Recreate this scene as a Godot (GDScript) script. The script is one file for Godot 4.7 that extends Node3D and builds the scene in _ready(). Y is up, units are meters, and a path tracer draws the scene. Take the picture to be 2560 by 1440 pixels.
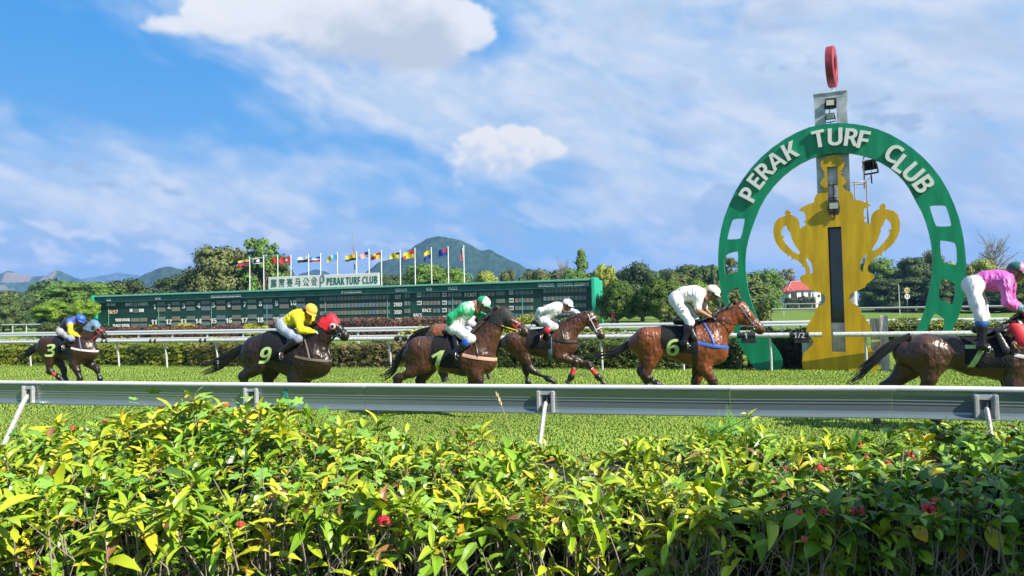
extends Node3D
# A race passing the winning post: camera, sky and sun first, then the land, the large structures, horses and riders, and the hedge in front.

const HORSES := {
"h3":{"st":[[-0.677,1.21,0.143,0.17],[-0.446,1.259,0.246,0.25],[-0.191,1.236,0.288,0.25],[0.015,1.196,0.315,0.27],[0.285,1.156,0.355,0.25],[0.521,1.127,0.338,0.22],[0.71,1.08,0.243,0.17]],"neck":[[0.592,1.329,0.256],[0.663,1.56,0.205],[0.766,1.732,0.154]],"head":[0.797,1.83],"eye":[0.899,1.741],"cheek":[0.883,1.672],"muz":[1.134,1.486],"ears":[[0.743,1.929],[0.604,1.946]],"hn":[[-0.327,1.002],[-0.312,0.611],[-0.075,0.464],[0.066,0.333]],"hf":[[-0.324,0.926],[-0.148,0.63],[-0.117,0.41],[-0.037,0.307]],"fn":[[0.365,0.789],[0.459,0.572],[0.521,0.413],[0.474,0.327]],"ff":[[0.551,0.798],[0.803,0.635],[0.905,0.386],[0.913,0.27]],"tail":[[-0.701,1.335],[-0.877,1.206],[-1.086,1.077],[-1.375,0.979]],"at":[-11.776,-20],"yaw":-7,"j":{"pel":[-0.048,1.645,0],"wst":[0.031,1.775,0],"che":[0.174,1.889,0],"nek":[0.285,1.953,0],"hed":[0.412,1.914,0],"cap":[0.427,1.986,0],"sn":[0.264,1.89,0.17],"en":[0.348,1.601,0.24],"hn":[0.494,1.5,0.09],"sf":[0.301,1.87,-0.17],"ef":[0.352,1.72,-0.24],"hf":[0.509,1.582,-0.07],"pn":[0.037,1.588,0.1],"kn":[0.394,1.45,0.27],"an":[0.19,1.319,0.31],"tn":[0.213,1.191,0.34],"pf":[-0.093,1.585,-0.1],"kf":[0.065,1.474,-0.27],"af":[-0.239,1.27,-0.31],"tf":[-0.229,1.165,-0.34]}},
"h9":{"st":[[-0.801,1.114,0.192,0.17],[-0.605,1.22,0.337,0.25],[-0.33,1.283,0.351,0.25],[-0.094,1.236,0.383,0.27],[0.211,1.132,0.408,0.25],[0.46,1.09,0.399,0.22],[0.635,1.024,0.277,0.17]],"neck":[[0.546,1.323,0.27],[0.673,1.531,0.213],[0.79,1.715,0.147]],"head":[0.861,1.827],"eye":[0.977,1.696],"cheek":[0.937,1.624],"muz":[1.179,1.5],"ears":[[0.819,1.946],[0.921,1.931]],"hn":[[-0.483,0.967],[-0.812,0.805],[-0.688,0.447],[-0.526,0.318]],"hf":[[-0.391,0.862],[-0.484,0.721],[-0.34,0.449],[-0.232,0.317]],"fn":[[0.219,0.721],[0.181,0.48],[-0.035,0.27],[-0.028,0.142]],"ff":[[0.273,0.698],[-0.055,0.452],[-0.294,0.254],[-0.305,0.122]],"tail":[[-0.847,1.371],[-1.071,1.224],[-1.372,1.043],[-1.771,0.895]],"at":[-4.167,-14],"yaw":-13,"j":{"pel":[-0.038,1.738,0],"wst":[0.088,1.801,0],"che":[0.251,1.879,0],"nek":[0.368,1.966,0],"hed":[0.466,1.948,0],"cap":[0.502,2.037,0],"sn":[0.326,1.863,0.17],"en":[0.423,1.646,0.24],"hn":[0.641,1.599,0.09],"sf":[0.374,1.859,-0.17],"ef":[0.425,1.692,-0.24],"hf":[0.388,1.541,-0.07],"pn":[0.017,1.641,0.1],"kn":[0.385,1.481,0.27],"an":[0.08,1.279,0.31],"tn":[0.078,1.153,0.34],"pf":[-0.06,1.637,-0.1],"kf":[0.171,1.48,-0.27],"af":[-0.185,1.216,-0.31],"tf":[-0.185,1.097,-0.34]}},
"h4":{"st":[[-0.859,1.125,0.16,0.17],[-0.655,1.199,0.277,0.25],[-0.376,1.178,0.305,0.25],[-0.151,1.15,0.328,0.27],[0.11,1.098,0.35,0.25],[0.369,1.064,0.342,0.22],[0.584,1,0.214,0.17]],"neck":[[0.521,1.293,0.271],[0.667,1.528,0.208],[0.826,1.774,0.145]],"head":[0.892,1.884],"eye":[1.067,1.722],"cheek":[1.015,1.671],"muz":[1.321,1.511],"ears":[[0.793,2.011],[0.965,2.019]],"hn":[[-0.547,0.937],[-1.042,0.713],[-1.099,0.474],[-1.007,0.373]],"hf":[[-0.543,0.877],[-0.721,0.66],[-0.577,0.468],[-0.511,0.379]],"fn":[[0.405,0.843],[0.478,0.658],[0.524,0.436],[0.535,0.35]],"ff":[[0.321,0.773],[0.292,0.609],[0.158,0.471],[0.13,0.37]],"tail":[[-0.851,1.36],[-1.023,1.158],[-1.176,0.904],[-1.354,0.784],[-1.491,0.763]],"at":[-1.063,-13.8],"yaw":-12,"j":{"pel":[0.008,1.626,0],"wst":[0.116,1.8,0],"che":[0.249,1.948,0],"nek":[0.407,2.045,0],"hed":[0.536,2.01,0],"cap":[0.55,2.098,0],"sn":[0.245,1.973,0.17],"en":[0.005,1.829,0.24],"hn":[-0.063,1.604,0.09],"sf":[0.308,1.96,-0.17],"ef":[0.432,1.83,-0.24],"hf":[0.643,1.789,-0.07],"pn":[0.024,1.603,0.1],"kn":[0.39,1.429,0.27],"an":[0.078,1.189,0.31],"tn":[0.149,1.117,0.34],"pf":[0.005,1.598,-0.1],"kf":[0.258,1.45,-0.27],"af":[-0.051,1.157,-0.31],"tf":[-0.008,1.065,-0.34],"wh":[-0.12,1.285,0.2]}},
"h2":{"st":[[-0.573,1.369,0.171,0.17],[-0.358,1.418,0.26,0.25],[-0.132,1.387,0.258,0.25],[0.075,1.334,0.277,0.27],[0.281,1.296,0.296,0.25],[0.469,1.273,0.302,0.22],[0.621,1.207,0.2,0.17]],"neck":[[0.623,1.509,0.205],[0.736,1.68,0.168],[0.831,1.822,0.114]],"head":[0.88,1.914],"eye":[0.984,1.791],"cheek":[0.953,1.763],"muz":[1.133,1.617],"ears":[[0.92,2.018],[0.812,2.021]],"hn":[[-0.265,1.146],[-0.335,0.885],[-0.194,0.683],[-0.181,0.553]],"hf":[[-0.342,1.132],[-0.396,0.88],[-0.417,0.658],[-0.371,0.511]],"fn":[[0.481,1.042],[0.571,0.885],[0.597,0.686],[0.625,0.558]],"ff":[[0.403,1.028],[0.526,0.926],[0.616,0.724],[0.676,0.594]],"tail":[[-0.597,1.568],[-0.905,1.438],[-1.125,1.232],[-1.239,0.963]],"at":[-1.204,-16],"yaw":-20,"j":{"pel":[0.092,1.69,0],"wst":[0.205,1.761,0],"che":[0.349,1.846,0],"nek":[0.46,1.901,0],"hed":[0.554,1.899,0],"cap":[0.571,1.964,0],"sn":[0.421,1.831,0.17],"en":[0.417,1.689,0.24],"hn":[0.508,1.642,0.09],"sf":[0.355,1.844,-0.17],"ef":[0.419,1.754,-0.24],"hf":[0.551,1.653,-0.07],"pn":[0.136,1.648,0.1],"kn":[0.411,1.534,0.27],"an":[0.254,1.352,0.31],"tn":[0.297,1.281,0.34],"pf":[0.063,1.645,-0.1],"kf":[0.194,1.521,-0.27],"af":[0.012,1.33,-0.31],"tf":[0.029,1.254,-0.34]}},
"hw":{"st":[[-0.829,1.155,0.124,0.17],[-0.627,1.183,0.226,0.25],[-0.324,1.179,0.283,0.25],[-0.07,1.164,0.322,0.27],[0.214,1.144,0.379,0.25],[0.449,1.168,0.374,0.22],[0.646,1.103,0.251,0.17]],"neck":[[0.616,1.39,0.258],[0.837,1.572,0.195],[1.041,1.707,0.141]],"head":[1.136,1.797],"eye":[1.286,1.664],"cheek":[1.208,1.58],"muz":[1.43,1.284],"ears":[[1.053,1.873],[1.092,1.891]],"hn":[[-0.42,1.008],[-0.196,0.535],[0.189,0.332],[0.296,0.278]],"hf":[[-0.503,0.947],[-0.392,0.537],[-0.343,0.238],[-0.298,0.113]],"fn":[[0.431,0.858],[0.821,0.701],[0.713,0.381],[0.649,0.282]],"ff":[[0.527,0.858],[1.082,0.635],[1.307,0.355],[1.412,0.239]],"tail":[[-0.86,1.32],[-1.001,1.118],[-1.164,0.963],[-1.31,0.917]],"at":[0.642,-17.8],"yaw":-10,"j":{"pel":[0.075,1.695,0],"wst":[0.204,1.832,0],"che":[0.395,1.968,0],"nek":[0.53,2.035,0],"hed":[0.638,2.002,0],"cap":[0.648,2.102,0],"sn":[0.292,1.985,0.17],"en":[0.02,1.914,0.24],"hn":[-0.132,1.669,0.09],"sf":[0.501,1.966,-0.17],"ef":[0.697,1.9,-0.24],"hf":[0.968,1.808,-0.07],"pn":[0.08,1.649,0.1],"kn":[0.378,1.539,0.27],"an":[0.095,1.407,0.31],"tn":[0.034,1.241,0.34],"pf":[0.093,1.662,-0.1],"kf":[0.371,1.607,-0.27],"af":[0.107,1.405,-0.31],"tf":[0.115,1.214,-0.34],"wh":[-0.229,1.51,0.2]}},
"h6":{"st":[[-0.81,1.267,0.163,0.17],[-0.613,1.317,0.249,0.25],[-0.321,1.324,0.259,0.25],[-0.084,1.267,0.308,0.27],[0.191,1.207,0.366,0.25],[0.425,1.197,0.371,0.22],[0.586,1.109,0.24,0.17]],"neck":[[0.549,1.421,0.262],[0.748,1.617,0.201],[0.946,1.798,0.141]],"head":[1.013,1.903],"eye":[1.167,1.73],"cheek":[1.101,1.65],"muz":[1.375,1.473],"ears":[[0.933,2.021],[1.03,2.032]],"hn":[[-0.468,1.122],[-0.643,0.712],[-0.431,0.538],[-0.33,0.432]],"hf":[[-0.574,1.053],[-0.716,0.755],[-0.603,0.469],[-0.512,0.374]],"fn":[[0.368,0.861],[0.514,0.584],[0.583,0.322],[0.643,0.217]],"ff":[[0.333,0.803],[0.234,0.548],[0.148,0.294],[0.093,0.187]],"tail":[[-0.839,1.389],[-0.997,1.215],[-1.243,1.09],[-1.583,1.032]],"at":[3.003,-13.6],"yaw":-10,"j":{"pel":[-0.065,2.061,0],"wst":[0.062,2.139,0],"che":[0.271,2.14,0],"nek":[0.428,2.163,0],"hed":[0.55,2.12,0],"cap":[0.572,2.219,0],"sn":[0.311,2.096,0.17],"en":[0.287,1.852,0.24],"hn":[0.544,1.708,0.09],"sf":[0.412,2.1,-0.17],"ef":[0.437,1.863,-0.24],"hf":[0.564,1.739,-0.07],"pn":[-0.083,2.007,0.1],"kn":[0.145,1.645,0.27],"an":[0.037,1.294,0.31],"tn":[0.116,1.223,0.34],"pf":[-0.016,2.021,-0.1],"kf":[0.262,1.676,-0.27],"af":[0.133,1.282,-0.31],"tf":[0.213,1.211,-0.34]}},
"h7":{"st":[[-0.797,1.157,0.192,0.17],[-0.532,1.138,0.314,0.25],[-0.228,1.174,0.233,0.25],[0.073,1.108,0.285,0.27],[0.406,1.083,0.329,0.25],[0.664,1.062,0.363,0.22],[0.865,1.009,0.263,0.17]],"neck":[[0.801,1.412,0.291],[1.051,1.658,0.224],[1.285,1.85,0.156]],"head":[1.345,1.94],"eye":[1.506,1.754],"cheek":[1.436,1.69],"muz":[1.715,1.465],"ears":[[1.26,2.061],[1.316,2.059]],"hn":[[-0.449,1.002],[-0.635,0.557],[-0.488,0.263],[-0.42,0.144]],"hf":[[-0.747,0.87],[-1.059,0.646],[-1.237,0.35],[-1.204,0.183]],"fn":[[0.536,0.697],[0.699,0.476],[0.746,0.217],[0.765,0.113]],"ff":[[0.677,0.713],[0.965,0.648],[1.07,0.384],[1.1,0.266]],"tail":[[-0.834,1.377],[-1.054,1.221],[-1.264,1.02],[-1.463,0.812],[-1.596,0.72]],"at":[6.49,-10.9],"yaw":-16,"j":{"pel":[0.111,2.122,0],"wst":[0.269,2.185,0],"che":[0.458,2.179,0],"nek":[0.577,2.222,0],"hed":[0.651,2.266,0],"cap":[0.661,2.362,0],"sn":[0.463,2.146,0.17],"en":[0.454,1.868,0.24],"hn":[0.692,1.732,0.09],"sf":[0.615,2.153,-0.17],"ef":[0.649,1.868,-0.24],"hf":[0.778,1.716,-0.07],"pn":[0.07,2.067,0.1],"kn":[0.114,1.666,0.27],"an":[0.112,1.273,0.31],"tn":[0.204,1.209,0.34],"pf":[0.172,2.069,-0.1],"kf":[0.302,1.67,-0.27],"af":[0.25,1.271,-0.31],"tf":[0.353,1.2,-0.34],"wh":[0.255,1.478,0.2]}}}
const WP_AT := [9.376,-22]
const CUP_AXIS := 0.025
const CUP := [[0.003,6.275],[0.154,6.255],[0.264,6.184],[0.322,6.072],[0.315,5.954],[0.264,5.855],[0.213,5.779],[0.257,5.736],[0.205,5.684],[0.283,5.609],[0.329,5.543],[0.353,5.475],[0.311,5.424],[0.356,5.381],[0.29,5.398],[0.249,5.336],[0.283,5.28],[0.372,5.206],[0.472,5.155],[0.519,5.053],[0.533,4.936],[0.699,4.89],[0.867,4.82],[0.958,4.744],[0.892,4.703],[0.805,4.673],[0.776,4.553],[0.78,4.423],[0.836,4.391],[0.782,4.352],[0.785,4.27],[0.874,4.24],[0.931,4.173],[0.951,4.257],[0.949,4.328],[0.978,4.449],[1.042,4.536],[1.14,4.603],[1.217,4.632],[1.182,4.677],[1.225,4.74],[1.28,4.768],[1.338,4.725],[1.351,4.666],[1.331,4.593],[1.432,4.576],[1.547,4.524],[1.641,4.423],[1.679,4.281],[1.695,4.138],[1.678,3.969],[1.626,3.81],[1.53,3.637],[1.41,3.511],[1.322,3.447],[1.313,3.387],[1.255,3.432],[1.202,3.346],[1.216,3.263],[1.148,3.308],[1.049,3.255],[0.963,3.169],[0.91,3.119],[0.923,3.037],[0.878,3.07],[0.837,2.998],[0.829,2.891],[0.831,2.833],[0.898,2.812],[0.987,2.768],[0.99,2.674],[0.927,2.589],[0.798,2.502],[0.735,2.394],[0.617,2.343],[0.488,2.292],[0.35,2.218],[0.32,2.124],[0.335,2.02],[0.402,1.94],[0.5,1.907],[0.579,1.816],[0.626,1.711],[0.606,1.652],[0.685,1.584],[0.743,1.468],[0.824,1.34],[0.872,1.188],[0.865,1.082],[0.769,0.988],[0.686,0.882],[0.711,0.766],[0.813,0.661],[0.948,0.532],[0.997,0.379],[1.012,0.262],[0.996,0.063],[0.934,-0.042]]
const CUP_HOLES := [[[1.328,4.33],[1.408,4.287],[1.467,4.184],[1.471,4.064],[1.462,4.004],[1.394,4],[1.431,3.918],[1.367,3.783],[1.26,3.646],[1.13,3.508],[0.999,3.431],[0.954,3.464],[1.017,3.574],[1.101,3.709],[1.153,3.842],[1.204,3.976],[1.201,4.071],[1.277,4.159],[1.308,4.257]],[[0.815,3.327],[0.75,3.288],[0.667,3.167],[0.638,3.036],[0.632,2.871],[0.71,2.839],[0.716,2.992],[0.786,3.196]]]
const SHOE := [[0.245,7.187],[-0.163,7.202],[-0.712,7.137],[-1.451,6.791],[-2.097,6.29],[-2.645,5.608],[-3.024,4.839],[-3.223,4.175],[-3.304,3.464],[-3.289,2.761],[-3.168,1.983],[-3.017,1.467],[-2.81,0.881],[-2.533,0.397],[-2.257,-0.046],[-1.642,-0.051],[-1.547,0.104],[-1.519,0.294],[-1.58,0.495],[-1.752,0.769],[-1.916,0.984],[-2.131,1.418],[-2.346,1.964],[-2.476,2.645],[-2.505,3.217],[-2.441,3.785],[-2.236,4.417],[-1.938,5.098],[-1.486,5.662],[-0.968,6.056],[-0.41,6.285],[0.132,6.334],[0.659,6.243],[1.171,6.028],[1.618,5.664],[1.934,5.238],[2.118,4.795],[2.319,4.332],[2.461,3.655],[2.49,3.098],[2.42,2.469],[2.258,1.743],[2.042,1.191],[1.797,0.692],[1.639,0.413],[1.602,0.223],[1.655,0.022],[2.169,0.05],[2.475,0.449],[2.759,0.888],[2.985,1.345],[3.144,1.811],[3.225,2.223],[3.271,2.733],[3.278,3.169],[3.233,3.773],[3.122,4.384],[2.854,5.179],[2.469,5.828],[1.993,6.362],[1.403,6.816],[0.791,7.074]]
const SHOE_HOLES := [[[-2.793,4.614],[-2.498,4.605],[-2.465,4.554],[-2.598,4.014],[-2.658,3.981],[-2.99,3.988],[-3.012,4.026],[-2.866,4.545]],[[-2.978,3.57],[-2.728,3.618],[-2.694,3.567],[-2.723,3.008],[-2.76,2.96],[-3.069,2.912],[-3.115,2.963],[-3.1,3.478]],[[-3.062,2.36],[-2.724,2.569],[-2.685,2.312],[-2.602,1.945],[-2.565,1.642],[-2.85,1.525],[-3.002,1.967]],[[-2.762,1.305],[-2.5,1.459],[-2.261,0.938],[-2.392,0.83],[-2.521,0.795],[-2.644,0.94]],[[2.475,4.61],[2.814,4.595],[2.879,4.546],[2.977,4.053],[2.946,4],[2.629,4.01],[2.582,4.058],[2.463,4.545]],[[2.673,3.62],[2.731,3.628],[2.998,3.568],[3.071,3.487],[3.072,2.982],[3.032,2.929],[2.739,3.009],[2.693,3.077]],[[2.675,2.571],[2.724,2.591],[2.995,2.427],[3.012,2.372],[2.948,1.892],[2.889,1.849],[2.607,2.022],[2.59,2.088]],[[2.447,1.595],[2.516,1.627],[2.703,1.469],[2.729,1.37],[2.61,0.998],[2.447,0.757],[2.195,0.78],[2.16,0.913]]]
const RING := [0.036,3.833]
const ARC_LETTERS := [["P",-2.337,5.288],["E",-2.105,5.67],["R",-1.865,5.951],["A",-1.514,6.243],["K",-1.134,6.48],["T",-0.318,6.759],["U",0.114,6.769],["R",0.527,6.71],["F",0.849,6.604],["C",1.603,6.132],["L",1.784,5.829],["U",2.065,5.553],["B",2.319,5.204]]
const BOARD_AT := [-51.25,-94]
const BOARD_YAW := -17.802
const BOARD_END := 62.243
const BOARD_TOP := 5.138
const BOARD_TEXT := [["1",8.724,3.616,0.62],
["2",10.861,3.616,0.62],
["3",12.997,3.616,0.62],
["4",15.134,3.616,0.62],
["5",17.271,3.616,0.62],
["6",19.408,3.616,0.62],
["7",21.544,3.616,0.62],
["8",23.681,3.616,0.62],
["9",25.818,3.616,0.62],
["10",27.954,3.616,0.62],
["11",8.624,1.764,0.62],
["12",10.761,1.764,0.62],
["13",12.897,1.764,0.62],
["14",15.034,1.764,0.62],
["15",17.171,1.764,0.62],
["16",19.308,1.764,0.62],
["17",21.444,1.764,0.62],
["18",23.581,1.764,0.62],
["19",25.718,1.764,0.62],
["TIME",2.131,4.602,0.295],
["IPOH",9.59,4.603,0.312],
["PROGRESSIVE DIVIDENDS",19.293,4.603,0.325],
["IPOH MESSAGES",35.619,4.62,0.306],
["RESULTS",41.597,4.661,0.321],
["WIN",44.81,4.651,0.317],
["PLACE",47.497,4.654,0.335],
["MARGINS - OFFICIAL SIGNALS",59.33,4.655,0.34],
["OF DAY",2.129,4.012,0.344],
["RACE",4.839,3.997,0.39],
["STARTS",7.021,3.993,0.387],
["WIN TOTAL",3.912,2.115,0.366],
["PLACE TOTAL",3.664,1.436,0.366],
["FCAST",49.318,3.933,0.416],
["RACE",44.308,2.42,0.381],
["RACE",43.256,1.933,0.361],
["TIME",43.319,1.529,0.297],
["1ST",40.97,3.929,0.429],
["2ND",40.955,3.114,0.429],
["3RD",40.941,2.3,0.428],
["4TH",40.927,1.486,0.428]]
const BOARD_PANELS := [[9.053,10.294,3.752,4.145,1,1],
[9.053,10.294,3.024,3.503,1,1],
[9.053,10.294,1.922,2.401,1,1],
[9.053,10.294,1.251,1.682,1,1],
[11.19,12.431,3.752,4.145,1,1],
[11.19,12.431,3.024,3.503,1,1],
[11.19,12.431,1.922,2.401,1,1],
[11.19,12.431,1.251,1.682,1,1],
[13.326,14.568,3.752,4.145,1,1],
[13.326,14.568,3.024,3.503,1,1],
[13.326,14.568,1.922,2.401,1,1],
[13.326,14.568,1.251,1.682,1,1],
[15.463,16.704,3.752,4.145,1,1],
[15.463,16.704,3.024,3.503,1,1],
[15.463,16.704,1.922,2.401,1,1],
[15.463,16.704,1.251,1.682,1,1],
[17.6,18.841,3.752,4.145,1,1],
[17.6,18.841,3.024,3.503,1,1],
[17.6,18.841,1.922,2.401,1,1],
[17.6,18.841,1.251,1.682,1,1],
[19.736,20.978,3.752,4.145,1,1],
[19.736,20.978,3.024,3.503,1,1],
[19.736,20.978,1.922,2.401,1,1],
[19.736,20.978,1.251,1.682,1,1],
[21.873,23.114,3.752,4.145,1,1],
[21.873,23.114,3.024,3.503,1,1],
[21.873,23.114,1.922,2.401,1,1],
[21.873,23.114,1.251,1.682,1,1],
[24.01,25.251,3.752,4.145,1,1],
[24.01,25.251,3.024,3.503,1,1],
[24.01,25.251,1.922,2.401,1,1],
[24.01,25.251,1.251,1.682,1,1],
[26.146,27.388,3.752,4.145,1,1],
[26.146,27.388,3.024,3.503,1,1],
[26.146,27.388,1.922,2.401,1,1],
[26.146,27.388,1.251,1.682,1,1],
[28.283,29.524,3.752,4.145,1,1],
[28.283,29.524,3.024,3.503,1,1],
[5.508,6.175,3.73,4.216,1,1],
[5.504,6.171,2.954,3.439,1,1],
[5.104,7.61,1.878,2.314,2,1],
[5.1,7.605,1.153,1.636,2,1],
[31.367,40.007,3.763,4.173,20,0],
[31.367,40.007,2.942,3.383,20,0],
[31.367,40.007,2.152,2.571,20,0],
[31.367,40.007,1.381,1.778,20,0],
[41.724,42.428,3.852,4.262,2,0],
[41.709,42.413,3.002,3.429,2,0],
[41.694,42.398,2.192,2.618,2,0],
[41.68,42.384,1.403,1.808,2,0],
[43.853,45.893,3.82,4.225,5,0],
[46.758,48.333,3.79,4.191,4,0],
[43.222,43.733,3.857,4.265,1,2],
[46.122,46.622,3.822,4.225,1,2],
[53.512,53.984,3.847,4.239,1,2],
[54.138,56.107,3.809,4.199,5,0],
[52.128,53.081,3.817,4.211,1,1],
[50.245,51.996,3.776,4.172,4,0],
[57.119,61.589,3.91,4.294,11,0],
[43.838,45.877,2.979,3.401,5,0],
[46.741,48.317,2.958,3.376,4,0],
[43.207,43.717,3.012,3.437,1,2],
[46.106,46.605,2.986,3.406,1,2],
[53.495,53.966,3.035,3.443,1,2],
[54.12,56.089,3.001,3.407,5,0],
[52.111,53.063,3.002,3.411,1,1],
[57.1,61.57,3.116,3.515,11,0],
[44.993,45.862,2.165,2.586,2,0],
[46.726,48.301,2.164,2.581,4,0],
[46.09,46.59,2.188,2.608,1,2],
[53.478,53.949,2.26,2.668,1,2],
[54.103,56.071,2.23,2.636,5,0],
[52.094,53.046,2.223,2.633,1,1],
[57.082,61.551,2.358,2.757,11,0],
[43.808,45.847,1.396,1.797,5,0],
[46.711,48.285,1.391,1.788,4,0],
[46.075,46.575,1.412,1.81,1,2],
[53.461,53.933,1.505,1.893,1,2],
[54.086,56.054,1.48,1.865,5,0],
[57.065,61.533,1.62,1.999,11,0],
[4.957,5.322,3.065,3.455,1,2],
[6.353,7.016,3.033,3.42,1,2]]
const CLUB_SIGN := [24.928,38.901,5.21,6.608]
const CLUB_TEXT := [["PERAK TURF CLUB",35.588,5.826,0.789]]
const CLUB_GLYPHS := [[25.671,5.883],[26.727,5.894],[27.775,5.905],[28.815,5.916],[29.874,5.926],[30.898,5.937],[31.941,5.969]]
const HEADER_Y := [4.783,4.179,4.91,4.269,5.19]
const FLAGS := [[20.941,9.274,1.61,9.129,8.404],[22.928,9.382,1.589,9.286,8.565],[24.886,9.298,0.952,9.157,8.536],[26.709,9.266,1.494,9.171,8.459],[29.106,9.256,1.416,9.117,8.458],[30.719,9.326,1.508,9.048,8.439],[32.946,9.274,1.379,9.184,8.533],[35.45,9.255,1.407,9.117,8.427],[37.048,9.505,1.238,9.326,8.685],[38.621,9.296,1.377,9.162,8.479],[40.977,9.234,1.254,9.058,8.426],[42.808,9.376,1.388,9.243,8.391],[44.805,9.328,0.931,9.194,8.214],[46.823,9.322,1.204,9.238,8.486],[48.671,9.368,0.344,9.192,7.787]]
const MAST := [34.709,11.648]
const FLAG_AT := [-51.55,-98]
const TREES := [
["dense",-79.063,-118,4.968,5.74,0,"dark rounded tree at the far left edge behind the white rail"],
["dense",-78.401,-122,4.109,6.376,1,"bluish dark green tree second from the left edge"],
["tall",-92.759,-150,3.158,8.095,1,"slim dark tree rising behind the bluish tree at left"],
["rain",-77.423,-140,14,8.998,3,"broad bright green spreading tree left of the scoreboard"],
["rain",-57.346,-95,4.6,4.98,4,"flat topped yellow green tree behind the jockey in blue cap"],
["rain",-51.658,-92,3.099,5.033,4,"small domed green tree beside the left end of the scoreboard"],
["tall",-72.526,-150,1.421,6.958,3,"thin feathery tree peeping above the scoreboard left end"],
["tall",-73.87,-150,1.263,6.828,3,"second thin feathery tree above the scoreboard left end"],
["rain",-56.085,-128,6.063,7.163,1,"low dark layered tree at the foot of the biggest tree"],
["forest",-49.015,-128,12.463,14.048,2,"biggest tree with a massive olive crown behind the first flags"],
["open",-40.408,-124,7.701,14.238,3,"tall gappy tree beside the biggest tree behind red flags"],
["forest",-40.87,-127,7.887,12.327,0,"lower leafy tree under the gappy tree behind the club sign"],
["rain",-22.127,-135,7.105,9.273,1,"dark layered tree just right of the club sign"],
["rain",-12.647,-124,10.768,10.374,3,"broad layered green tree behind the right hand flags"],
["dense",-8.033,-118,4.347,7.732,4,"small yellow green tree right of the last flag"],
["dense",-4.112,-122,4.816,8.548,5,"yellow green bushy tree in front of the peak's right slope"],
["dense",-0.466,-128,4.042,8.831,2,"olive bushy tree between two yellow green trees"],
["dense",3.608,-122,6.164,8.578,2,"wide olive treetop above the board's RM columns"],
["dense",7.809,-118,3.726,6.901,1,"dark low treetop above the official signals heading"],
["bare",8.193,-120,2.779,9.608,6,"thin nearly leafless tree left of the tall pointed tree"],
["tall",11.199,-122,4.752,11.32,3,"tallest pointed tree above the scoreboard's right end"],
["dense",9.542,-116,4.884,8.157,3,"leafy tree at the foot of the tall pointed tree"],
["dense",14.514,-118,4.968,8.94,5,"yellow green tree right of the tall pointed tree"],
["dense",17.906,-105,7.074,8.648,1,"large rounded grey green tree behind the clipped dark trees"],
["dense",23.531,-110,2.895,7.393,2,"small olive tree on the right shoulder of the grey green tree"],
["ball",10.233,-74,3.739,5.174,7,"clipped round dark tree beside the scoreboard's right end"],
["ball",13.982,-72,4.472,5.233,7,"larger clipped round dark tree behind the white shirted jockey"],
["dense",22.942,-95,4,5.697,4,"bright leafy tree behind the white capped jockey's helmet"],
["tall",33.151,-125,2.632,8.536,1,"slim grey green tree just left of the green arch"],
["open",37.653,-130,3.832,9.479,2,"gappy tree seen through the arch's left openings"],
["forest",46.384,-140,7.737,7.724,3,"leafy green tree between the arch and the red roofed house"],
["dense",38.322,-130,5.474,4.526,2,"low tree behind the left leg of the green arch"],
["open",77.363,-215,7.016,11.322,6,"pale grey wispy tree behind the red roofed house"],
["forest",85.227,-210,7.737,8.864,1,"dark tree behind the cup's stem beside the house"],
["forest",64.998,-135,7.816,9.294,3,"leafy tree at the cup's right handle"],
["forest",67.454,-128,6.467,9.565,1,"tall dark tree behind the round number boards"],
["forest",73.543,-132,5.558,10.078,2,"olive topped dark tree behind the arch's right leg"],
["forest",63.076,-126,8.621,5.954,1,"low dark tree under the number boards' trees"],
["dense",70.49,-122,4.495,8.267,5,"yellow green tree seen through the arch's right opening"],
["dense",66.5,-118,5.589,5.044,1,"dark shaded tree low behind the arch's right leg"],
["forest",72.214,-118,6.211,7.913,5,"yellow green feathery tree right of the arch"],
["forest",73.83,-112,7.074,7.12,5,"yellow green tree behind the pink jockey"],
["bare",77.718,-122,5.779,11.856,6,"bare twiggy treetop above the yellow green trees"],
["dense",70.121,-112,8.842,3.182,1,"dark low tree behind the pink jockey's back"],
["dense",76.995,-112,5.305,5.28,2,"olive tree at the right edge of the picture"]]
const HILLS := [
[1500,[[-347.47,66.795],[-315.778,72.457],[-295.865,83.117],[-279.848,97.032],[-259.88,110.081],[-240.046,113.627],[-220.248,114.795],[-204.131,132.696],[-184.097,147.353],[-164.118,158.05],[-144.283,160.015],[-116.689,153.08],[-85.252,140.509],[-57.835,125.65],[-41.981,126.903],[-22.398,116.974],[8.986,104.424],[32.414,90.464],[71.577,73.808],[110.709,57.164]]],
[2300,[[-678.087,112.976],[-635.422,133.923],[-592.879,142.74],[-562.648,136.034],[-520.56,109.665]]],
[1500,[[-813.814,52.876],[-782.162,68.022],[-750.481,84.76],[-718.795,97.552],[-695.022,106.557],[-679.189,108.601],[-655.468,106.517],[-635.746,98.182],[-600.247,85.559],[-537.141,68.408]]],
[4200,[[-2499.866,209.144],[-2411.285,240.515],[-2300.539,260.351],[-2189.743,284.629],[-2101.218,267.245],[-1946.414,226.31],[-1813.785,194.724]]],
[2300,[[-1696.354,140.45],[-1623.633,151.06],[-1550.868,151.958],[-1520.559,158.607],[-1490.228,150.683],[-1453.843,147.49],[-1411.398,149.025],[-1383.499,163.012],[-1368.944,161.491],[-1350.758,152.607],[-1320.455,139.829],[-1259.907,104.586],[-1187.29,75.183]]]]
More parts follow.
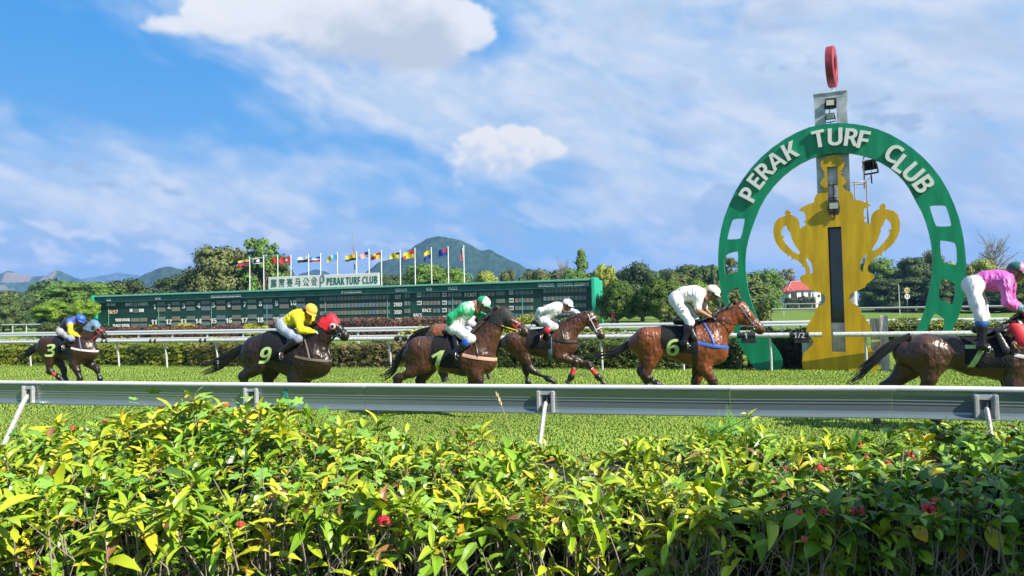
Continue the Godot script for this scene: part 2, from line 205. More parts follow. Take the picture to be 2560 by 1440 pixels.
const FLOWERS := [[-0.486,1.184,-2.8,1.3,1],[-0.514,1.225,-3.338,1.3,2],[0.123,1.226,-3.028,1.2,0],[1.457,1.225,-3.657,1.5,0],[1.83,1.225,-3.77,1.25,0],[2.106,1.224,-4.081,1.3,0],[1.978,1.224,-4.394,1,0],[1.848,1.224,-4.043,0.8,0],[-0.256,1.305,-4.5,0.9,2],[-1.489,1.224,-4.214,1,0],[-1.701,1.416,-4.5,0.9,0],[-2.087,1.42,-4.5,0.9,0],[-2.413,1.33,-4.5,0.9,0],[-2.606,1.315,-4.5,0.9,0],[1.506,1.105,-2.8,1.4,1],[0.033,1.225,-3.636,0.9,2],[1.253,1.223,-2.8,0.9,1],[1.225,1.194,-2.8,0.8,1],[-0.98,1.276,-4.5,0.6,0],[-2.064,1.256,-4.5,0.7,0],[-2.269,1.303,-4.5,0.7,2],[-1.009,1.098,-2.8,0.8,1],[-1.28,1.193,-2.8,0.7,2],[1.028,1.19,-2.8,0.8,0],[1.118,1.162,-2.8,0.8,1],[1.249,1.225,-3.566,0.9,1],[1.603,1.226,-2.939,0.7,0],[1.044,1.003,-2.8,0.7,0]]

const EYE := 1.85
const SUN_TO := Vector3(0.62, 0.616, 0.485)
const EXPOSURE := 2.1

var rng := RandomNumberGenerator.new()
var mats := {}
var tex := {}
var font_bold: SystemFont
var fist_arrays := []
var head_arrays := []


# ------------------------------------------------------------------ mesh builder
class MB:
	var v := PackedVector3Array()
	var n := PackedVector3Array()
	var c := PackedColorArray()
	var i := PackedInt32Array()

	func tri(a: Vector3, b: Vector3, d: Vector3, col := Color.WHITE) -> void:   # counter-clockwise seen from outside
		var nn := (b - a).cross(d - a).normalized()
		var k := v.size()
		v.append(a); v.append(b); v.append(d)
		for q in 3:
			n.append(nn); c.append(col)
		i.append(k); i.append(k + 2); i.append(k + 1)

	func quad(a: Vector3, b: Vector3, d: Vector3, e: Vector3, col := Color.WHITE) -> void:
		var nn := (d - a).cross(e - b).normalized()
		var k := v.size()
		v.append(a); v.append(b); v.append(d); v.append(e)
		for q in 4:
			n.append(nn); c.append(col)
		i.append_array([k, k + 2, k + 1, k, k + 3, k + 2])

	func quadn(a: Vector3, b: Vector3, d: Vector3, e: Vector3, nn: Vector3, col: Color) -> void:   # with a given normal
		if (d - a).cross(e - b).dot(nn) < 0.0:
			quadn(a, e, d, b, nn, col)
			return
		var k := v.size()
		v.append(a); v.append(b); v.append(d); v.append(e)
		for q in 4:
			n.append(nn); c.append(col)
		i.append_array([k, k + 2, k + 1, k, k + 3, k + 2])

	func box(ctr: Vector3, s: Vector3, col := Color.WHITE, bs := Basis.IDENTITY) -> void:
		var h := s * 0.5
		var p := []
		for q in 8:
			p.append(ctr + bs * Vector3(h.x if q & 1 else -h.x, h.y if q & 2 else -h.y, h.z if q & 4 else -h.z))
		quad(p[4], p[5], p[7], p[6], col)
		quad(p[1], p[0], p[2], p[3], col)
		quad(p[5], p[1], p[3], p[7], col)
		quad(p[0], p[4], p[6], p[2], col)
		quad(p[6], p[7], p[3], p[2], col)
		quad(p[0], p[1], p[5], p[4], col)

	func bevel_box(ctr: Vector3, s: Vector3, r: float, col := Color.WHITE, bs := Basis.IDENTITY) -> void:
		var h := s * 0.5
		var ring := []
		for q in [[-1, -1], [1, -1], [1, 1], [-1, 1]]:
			ring.append([Vector2(q[0] * (h.x - r), q[1] * h.y), Vector2(q[0] * h.x, q[1] * (h.y - r))])
		var o: Array[Vector2] = [ring[0][1], ring[0][0], ring[1][0], ring[1][1], ring[2][1], ring[2][0], ring[3][0], ring[3][1]]
		var f := h - Vector3(r, r, 0)
		var m := o.size()
		for side in [1.0, -1.0]:
			var cap: Array[Vector3] = []
			for q in o:
				cap.append(ctr + bs * Vector3(clampf(q.x, -f.x, f.x), clampf(q.y, -f.y, f.y), side * h.z))
			for q in m:
				var a2: Vector3 = ctr + bs * Vector3(o[q].x, o[q].y, side * (h.z - r))
				var b2: Vector3 = ctr + bs * Vector3(o[(q + 1) % m].x, o[(q + 1) % m].y, side * (h.z - r))
				if side > 0: quad(a2, b2, cap[(q + 1) % m], cap[q], col)
				else: quad(b2, a2, cap[q], cap[(q + 1) % m], col)
			for q in range(1, m - 1):
				if side > 0: tri(cap[0], cap[q], cap[q + 1], col)
				else: tri(cap[0], cap[q + 1], cap[q], col)
		for q in m:
			var a3 := o[q]
			var b3 := o[(q + 1) % m]
			quad(ctr + bs * Vector3(a3.x, a3.y, -h.z + r), ctr + bs * Vector3(b3.x, b3.y, -h.z + r), ctr + bs * Vector3(b3.x, b3.y, h.z - r), ctr + bs * Vector3(a3.x, a3.y, h.z - r), col)

	func tube(pts: Array, rad: Array, seg := 8, col := Color.WHITE, flat := 1.0, cap := true) -> void:   # smooth tube through points
		var base := v.size()
		var m := pts.size()
		var up := Vector3.UP
		for k in m:
			var d: Vector3 = (pts[mini(k + 1, m - 1)] - pts[maxi(k - 1, 0)]).normalized()
			if absf(d.dot(up)) > 0.95: up = Vector3(0.3, 0.1, 1).normalized()
			var s := d.cross(up).normalized()
			up = s.cross(d).normalized()
			for q in seg:
				var a := TAU * q / seg
				var o := s * cos(a) * flat + up * sin(a)
				v.append(pts[k] + o * rad[k])
				n.append((s * cos(a) / flat + up * sin(a)).normalized())
				c.append(col)
		for k in m - 1:
			for q in seg:
				var a := base + k * seg + q
				var b := base + k * seg + (q + 1) % seg
				i.append_array([a, b, b + seg, a, b + seg, a + seg])
		if cap:
			for e in [0, m - 1]:
				var d2: Vector3 = (pts[0] - pts[1]).normalized() if e == 0 else (pts[m - 1] - pts[m - 2]).normalized()
				var kk := v.size()
				v.append(pts[e]); n.append(d2); c.append(col)
				for q in seg:
					v.append(v[base + e * seg + q]); n.append(d2); c.append(col)
				for q in seg:
					if e == 0: i.append_array([kk, kk + 1 + (q + 1) % seg, kk + 1 + q])
					else: i.append_array([kk, kk + 1 + q, kk + 1 + (q + 1) % seg])

	func ball(ctr: Vector3, r: Vector3, col := Color.WHITE, bs := Basis.IDENTITY, seg := 12, from := -1.0, to := 1.0) -> void:   # ellipsoid, from and to in sines of latitude
		var base := v.size()
		var rows := maxi(4, seg / 2)
		for k in rows + 1:
			var la := lerpf(asin(from), asin(to), float(k) / rows)
			for q in seg + 1:
				var a := TAU * q / seg
				var u := Vector3(cos(la) * cos(a), sin(la), cos(la) * sin(a))
				v.append(ctr + bs * (u * r))
				n.append((bs * (u / r)).normalized())
				c.append(col)
		for k in rows:
			for q in seg:
				var a := base + k * (seg + 1) + q
				var b := a + seg + 1
				i.append_array([a, a + 1, b + 1, a, b + 1, b])

	func prism(out: PackedVector2Array, z0: float, z1: float, col := Color.WHITE, xf := Transform3D.IDENTITY) -> void:   # an outline in x, y drawn out in z
		var o := out
		var area := 0.0
		for k in o.size():
			area += o[k].cross(o[(k + 1) % o.size()])
		if area < 0.0: o.reverse()
		var t := Geometry2D.triangulate_polygon(o)
		for k in range(0, t.size(), 3):
			var a := o[t[k]]
			var b := o[t[k + 1]]
			var d := o[t[k + 2]]
			if (b - a).cross(d - a) < 0.0:
				var w := b
				b = d
				d = w
			tri(xf * Vector3(a.x, a.y, z1), xf * Vector3(b.x, b.y, z1), xf * Vector3(d.x, d.y, z1), col)
			tri(xf * Vector3(a.x, a.y, z0), xf * Vector3(d.x, d.y, z0), xf * Vector3(b.x, b.y, z0), col)
		for k in o.size():
			var a := o[k]
			var b := o[(k + 1) % o.size()]
			quad(xf * Vector3(a.x, a.y, z0), xf * Vector3(b.x, b.y, z0), xf * Vector3(b.x, b.y, z1), xf * Vector3(a.x, a.y, z1), col)

	func add(arr: Array, xf := Transform3D.IDENTITY, col = null) -> void:
		var k := v.size()
		var nb := xf.basis.inverse().transposed()
		var flip := xf.basis.determinant() < 0.0
		for q in arr[0].size():
			v.append(xf * arr[0][q])
			n.append((nb * arr[1][q]).normalized())
			c.append(arr[2][q] if col == null else col)
		for q in range(0, arr[3].size(), 3):
			if flip: i.append_array([k + arr[3][q], k + arr[3][q + 2], k + arr[3][q + 1]])
			else: i.append_array([k + arr[3][q], k + arr[3][q + 1], k + arr[3][q + 2]])

	func done() -> ArrayMesh:
		var a := []
		a.resize(Mesh.ARRAY_MAX)
		a[Mesh.ARRAY_VERTEX] = v
		a[Mesh.ARRAY_NORMAL] = n
		a[Mesh.ARRAY_COLOR] = c
		a[Mesh.ARRAY_INDEX] = i
		var m := ArrayMesh.new()
		m.add_surface_from_arrays(Mesh.PRIMITIVE_TRIANGLES, a)
		return m


# ------------------------------------------------------------------ small helpers
func lin(r: float, g: float, b: float) -> Color:
	return Color(r, g, b)


func rnd(a: float, b: float) -> float:
	return rng.randf_range(a, b)


func noise_tex(key: String, freq: float, oct: int, lo: float, hi: float, sd := 1, size := 256, kind := FastNoiseLite.TYPE_SIMPLEX_SMOOTH, fx := 1.0) -> ImageTexture:
	if tex.has(key): return tex[key]
	var f := FastNoiseLite.new()
	f.seed = sd
	f.noise_type = kind
	f.frequency = freq
	f.fractal_octaves = oct
	var im := f.get_seamless_image(size, size, false, false, 0.15, true)
	im.convert(Image.FORMAT_L8)
	var d := im.get_data()
	for k in d.size():
		d[k] = int(clampf(lerpf(lo, hi, d[k] / 255.0) * 255.0, 0, 255))
	tex[key] = ImageTexture.create_from_image(Image.create_from_data(size, size, false, Image.FORMAT_L8, d))
	return tex[key]


func mat(key: String, col: Color, rough := 0.8, metal := 0.0, opt := {}) -> StandardMaterial3D:   # col is linear
	if mats.has(key): return mats[key]
	var m := StandardMaterial3D.new()
	m.resource_name = key
	m.albedo_color = (col * opt.get("gain", 0.84)).linear_to_srgb()
	m.roughness = rough
	m.metallic = metal
	m.metallic_specular = opt.get("spec", 0.5)
	if opt.get("vc", false): m.vertex_color_use_as_albedo = true
	if opt.has("tex"):
		m.albedo_texture = opt.tex
	if opt.has("rtex"):
		m.roughness_texture = opt.rtex
	if opt.has("bump"):
		m.heightmap_enabled = true
		m.heightmap_texture = opt.bump
		m.heightmap_scale = opt.get("bump_cm", 1.0)
	if opt.has("uv"):
		m.uv1_triplanar = true
		m.uv1_world_triplanar = opt.get("world", false)
		m.uv1_scale = opt.uv if opt.uv is Vector3 else Vector3.ONE * opt.uv
	if opt.has("back"):
		m.backlight_enabled = true
		m.backlight = opt.back
	if opt.has("coat"):
		m.clearcoat_enabled = true
		m.clearcoat = opt.coat
		m.clearcoat_roughness = opt.get("coat_r", 0.25)
	if opt.has("rim"):
		m.rim_enabled = true
		m.rim = opt.rim
	mats[key] = m
	return m


func obj(called: String, mesh: Mesh, m: Material, parent: Node3D = null) -> MeshInstance3D:
	var o := MeshInstance3D.new()
	o.name = called
	o.mesh = mesh
	o.material_override = m
	(parent if parent else self).add_child(o, true)
	return o


func thing(called: String, label: String, category: String, at := Vector3.ZERO, turn := 0.0, group := "") -> Node3D:
	var o := Node3D.new()
	o.name = called
	add_child(o, true)
	o.position = at
	o.rotation.y = turn
	tag(o, label, category, group)
	return o


func tag(o: Node, label: String, category: String, group := "") -> void:
	o.set_meta("label", label)
	o.set_meta("category", category)
	if group: o.set_meta("group", group)


func struct(called: String, mesh: Mesh, m: Material) -> MeshInstance3D:
	var o := obj(called, mesh, m)
	o.set_meta("kind", "structure")
	return o


func many(called: String, mesh: Mesh, m: Material, xf: Array, cols: Array, parent: Node3D = null) -> MultiMeshInstance3D:
	var mm := MultiMesh.new()
	mm.transform_format = MultiMesh.TRANSFORM_3D
	mm.use_colors = not cols.is_empty()
	mm.mesh = mesh
	mm.instance_count = xf.size()
	for k in xf.size():
		mm.set_instance_transform(k, xf[k])
		if not cols.is_empty(): mm.set_instance_color(k, cols[k])
	var o := MultiMeshInstance3D.new()
	o.name = called
	o.multimesh = mm
	o.material_override = m
	o.set_meta("kind", "stuff")
	(parent if parent else self).add_child(o, true)
	return o


func lettering(s: String, h: float, depth := 0.02) -> TextMesh:
	var t := TextMesh.new()
	t.text = s
	t.font = font_bold
	t.font_size = 32
	t.pixel_size = h / (0.714 * 32.0)
	t.depth = depth
	t.curve_step = 2.0
	return t


func gy(z: float) -> float:   # the far side of the course lies a little higher
	var t := clampf((-z - 70.0) / 110.0, 0.0, 1.0)
	return 1.7 * t * t * (3.0 - 2.0 * t)


func ground_bump(x: float, z: float) -> float:
	return 0.0


func v2(a: Array) -> PackedVector2Array:
	var o := PackedVector2Array()
	for p in a: o.append(Vector2(p[0], p[1]))
	return o


# ------------------------------------------------------------------ bodies: tapered capsules joined with a smooth minimum and meshed as surface nets
# bones: [ax, ay, az, bx, by, bz, ra, rb, w] with w the width over the height of the section
func field_at(b: PackedFloat32Array, k: float, p: Vector3) -> float:
	var s := 0.0
	for q in range(0, b.size(), 9):
		var w := b[q + 8]
		var a := Vector3(b[q], b[q + 1], b[q + 2] / w)
		var e := Vector3(b[q + 3], b[q + 4], b[q + 5] / w) - a
		var d := Vector3(p.x, p.y, p.z / w) - a
		var h := clampf(d.dot(e) / maxf(e.length_squared(), 1e-9), 0.0, 1.0)
		s += exp(-k * ((d - e * h).length() - lerpf(b[q + 6], b[q + 7], h)))
	return s


func body(b: PackedFloat32Array, cols: Array, cell: float, k: float, wrinkle := 0.0, sharp := 60.0) -> Array:
	var m := 3.0 / k
	var lo := Vector3.ONE * 1e9
	var hi := Vector3.ONE * -1e9
	for q in range(0, b.size(), 9):
		for e in 2:
			var r := b[q + 6 + e]
			var p := Vector3(b[q + e * 3], b[q + e * 3 + 1], b[q + e * 3 + 2])
			var rr := Vector3(r, r, r * b[q + 8])
			lo = lo.min(p - rr)
			hi = hi.max(p + rr)
	lo -= Vector3.ONE * (0.045 + cell * 2.0)
	hi += Vector3.ONE * (0.045 + cell * 2.0)
	var nx := int((hi.x - lo.x) / cell) + 2
	var ny := int((hi.y - lo.y) / cell) + 2
	var nz := int((hi.z - lo.z) / cell) + 2
	var f := PackedFloat32Array()
	f.resize(nx * ny * nz)
	for q in range(0, b.size(), 9):
		var w := b[q + 8]
		var ax := b[q]; var ay := b[q + 1]; var az := b[q + 2] / w
		var ex := b[q + 3] - ax; var ey := b[q + 4] - ay; var ez := b[q + 5] / w - az
		var ra := b[q + 6]; var dr := b[q + 7] - ra
		var l2 := maxf(ex * ex + ey * ey + ez * ez, 1e-9)
		var inv := 1.0 / l2
		var rm := maxf(ra, ra + dr) + m
		var x0 := maxi(0, int((minf(ax, ax + ex) - rm - lo.x) / cell)); var x1 := mini(nx - 1, int((maxf(ax, ax + ex) + rm - lo.x) / cell) + 1)
		var y0 := maxi(0, int((minf(ay, ay + ey) - rm - lo.y) / cell)); var y1 := mini(ny - 1, int((maxf(ay, ay + ey) + rm - lo.y) / cell) + 1)
		var z0 := maxi(0, int((minf(az, az + ez) * w - rm * w - lo.z) / cell)); var z1 := mini(nz - 1, int((maxf(az, az + ez) * w + rm * w - lo.z) / cell) + 1)
		for zi in range(z0, z1 + 1):
			var dz := (lo.z + zi * cell) / w - az
			for yi in range(y0, y1 + 1):
				var dy := lo.y + yi * cell - ay
				var base := (zi * ny + yi) * nx
				var part := dy * ey + dz * ez
				var qq := dy * dy + dz * dz
				for xi in range(x0, x1 + 1):
					var dx := lo.x + xi * cell - ax
					var dot := dx * ex + part
					var h := clampf(dot * inv, 0.0, 1.0)
					var d := sqrt(maxf(qq + dx * dx - h * (2.0 * dot - h * l2), 0.0)) - ra - dr * h
					if d < m: f[base + xi] += exp(-k * d)
	var verts := PackedVector3Array()
	var idx := PackedInt32Array()
	var at := PackedInt32Array()
	at.resize(nx * ny * nz)
	at.fill(-1)
	var row := nx
	var lay := nx * ny
	var offs := PackedInt32Array([0, 1, row, row + 1, lay, lay + 1, lay + row, lay + row + 1])
	var ed := PackedInt32Array([0, 1, 2, 3, 4, 5, 6, 7, 0, 2, 1, 3, 4, 6, 5, 7, 0, 4, 1, 5, 2, 6, 3, 7])
	for zi in nz - 1:
		for yi in ny - 1:
			var base := (zi * ny + yi) * nx
			for xi in nx - 1:
				var g := base + xi
				var s := int(f[g] > 1.0) + int(f[g + 1] > 1.0) + int(f[g + row] > 1.0) + int(f[g + row + 1] > 1.0) + int(f[g + lay] > 1.0) + int(f[g + lay + 1] > 1.0) + int(f[g + lay + row] > 1.0) + int(f[g + lay + row + 1] > 1.0)
				if s == 0 or s == 8: continue
				var sum := Vector3.ZERO
				var cnt := 0
				for e in range(0, 24, 2):
					var fa := f[g + offs[ed[e]]]
					var fb := f[g + offs[ed[e + 1]]]
					if (fa > 1.0) == (fb > 1.0): continue
					var la := log(maxf(fa, 1e-3))
					var lb := log(maxf(fb, 1e-3))
					var t := la / (la - lb)
					var ca := ed[e]
					var cb := ed[e + 1]
					sum += Vector3(lerpf(ca & 1, cb & 1, t), lerpf((ca >> 1) & 1, (cb >> 1) & 1, t), lerpf((ca >> 2) & 1, (cb >> 2) & 1, t))
					cnt += 1
				at[g] = verts.size()
				verts.append(lo + (Vector3(xi, yi, zi) + sum / cnt) * cell)
	for zi in range(1, nz - 1):
		for yi in range(1, ny - 1):
			var base := (zi * ny + yi) * nx
			for xi in range(1, nx - 1):
				var g := base + xi
				if at[g] < 0: continue
				var s0 := f[g] > 1.0
				if s0 != (f[g + 1] > 1.0): face(idx, at, g, g - row, g - row - lay, g - lay, s0)
				if s0 != (f[g + row] > 1.0): face(idx, at, g, g - lay, g - lay - 1, g - 1, s0)
				if s0 != (f[g + lay] > 1.0): face(idx, at, g, g - 1, g - 1 - row, g - row, s0)
	if wrinkle > 0.0:
		var fn := FastNoiseLite.new()
		fn.seed = 5
		fn.frequency = 9.0
		fn.fractal_octaves = 2
		var nn := normals(verts, idx)
		for q in verts.size():
			var p := verts[q]
			var r := 1.0 - absf(fn.get_noise_3d(p.x * 1.5, p.y * 0.8, p.z)) * 3.0
			verts[q] = p + nn[q] * wrinkle * r
	var nrm := normals(verts, idx)
	var cl := PackedColorArray()
	cl.resize(verts.size())
	var one := true
	for q in cols.size():
		if cols[q] != cols[0]: one = false
	if one:
		cl.fill(cols[0])
	else:
		for q in verts.size():
			var p := verts[q]
			var tot := 0.0
			var cc := Color(0, 0, 0)
			var bi := 0
			for g in range(0, b.size(), 9):
				var w := b[g + 8]
				var ax := b[g]; var ay := b[g + 1]; var az := b[g + 2] / w
				var ex := b[g + 3] - ax; var ey := b[g + 4] - ay; var ez := b[g + 5] / w - az
				var dx := p.x - ax; var dy := p.y - ay; var dz := p.z / w - az
				var h := clampf((dx * ex + dy * ey + dz * ez) / maxf(ex * ex + ey * ey + ez * ez, 1e-9), 0.0, 1.0)
				dx -= ex * h; dy -= ey * h; dz -= ez * h
				var d := sqrt(dx * dx + dy * dy + dz * dz) - lerpf(b[g + 6], b[g + 7], h)
				if d < 0.1:
					var u := exp(-sharp * d)
					cc += cols[bi] * u
					tot += u
				bi += 1
			cl[q] = Color(cc.r / tot, cc.g / tot, cc.b / tot) if tot > 0.0 else cols[0]
	return [verts, nrm, cl, idx]


func face(idx: PackedInt32Array, at: PackedInt32Array, a: int, b: int, c: int, d: int, inside: bool) -> void:
	var p := at[a]; var q := at[b]; var r := at[c]; var s := at[d]
	if p < 0 or q < 0 or r < 0 or s < 0: return
	if inside: idx.append_array([p, r, q, p, s, r])
	else: idx.append_array([p, q, r, p, r, s])


func normals(v: PackedVector3Array, idx: PackedInt32Array) -> PackedVector3Array:
	var n := PackedVector3Array()
	n.resize(v.size())
	for q in range(0, idx.size(), 3):
		var a := idx[q]; var b := idx[q + 1]; var c := idx[q + 2]
		var g := (v[c] - v[a]).cross(v[b] - v[a])
		n[a] += g; n[b] += g; n[c] += g
	for q in n.size(): n[q] = n[q].normalized()
	return n


func mesh_of(a: Array) -> ArrayMesh:
	var m := MB.new()
	m.v = a[0]; m.n = a[1]; m.c = a[2]; m.i = a[3]
	return m.done()


func bone(b: PackedFloat32Array, cols: Array, p: Vector3, q: Vector3, ra: float, rb: float, w := 1.0, col := Color.WHITE) -> void:
	b.append_array([p.x, p.y, p.z, q.x, q.y, q.z, ra, rb, w])
	cols.append(col)


# ------------------------------------------------------------------ sky
var nz_a: FastNoiseLite
var nz_b: FastNoiseLite
var nz_c: FastNoiseLite


func new_noise(sd: int, freq: float, oct: int, kind := FastNoiseLite.TYPE_SIMPLEX_SMOOTH) -> FastNoiseLite:
	var f := FastNoiseLite.new()
	f.seed = sd
	f.frequency = freq
	f.fractal_octaves = oct
	f.noise_type = kind
	return f


func puff(az: float, el: float, a: float, e: float, ra: float, re: float) -> float:
	var x := (az - a) / ra
	var y := (el - e) / re
	var q := x * x + y * y
	return exp(-q) if q < 9.0 else 0.0


func sky_color(az: float, el: float, d: Vector3) -> Vector3:
	var up := clampf(el / 24.0, 0.0, 1.0)
	var left := smoothstep(6.0, -24.0, az)
	var blue := Vector3(0.27, 0.53, 0.83).lerp(Vector3(0.15, 0.44, 0.85), smoothstep(0.05, 0.5, up))
	blue = blue.lerp(Vector3(0.060, 0.345, 0.82), smoothstep(0.35, 0.95, up) * (0.30 + 0.70 * left))
	# drifting high cloud: broad sweeps that run down to the right, with finer strands inside
	var w1 := nz_b.get_noise_2d(az * 5.0, el * 9.0)
	var w2 := nz_b.get_noise_2d(az * 5.0 + 300.0, el * 9.0 + 80.0)
	var along := az * 0.95 - el * 0.31
	var across := az * 0.31 + el * 0.95
	var s1 := nz_a.get_noise_2d(along * 2.7 + w1 * 22.0, across * 7.8 + w2 * 28.0) * 0.5 + 0.5
	var s2 := nz_a.get_noise_2d(along * 9.0 + w2 * 40.0 + 400.0, across * 30.0 + w1 * 46.0) * 0.5 + 0.5
	var s3 := nz_c.get_noise_2d(along * 15.0 + w1 * 30.0, across * 30.0 + w2 * 30.0) * 0.5 + 0.5
	var bias := 0.03
	bias += 0.20 * smoothstep(-4.0, 12.0, az) * smoothstep(110.0, 60.0, absf(az))
	bias += 0.17 * puff(az, el, -16.0, 9.6, 13.0, 3.0)
	bias += 0.17 * puff(az, el, -6.0, 15.2, 8.0, 2.4) + 0.08 * puff(az, el, -30.0, 8.0, 8.0, 3.0)
	bias -= 0.24 * puff(az, el, -28.0, 15.8, 9.0, 3.4)
	bias -= 0.15 * puff(az, el, -14.0, 12.6, 7.0, 1.0)
	bias -= 0.26 * puff(az, el, 9.0, 4.3, 12.0, 1.8) + 0.15 * puff(az, el, 4.0, 9.8, 3.0, 2.8)
	bias += 0.16 * puff(az, el, 20.0, 15.0, 12.0, 4.5) + 0.10 * puff(az, el, 4.0, 16.0, 5.0, 3.0)
	bias -= 0.10 * puff(az, el, 29.0, 10.2, 6.0, 1.6)
	var c := smoothstep(0.34, 0.82, s1 * 0.72 + s2 * 0.20 + s3 * 0.10 + bias)
	var white := Vector3(0.62, 0.735, 0.88).lerp(Vector3(0.84, 0.865, 0.92), smoothstep(0.35, 0.75, s2 * 0.6 + s3 * 0.4))
	var col := blue.lerp(white, c * 0.84)
	# blue grey undersides inside the heavy cloud on the right
	var g := nz_a.get_noise_2d(along * 6.0 + 900.0 + w1 * 30.0, across * 17.0 + w2 * 30.0) * 0.5 + 0.5
	col = col.lerp(Vector3(0.42, 0.55, 0.755), smoothstep(0.46, 0.78, g * 0.75 + s3 * 0.25) * 0.75 * smoothstep(-2.0, 14.0, az) * smoothstep(120.0, 60.0, absf(az)))
	# small grey scraps
	var n3 := nz_c.get_noise_2d(az * 16.0, el * 30.0) * 0.5 + 0.5
	var scrap := puff(az, el, 25.6, 13.2, 2.4, 1.0) + 0.9 * puff(az, el, 29.0, 12.0, 3.4, 0.8) + 0.7 * puff(az, el, 27.5, 16.2, 1.8, 0.6) + 0.6 * puff(az, el, 22.0, 18.6, 1.4, 0.8) + 0.8 * puff(az, el, -31.0, 10.2, 4.0, 0.5) + 0.9 * puff(az, el, -25.0, 9.0, 4.5, 0.5) + 0.6 * puff(az, el, 20.5, 17.0, 3.0, 0.8)
	col = col.lerp(Vector3(0.36, 0.50, 0.71), smoothstep(0.56, 0.80, n3 * 0.85 + minf(scrap, 1.0) * 0.25) * minf(scrap * 1.4, 0.8))
	# dark blue far cumulus behind the post
	var far := smoothstep(0.34, 0.46, puff(az, el, 17.2, 6.6, 3.8, 2.3) + 0.35 * puff(az, el, 15.4, 8.2, 1.2, 0.9) + (n3 - 0.5) * 0.30)
	col = col.lerp(Vector3(0.27, 0.455, 0.73), far * 0.5 * smoothstep(3.0, 6.0, el))
	# low broken cumulus along the horizon
	var lo := nz_c.get_noise_2d(along * 5.0 + w1 * 8.0, across * 15.0 + w2 * 10.0) * 0.5 + 0.5
	var lo2 := nz_c.get_noise_2d(az * 15.0 + 50.0 + el * 6.0, el * 30.0) * 0.5 + 0.5
	var band := smoothstep(0.8, 3.0, el) * smoothstep(9.2, 5.4, el)
	var bl := band * smoothstep(2.0, -13.0, az)
	col = col.lerp(Vector3(0.41, 0.555, 0.77), smoothstep(0.36, 0.60, lo * 0.8 + lo2 * 0.25) * bl * 0.75)
	var ridge := 0.06 * puff(az, el, -21.0, 6.2, 6.0, 1.4) + 0.08 * puff(az, el, -31.0, 6.0, 4.0, 1.2) + 0.05 * puff(az, el, -27.0, 4.2, 8.0, 1.0)
	col = col.lerp(Vector3(0.83, 0.855, 0.91), smoothstep(0.52, 0.72, lo2 * 0.60 + lo * 0.38 + ridge) * bl * 0.85)
	var br := smoothstep(1.0, 4.0, el) * smoothstep(10.5, 6.0, el) * smoothstep(-12.0, -2.0, az) * smoothstep(60.0, 20.0, absf(az - 8.0))
	col = col.lerp(Vector3(0.62, 0.715, 0.86), smoothstep(0.50, 0.70, lo * 0.8 + s3 * 0.2 + 0.08 * puff(az, el, 3.0, 7.8, 6.0, 0.8)) * br * 0.8)
	col = col.lerp(Vector3(0.36, 0.52, 0.77), smoothstep(0.52, 0.32, lo) * br * 0.65)
	# the small cumulus in the middle: crisp above, melting away below
	var n4 := nz_c.get_noise_2d(az * 20.0, el * 24.0) * 0.5 + 0.5
	var n6 := nz_c.get_noise_2d(az * 52.0 + 9.0, el * 60.0) * 0.5 + 0.5
	var k := 1.1 * puff(az, el, -2.6, 12.6, 1.9, 1.1) + 1.15 * puff(az, el, 0.2, 13.0, 2.2, 1.5) + puff(az, el, 2.5, 12.3, 1.7, 1.2) + 0.85 * puff(az, el, 0.2, 11.0, 1.8, 1.3) + 0.6 * puff(az, el, -3.6, 10.6, 1.4, 1.8) + 0.4 * puff(az, el, 4.6, 12.0, 1.6, 0.5)
	var soft := smoothstep(13.4, 10.6, el)
	var kk := smoothstep(0.50 - soft * 0.2, 0.78 + soft * 0.45, k + (n4 - 0.5) * 0.9 + (n6 - 0.5) * 0.35)
	col = col.lerp(Vector3(0.63, 0.715, 0.835).lerp(Vector3(0.93, 0.92, 0.90), smoothstep(10.4, 13.0, el + (n4 - 0.5) * 4.0 + (n6 - 0.5) * 1.2)), kk * 0.94)
	# the big cumulus at the top
	var b := puff(az, el, -21.5, 20.2, 2.8, 1.4) + puff(az, el, -19.5, 21.6, 3.5, 1.6) + puff(az, el, -13.5, 21.8, 6.2, 2.6) + puff(az, el, -6.5, 21.6, 5.2, 2.5) + puff(az, el, -2.8, 20.9, 2.2, 1.6) + 0.75 * puff(az, el, -10.0, 19.2, 6.0, 1.3) + 0.7 * puff(az, el, -25.0, 19.5, 1.5, 0.6) + 0.7 * puff(az, el, -6.0, 18.3, 2.8, 0.7)
	var n5 := nz_c.get_noise_2d(az * 9.0 + 200.0, el * 15.0) * 0.5 + 0.5
	var n7 := nz_c.get_noise_2d(az * 30.0 + 77.0, el * 42.0) * 0.5 + 0.5
	var under := smoothstep(20.6, 18.2, el)
	var bb := smoothstep(0.46 - under * 0.2, 0.80 + under * 0.55, b + (n5 - 0.5) * 0.9 + (n7 - 0.5) * 0.4)
	var sh := smoothstep(0.25, 0.85, n5 * 0.45 + n7 * 0.15 + 0.45 * smoothstep(-9.0, -22.0, az) + 0.40 * smoothstep(-5.5, -2.0, az) + 0.14 * (el - 20.0))
	col = col.lerp(Vector3(0.57, 0.635, 0.73).lerp(Vector3(0.90, 0.915, 0.945), sh), bb * 0.95)
	# haze towards the horizon
	return col.lerp(Vector3(0.42, 0.60, 0.84), 0.5 * exp(-maxf(el, 0.0) / 1.8))


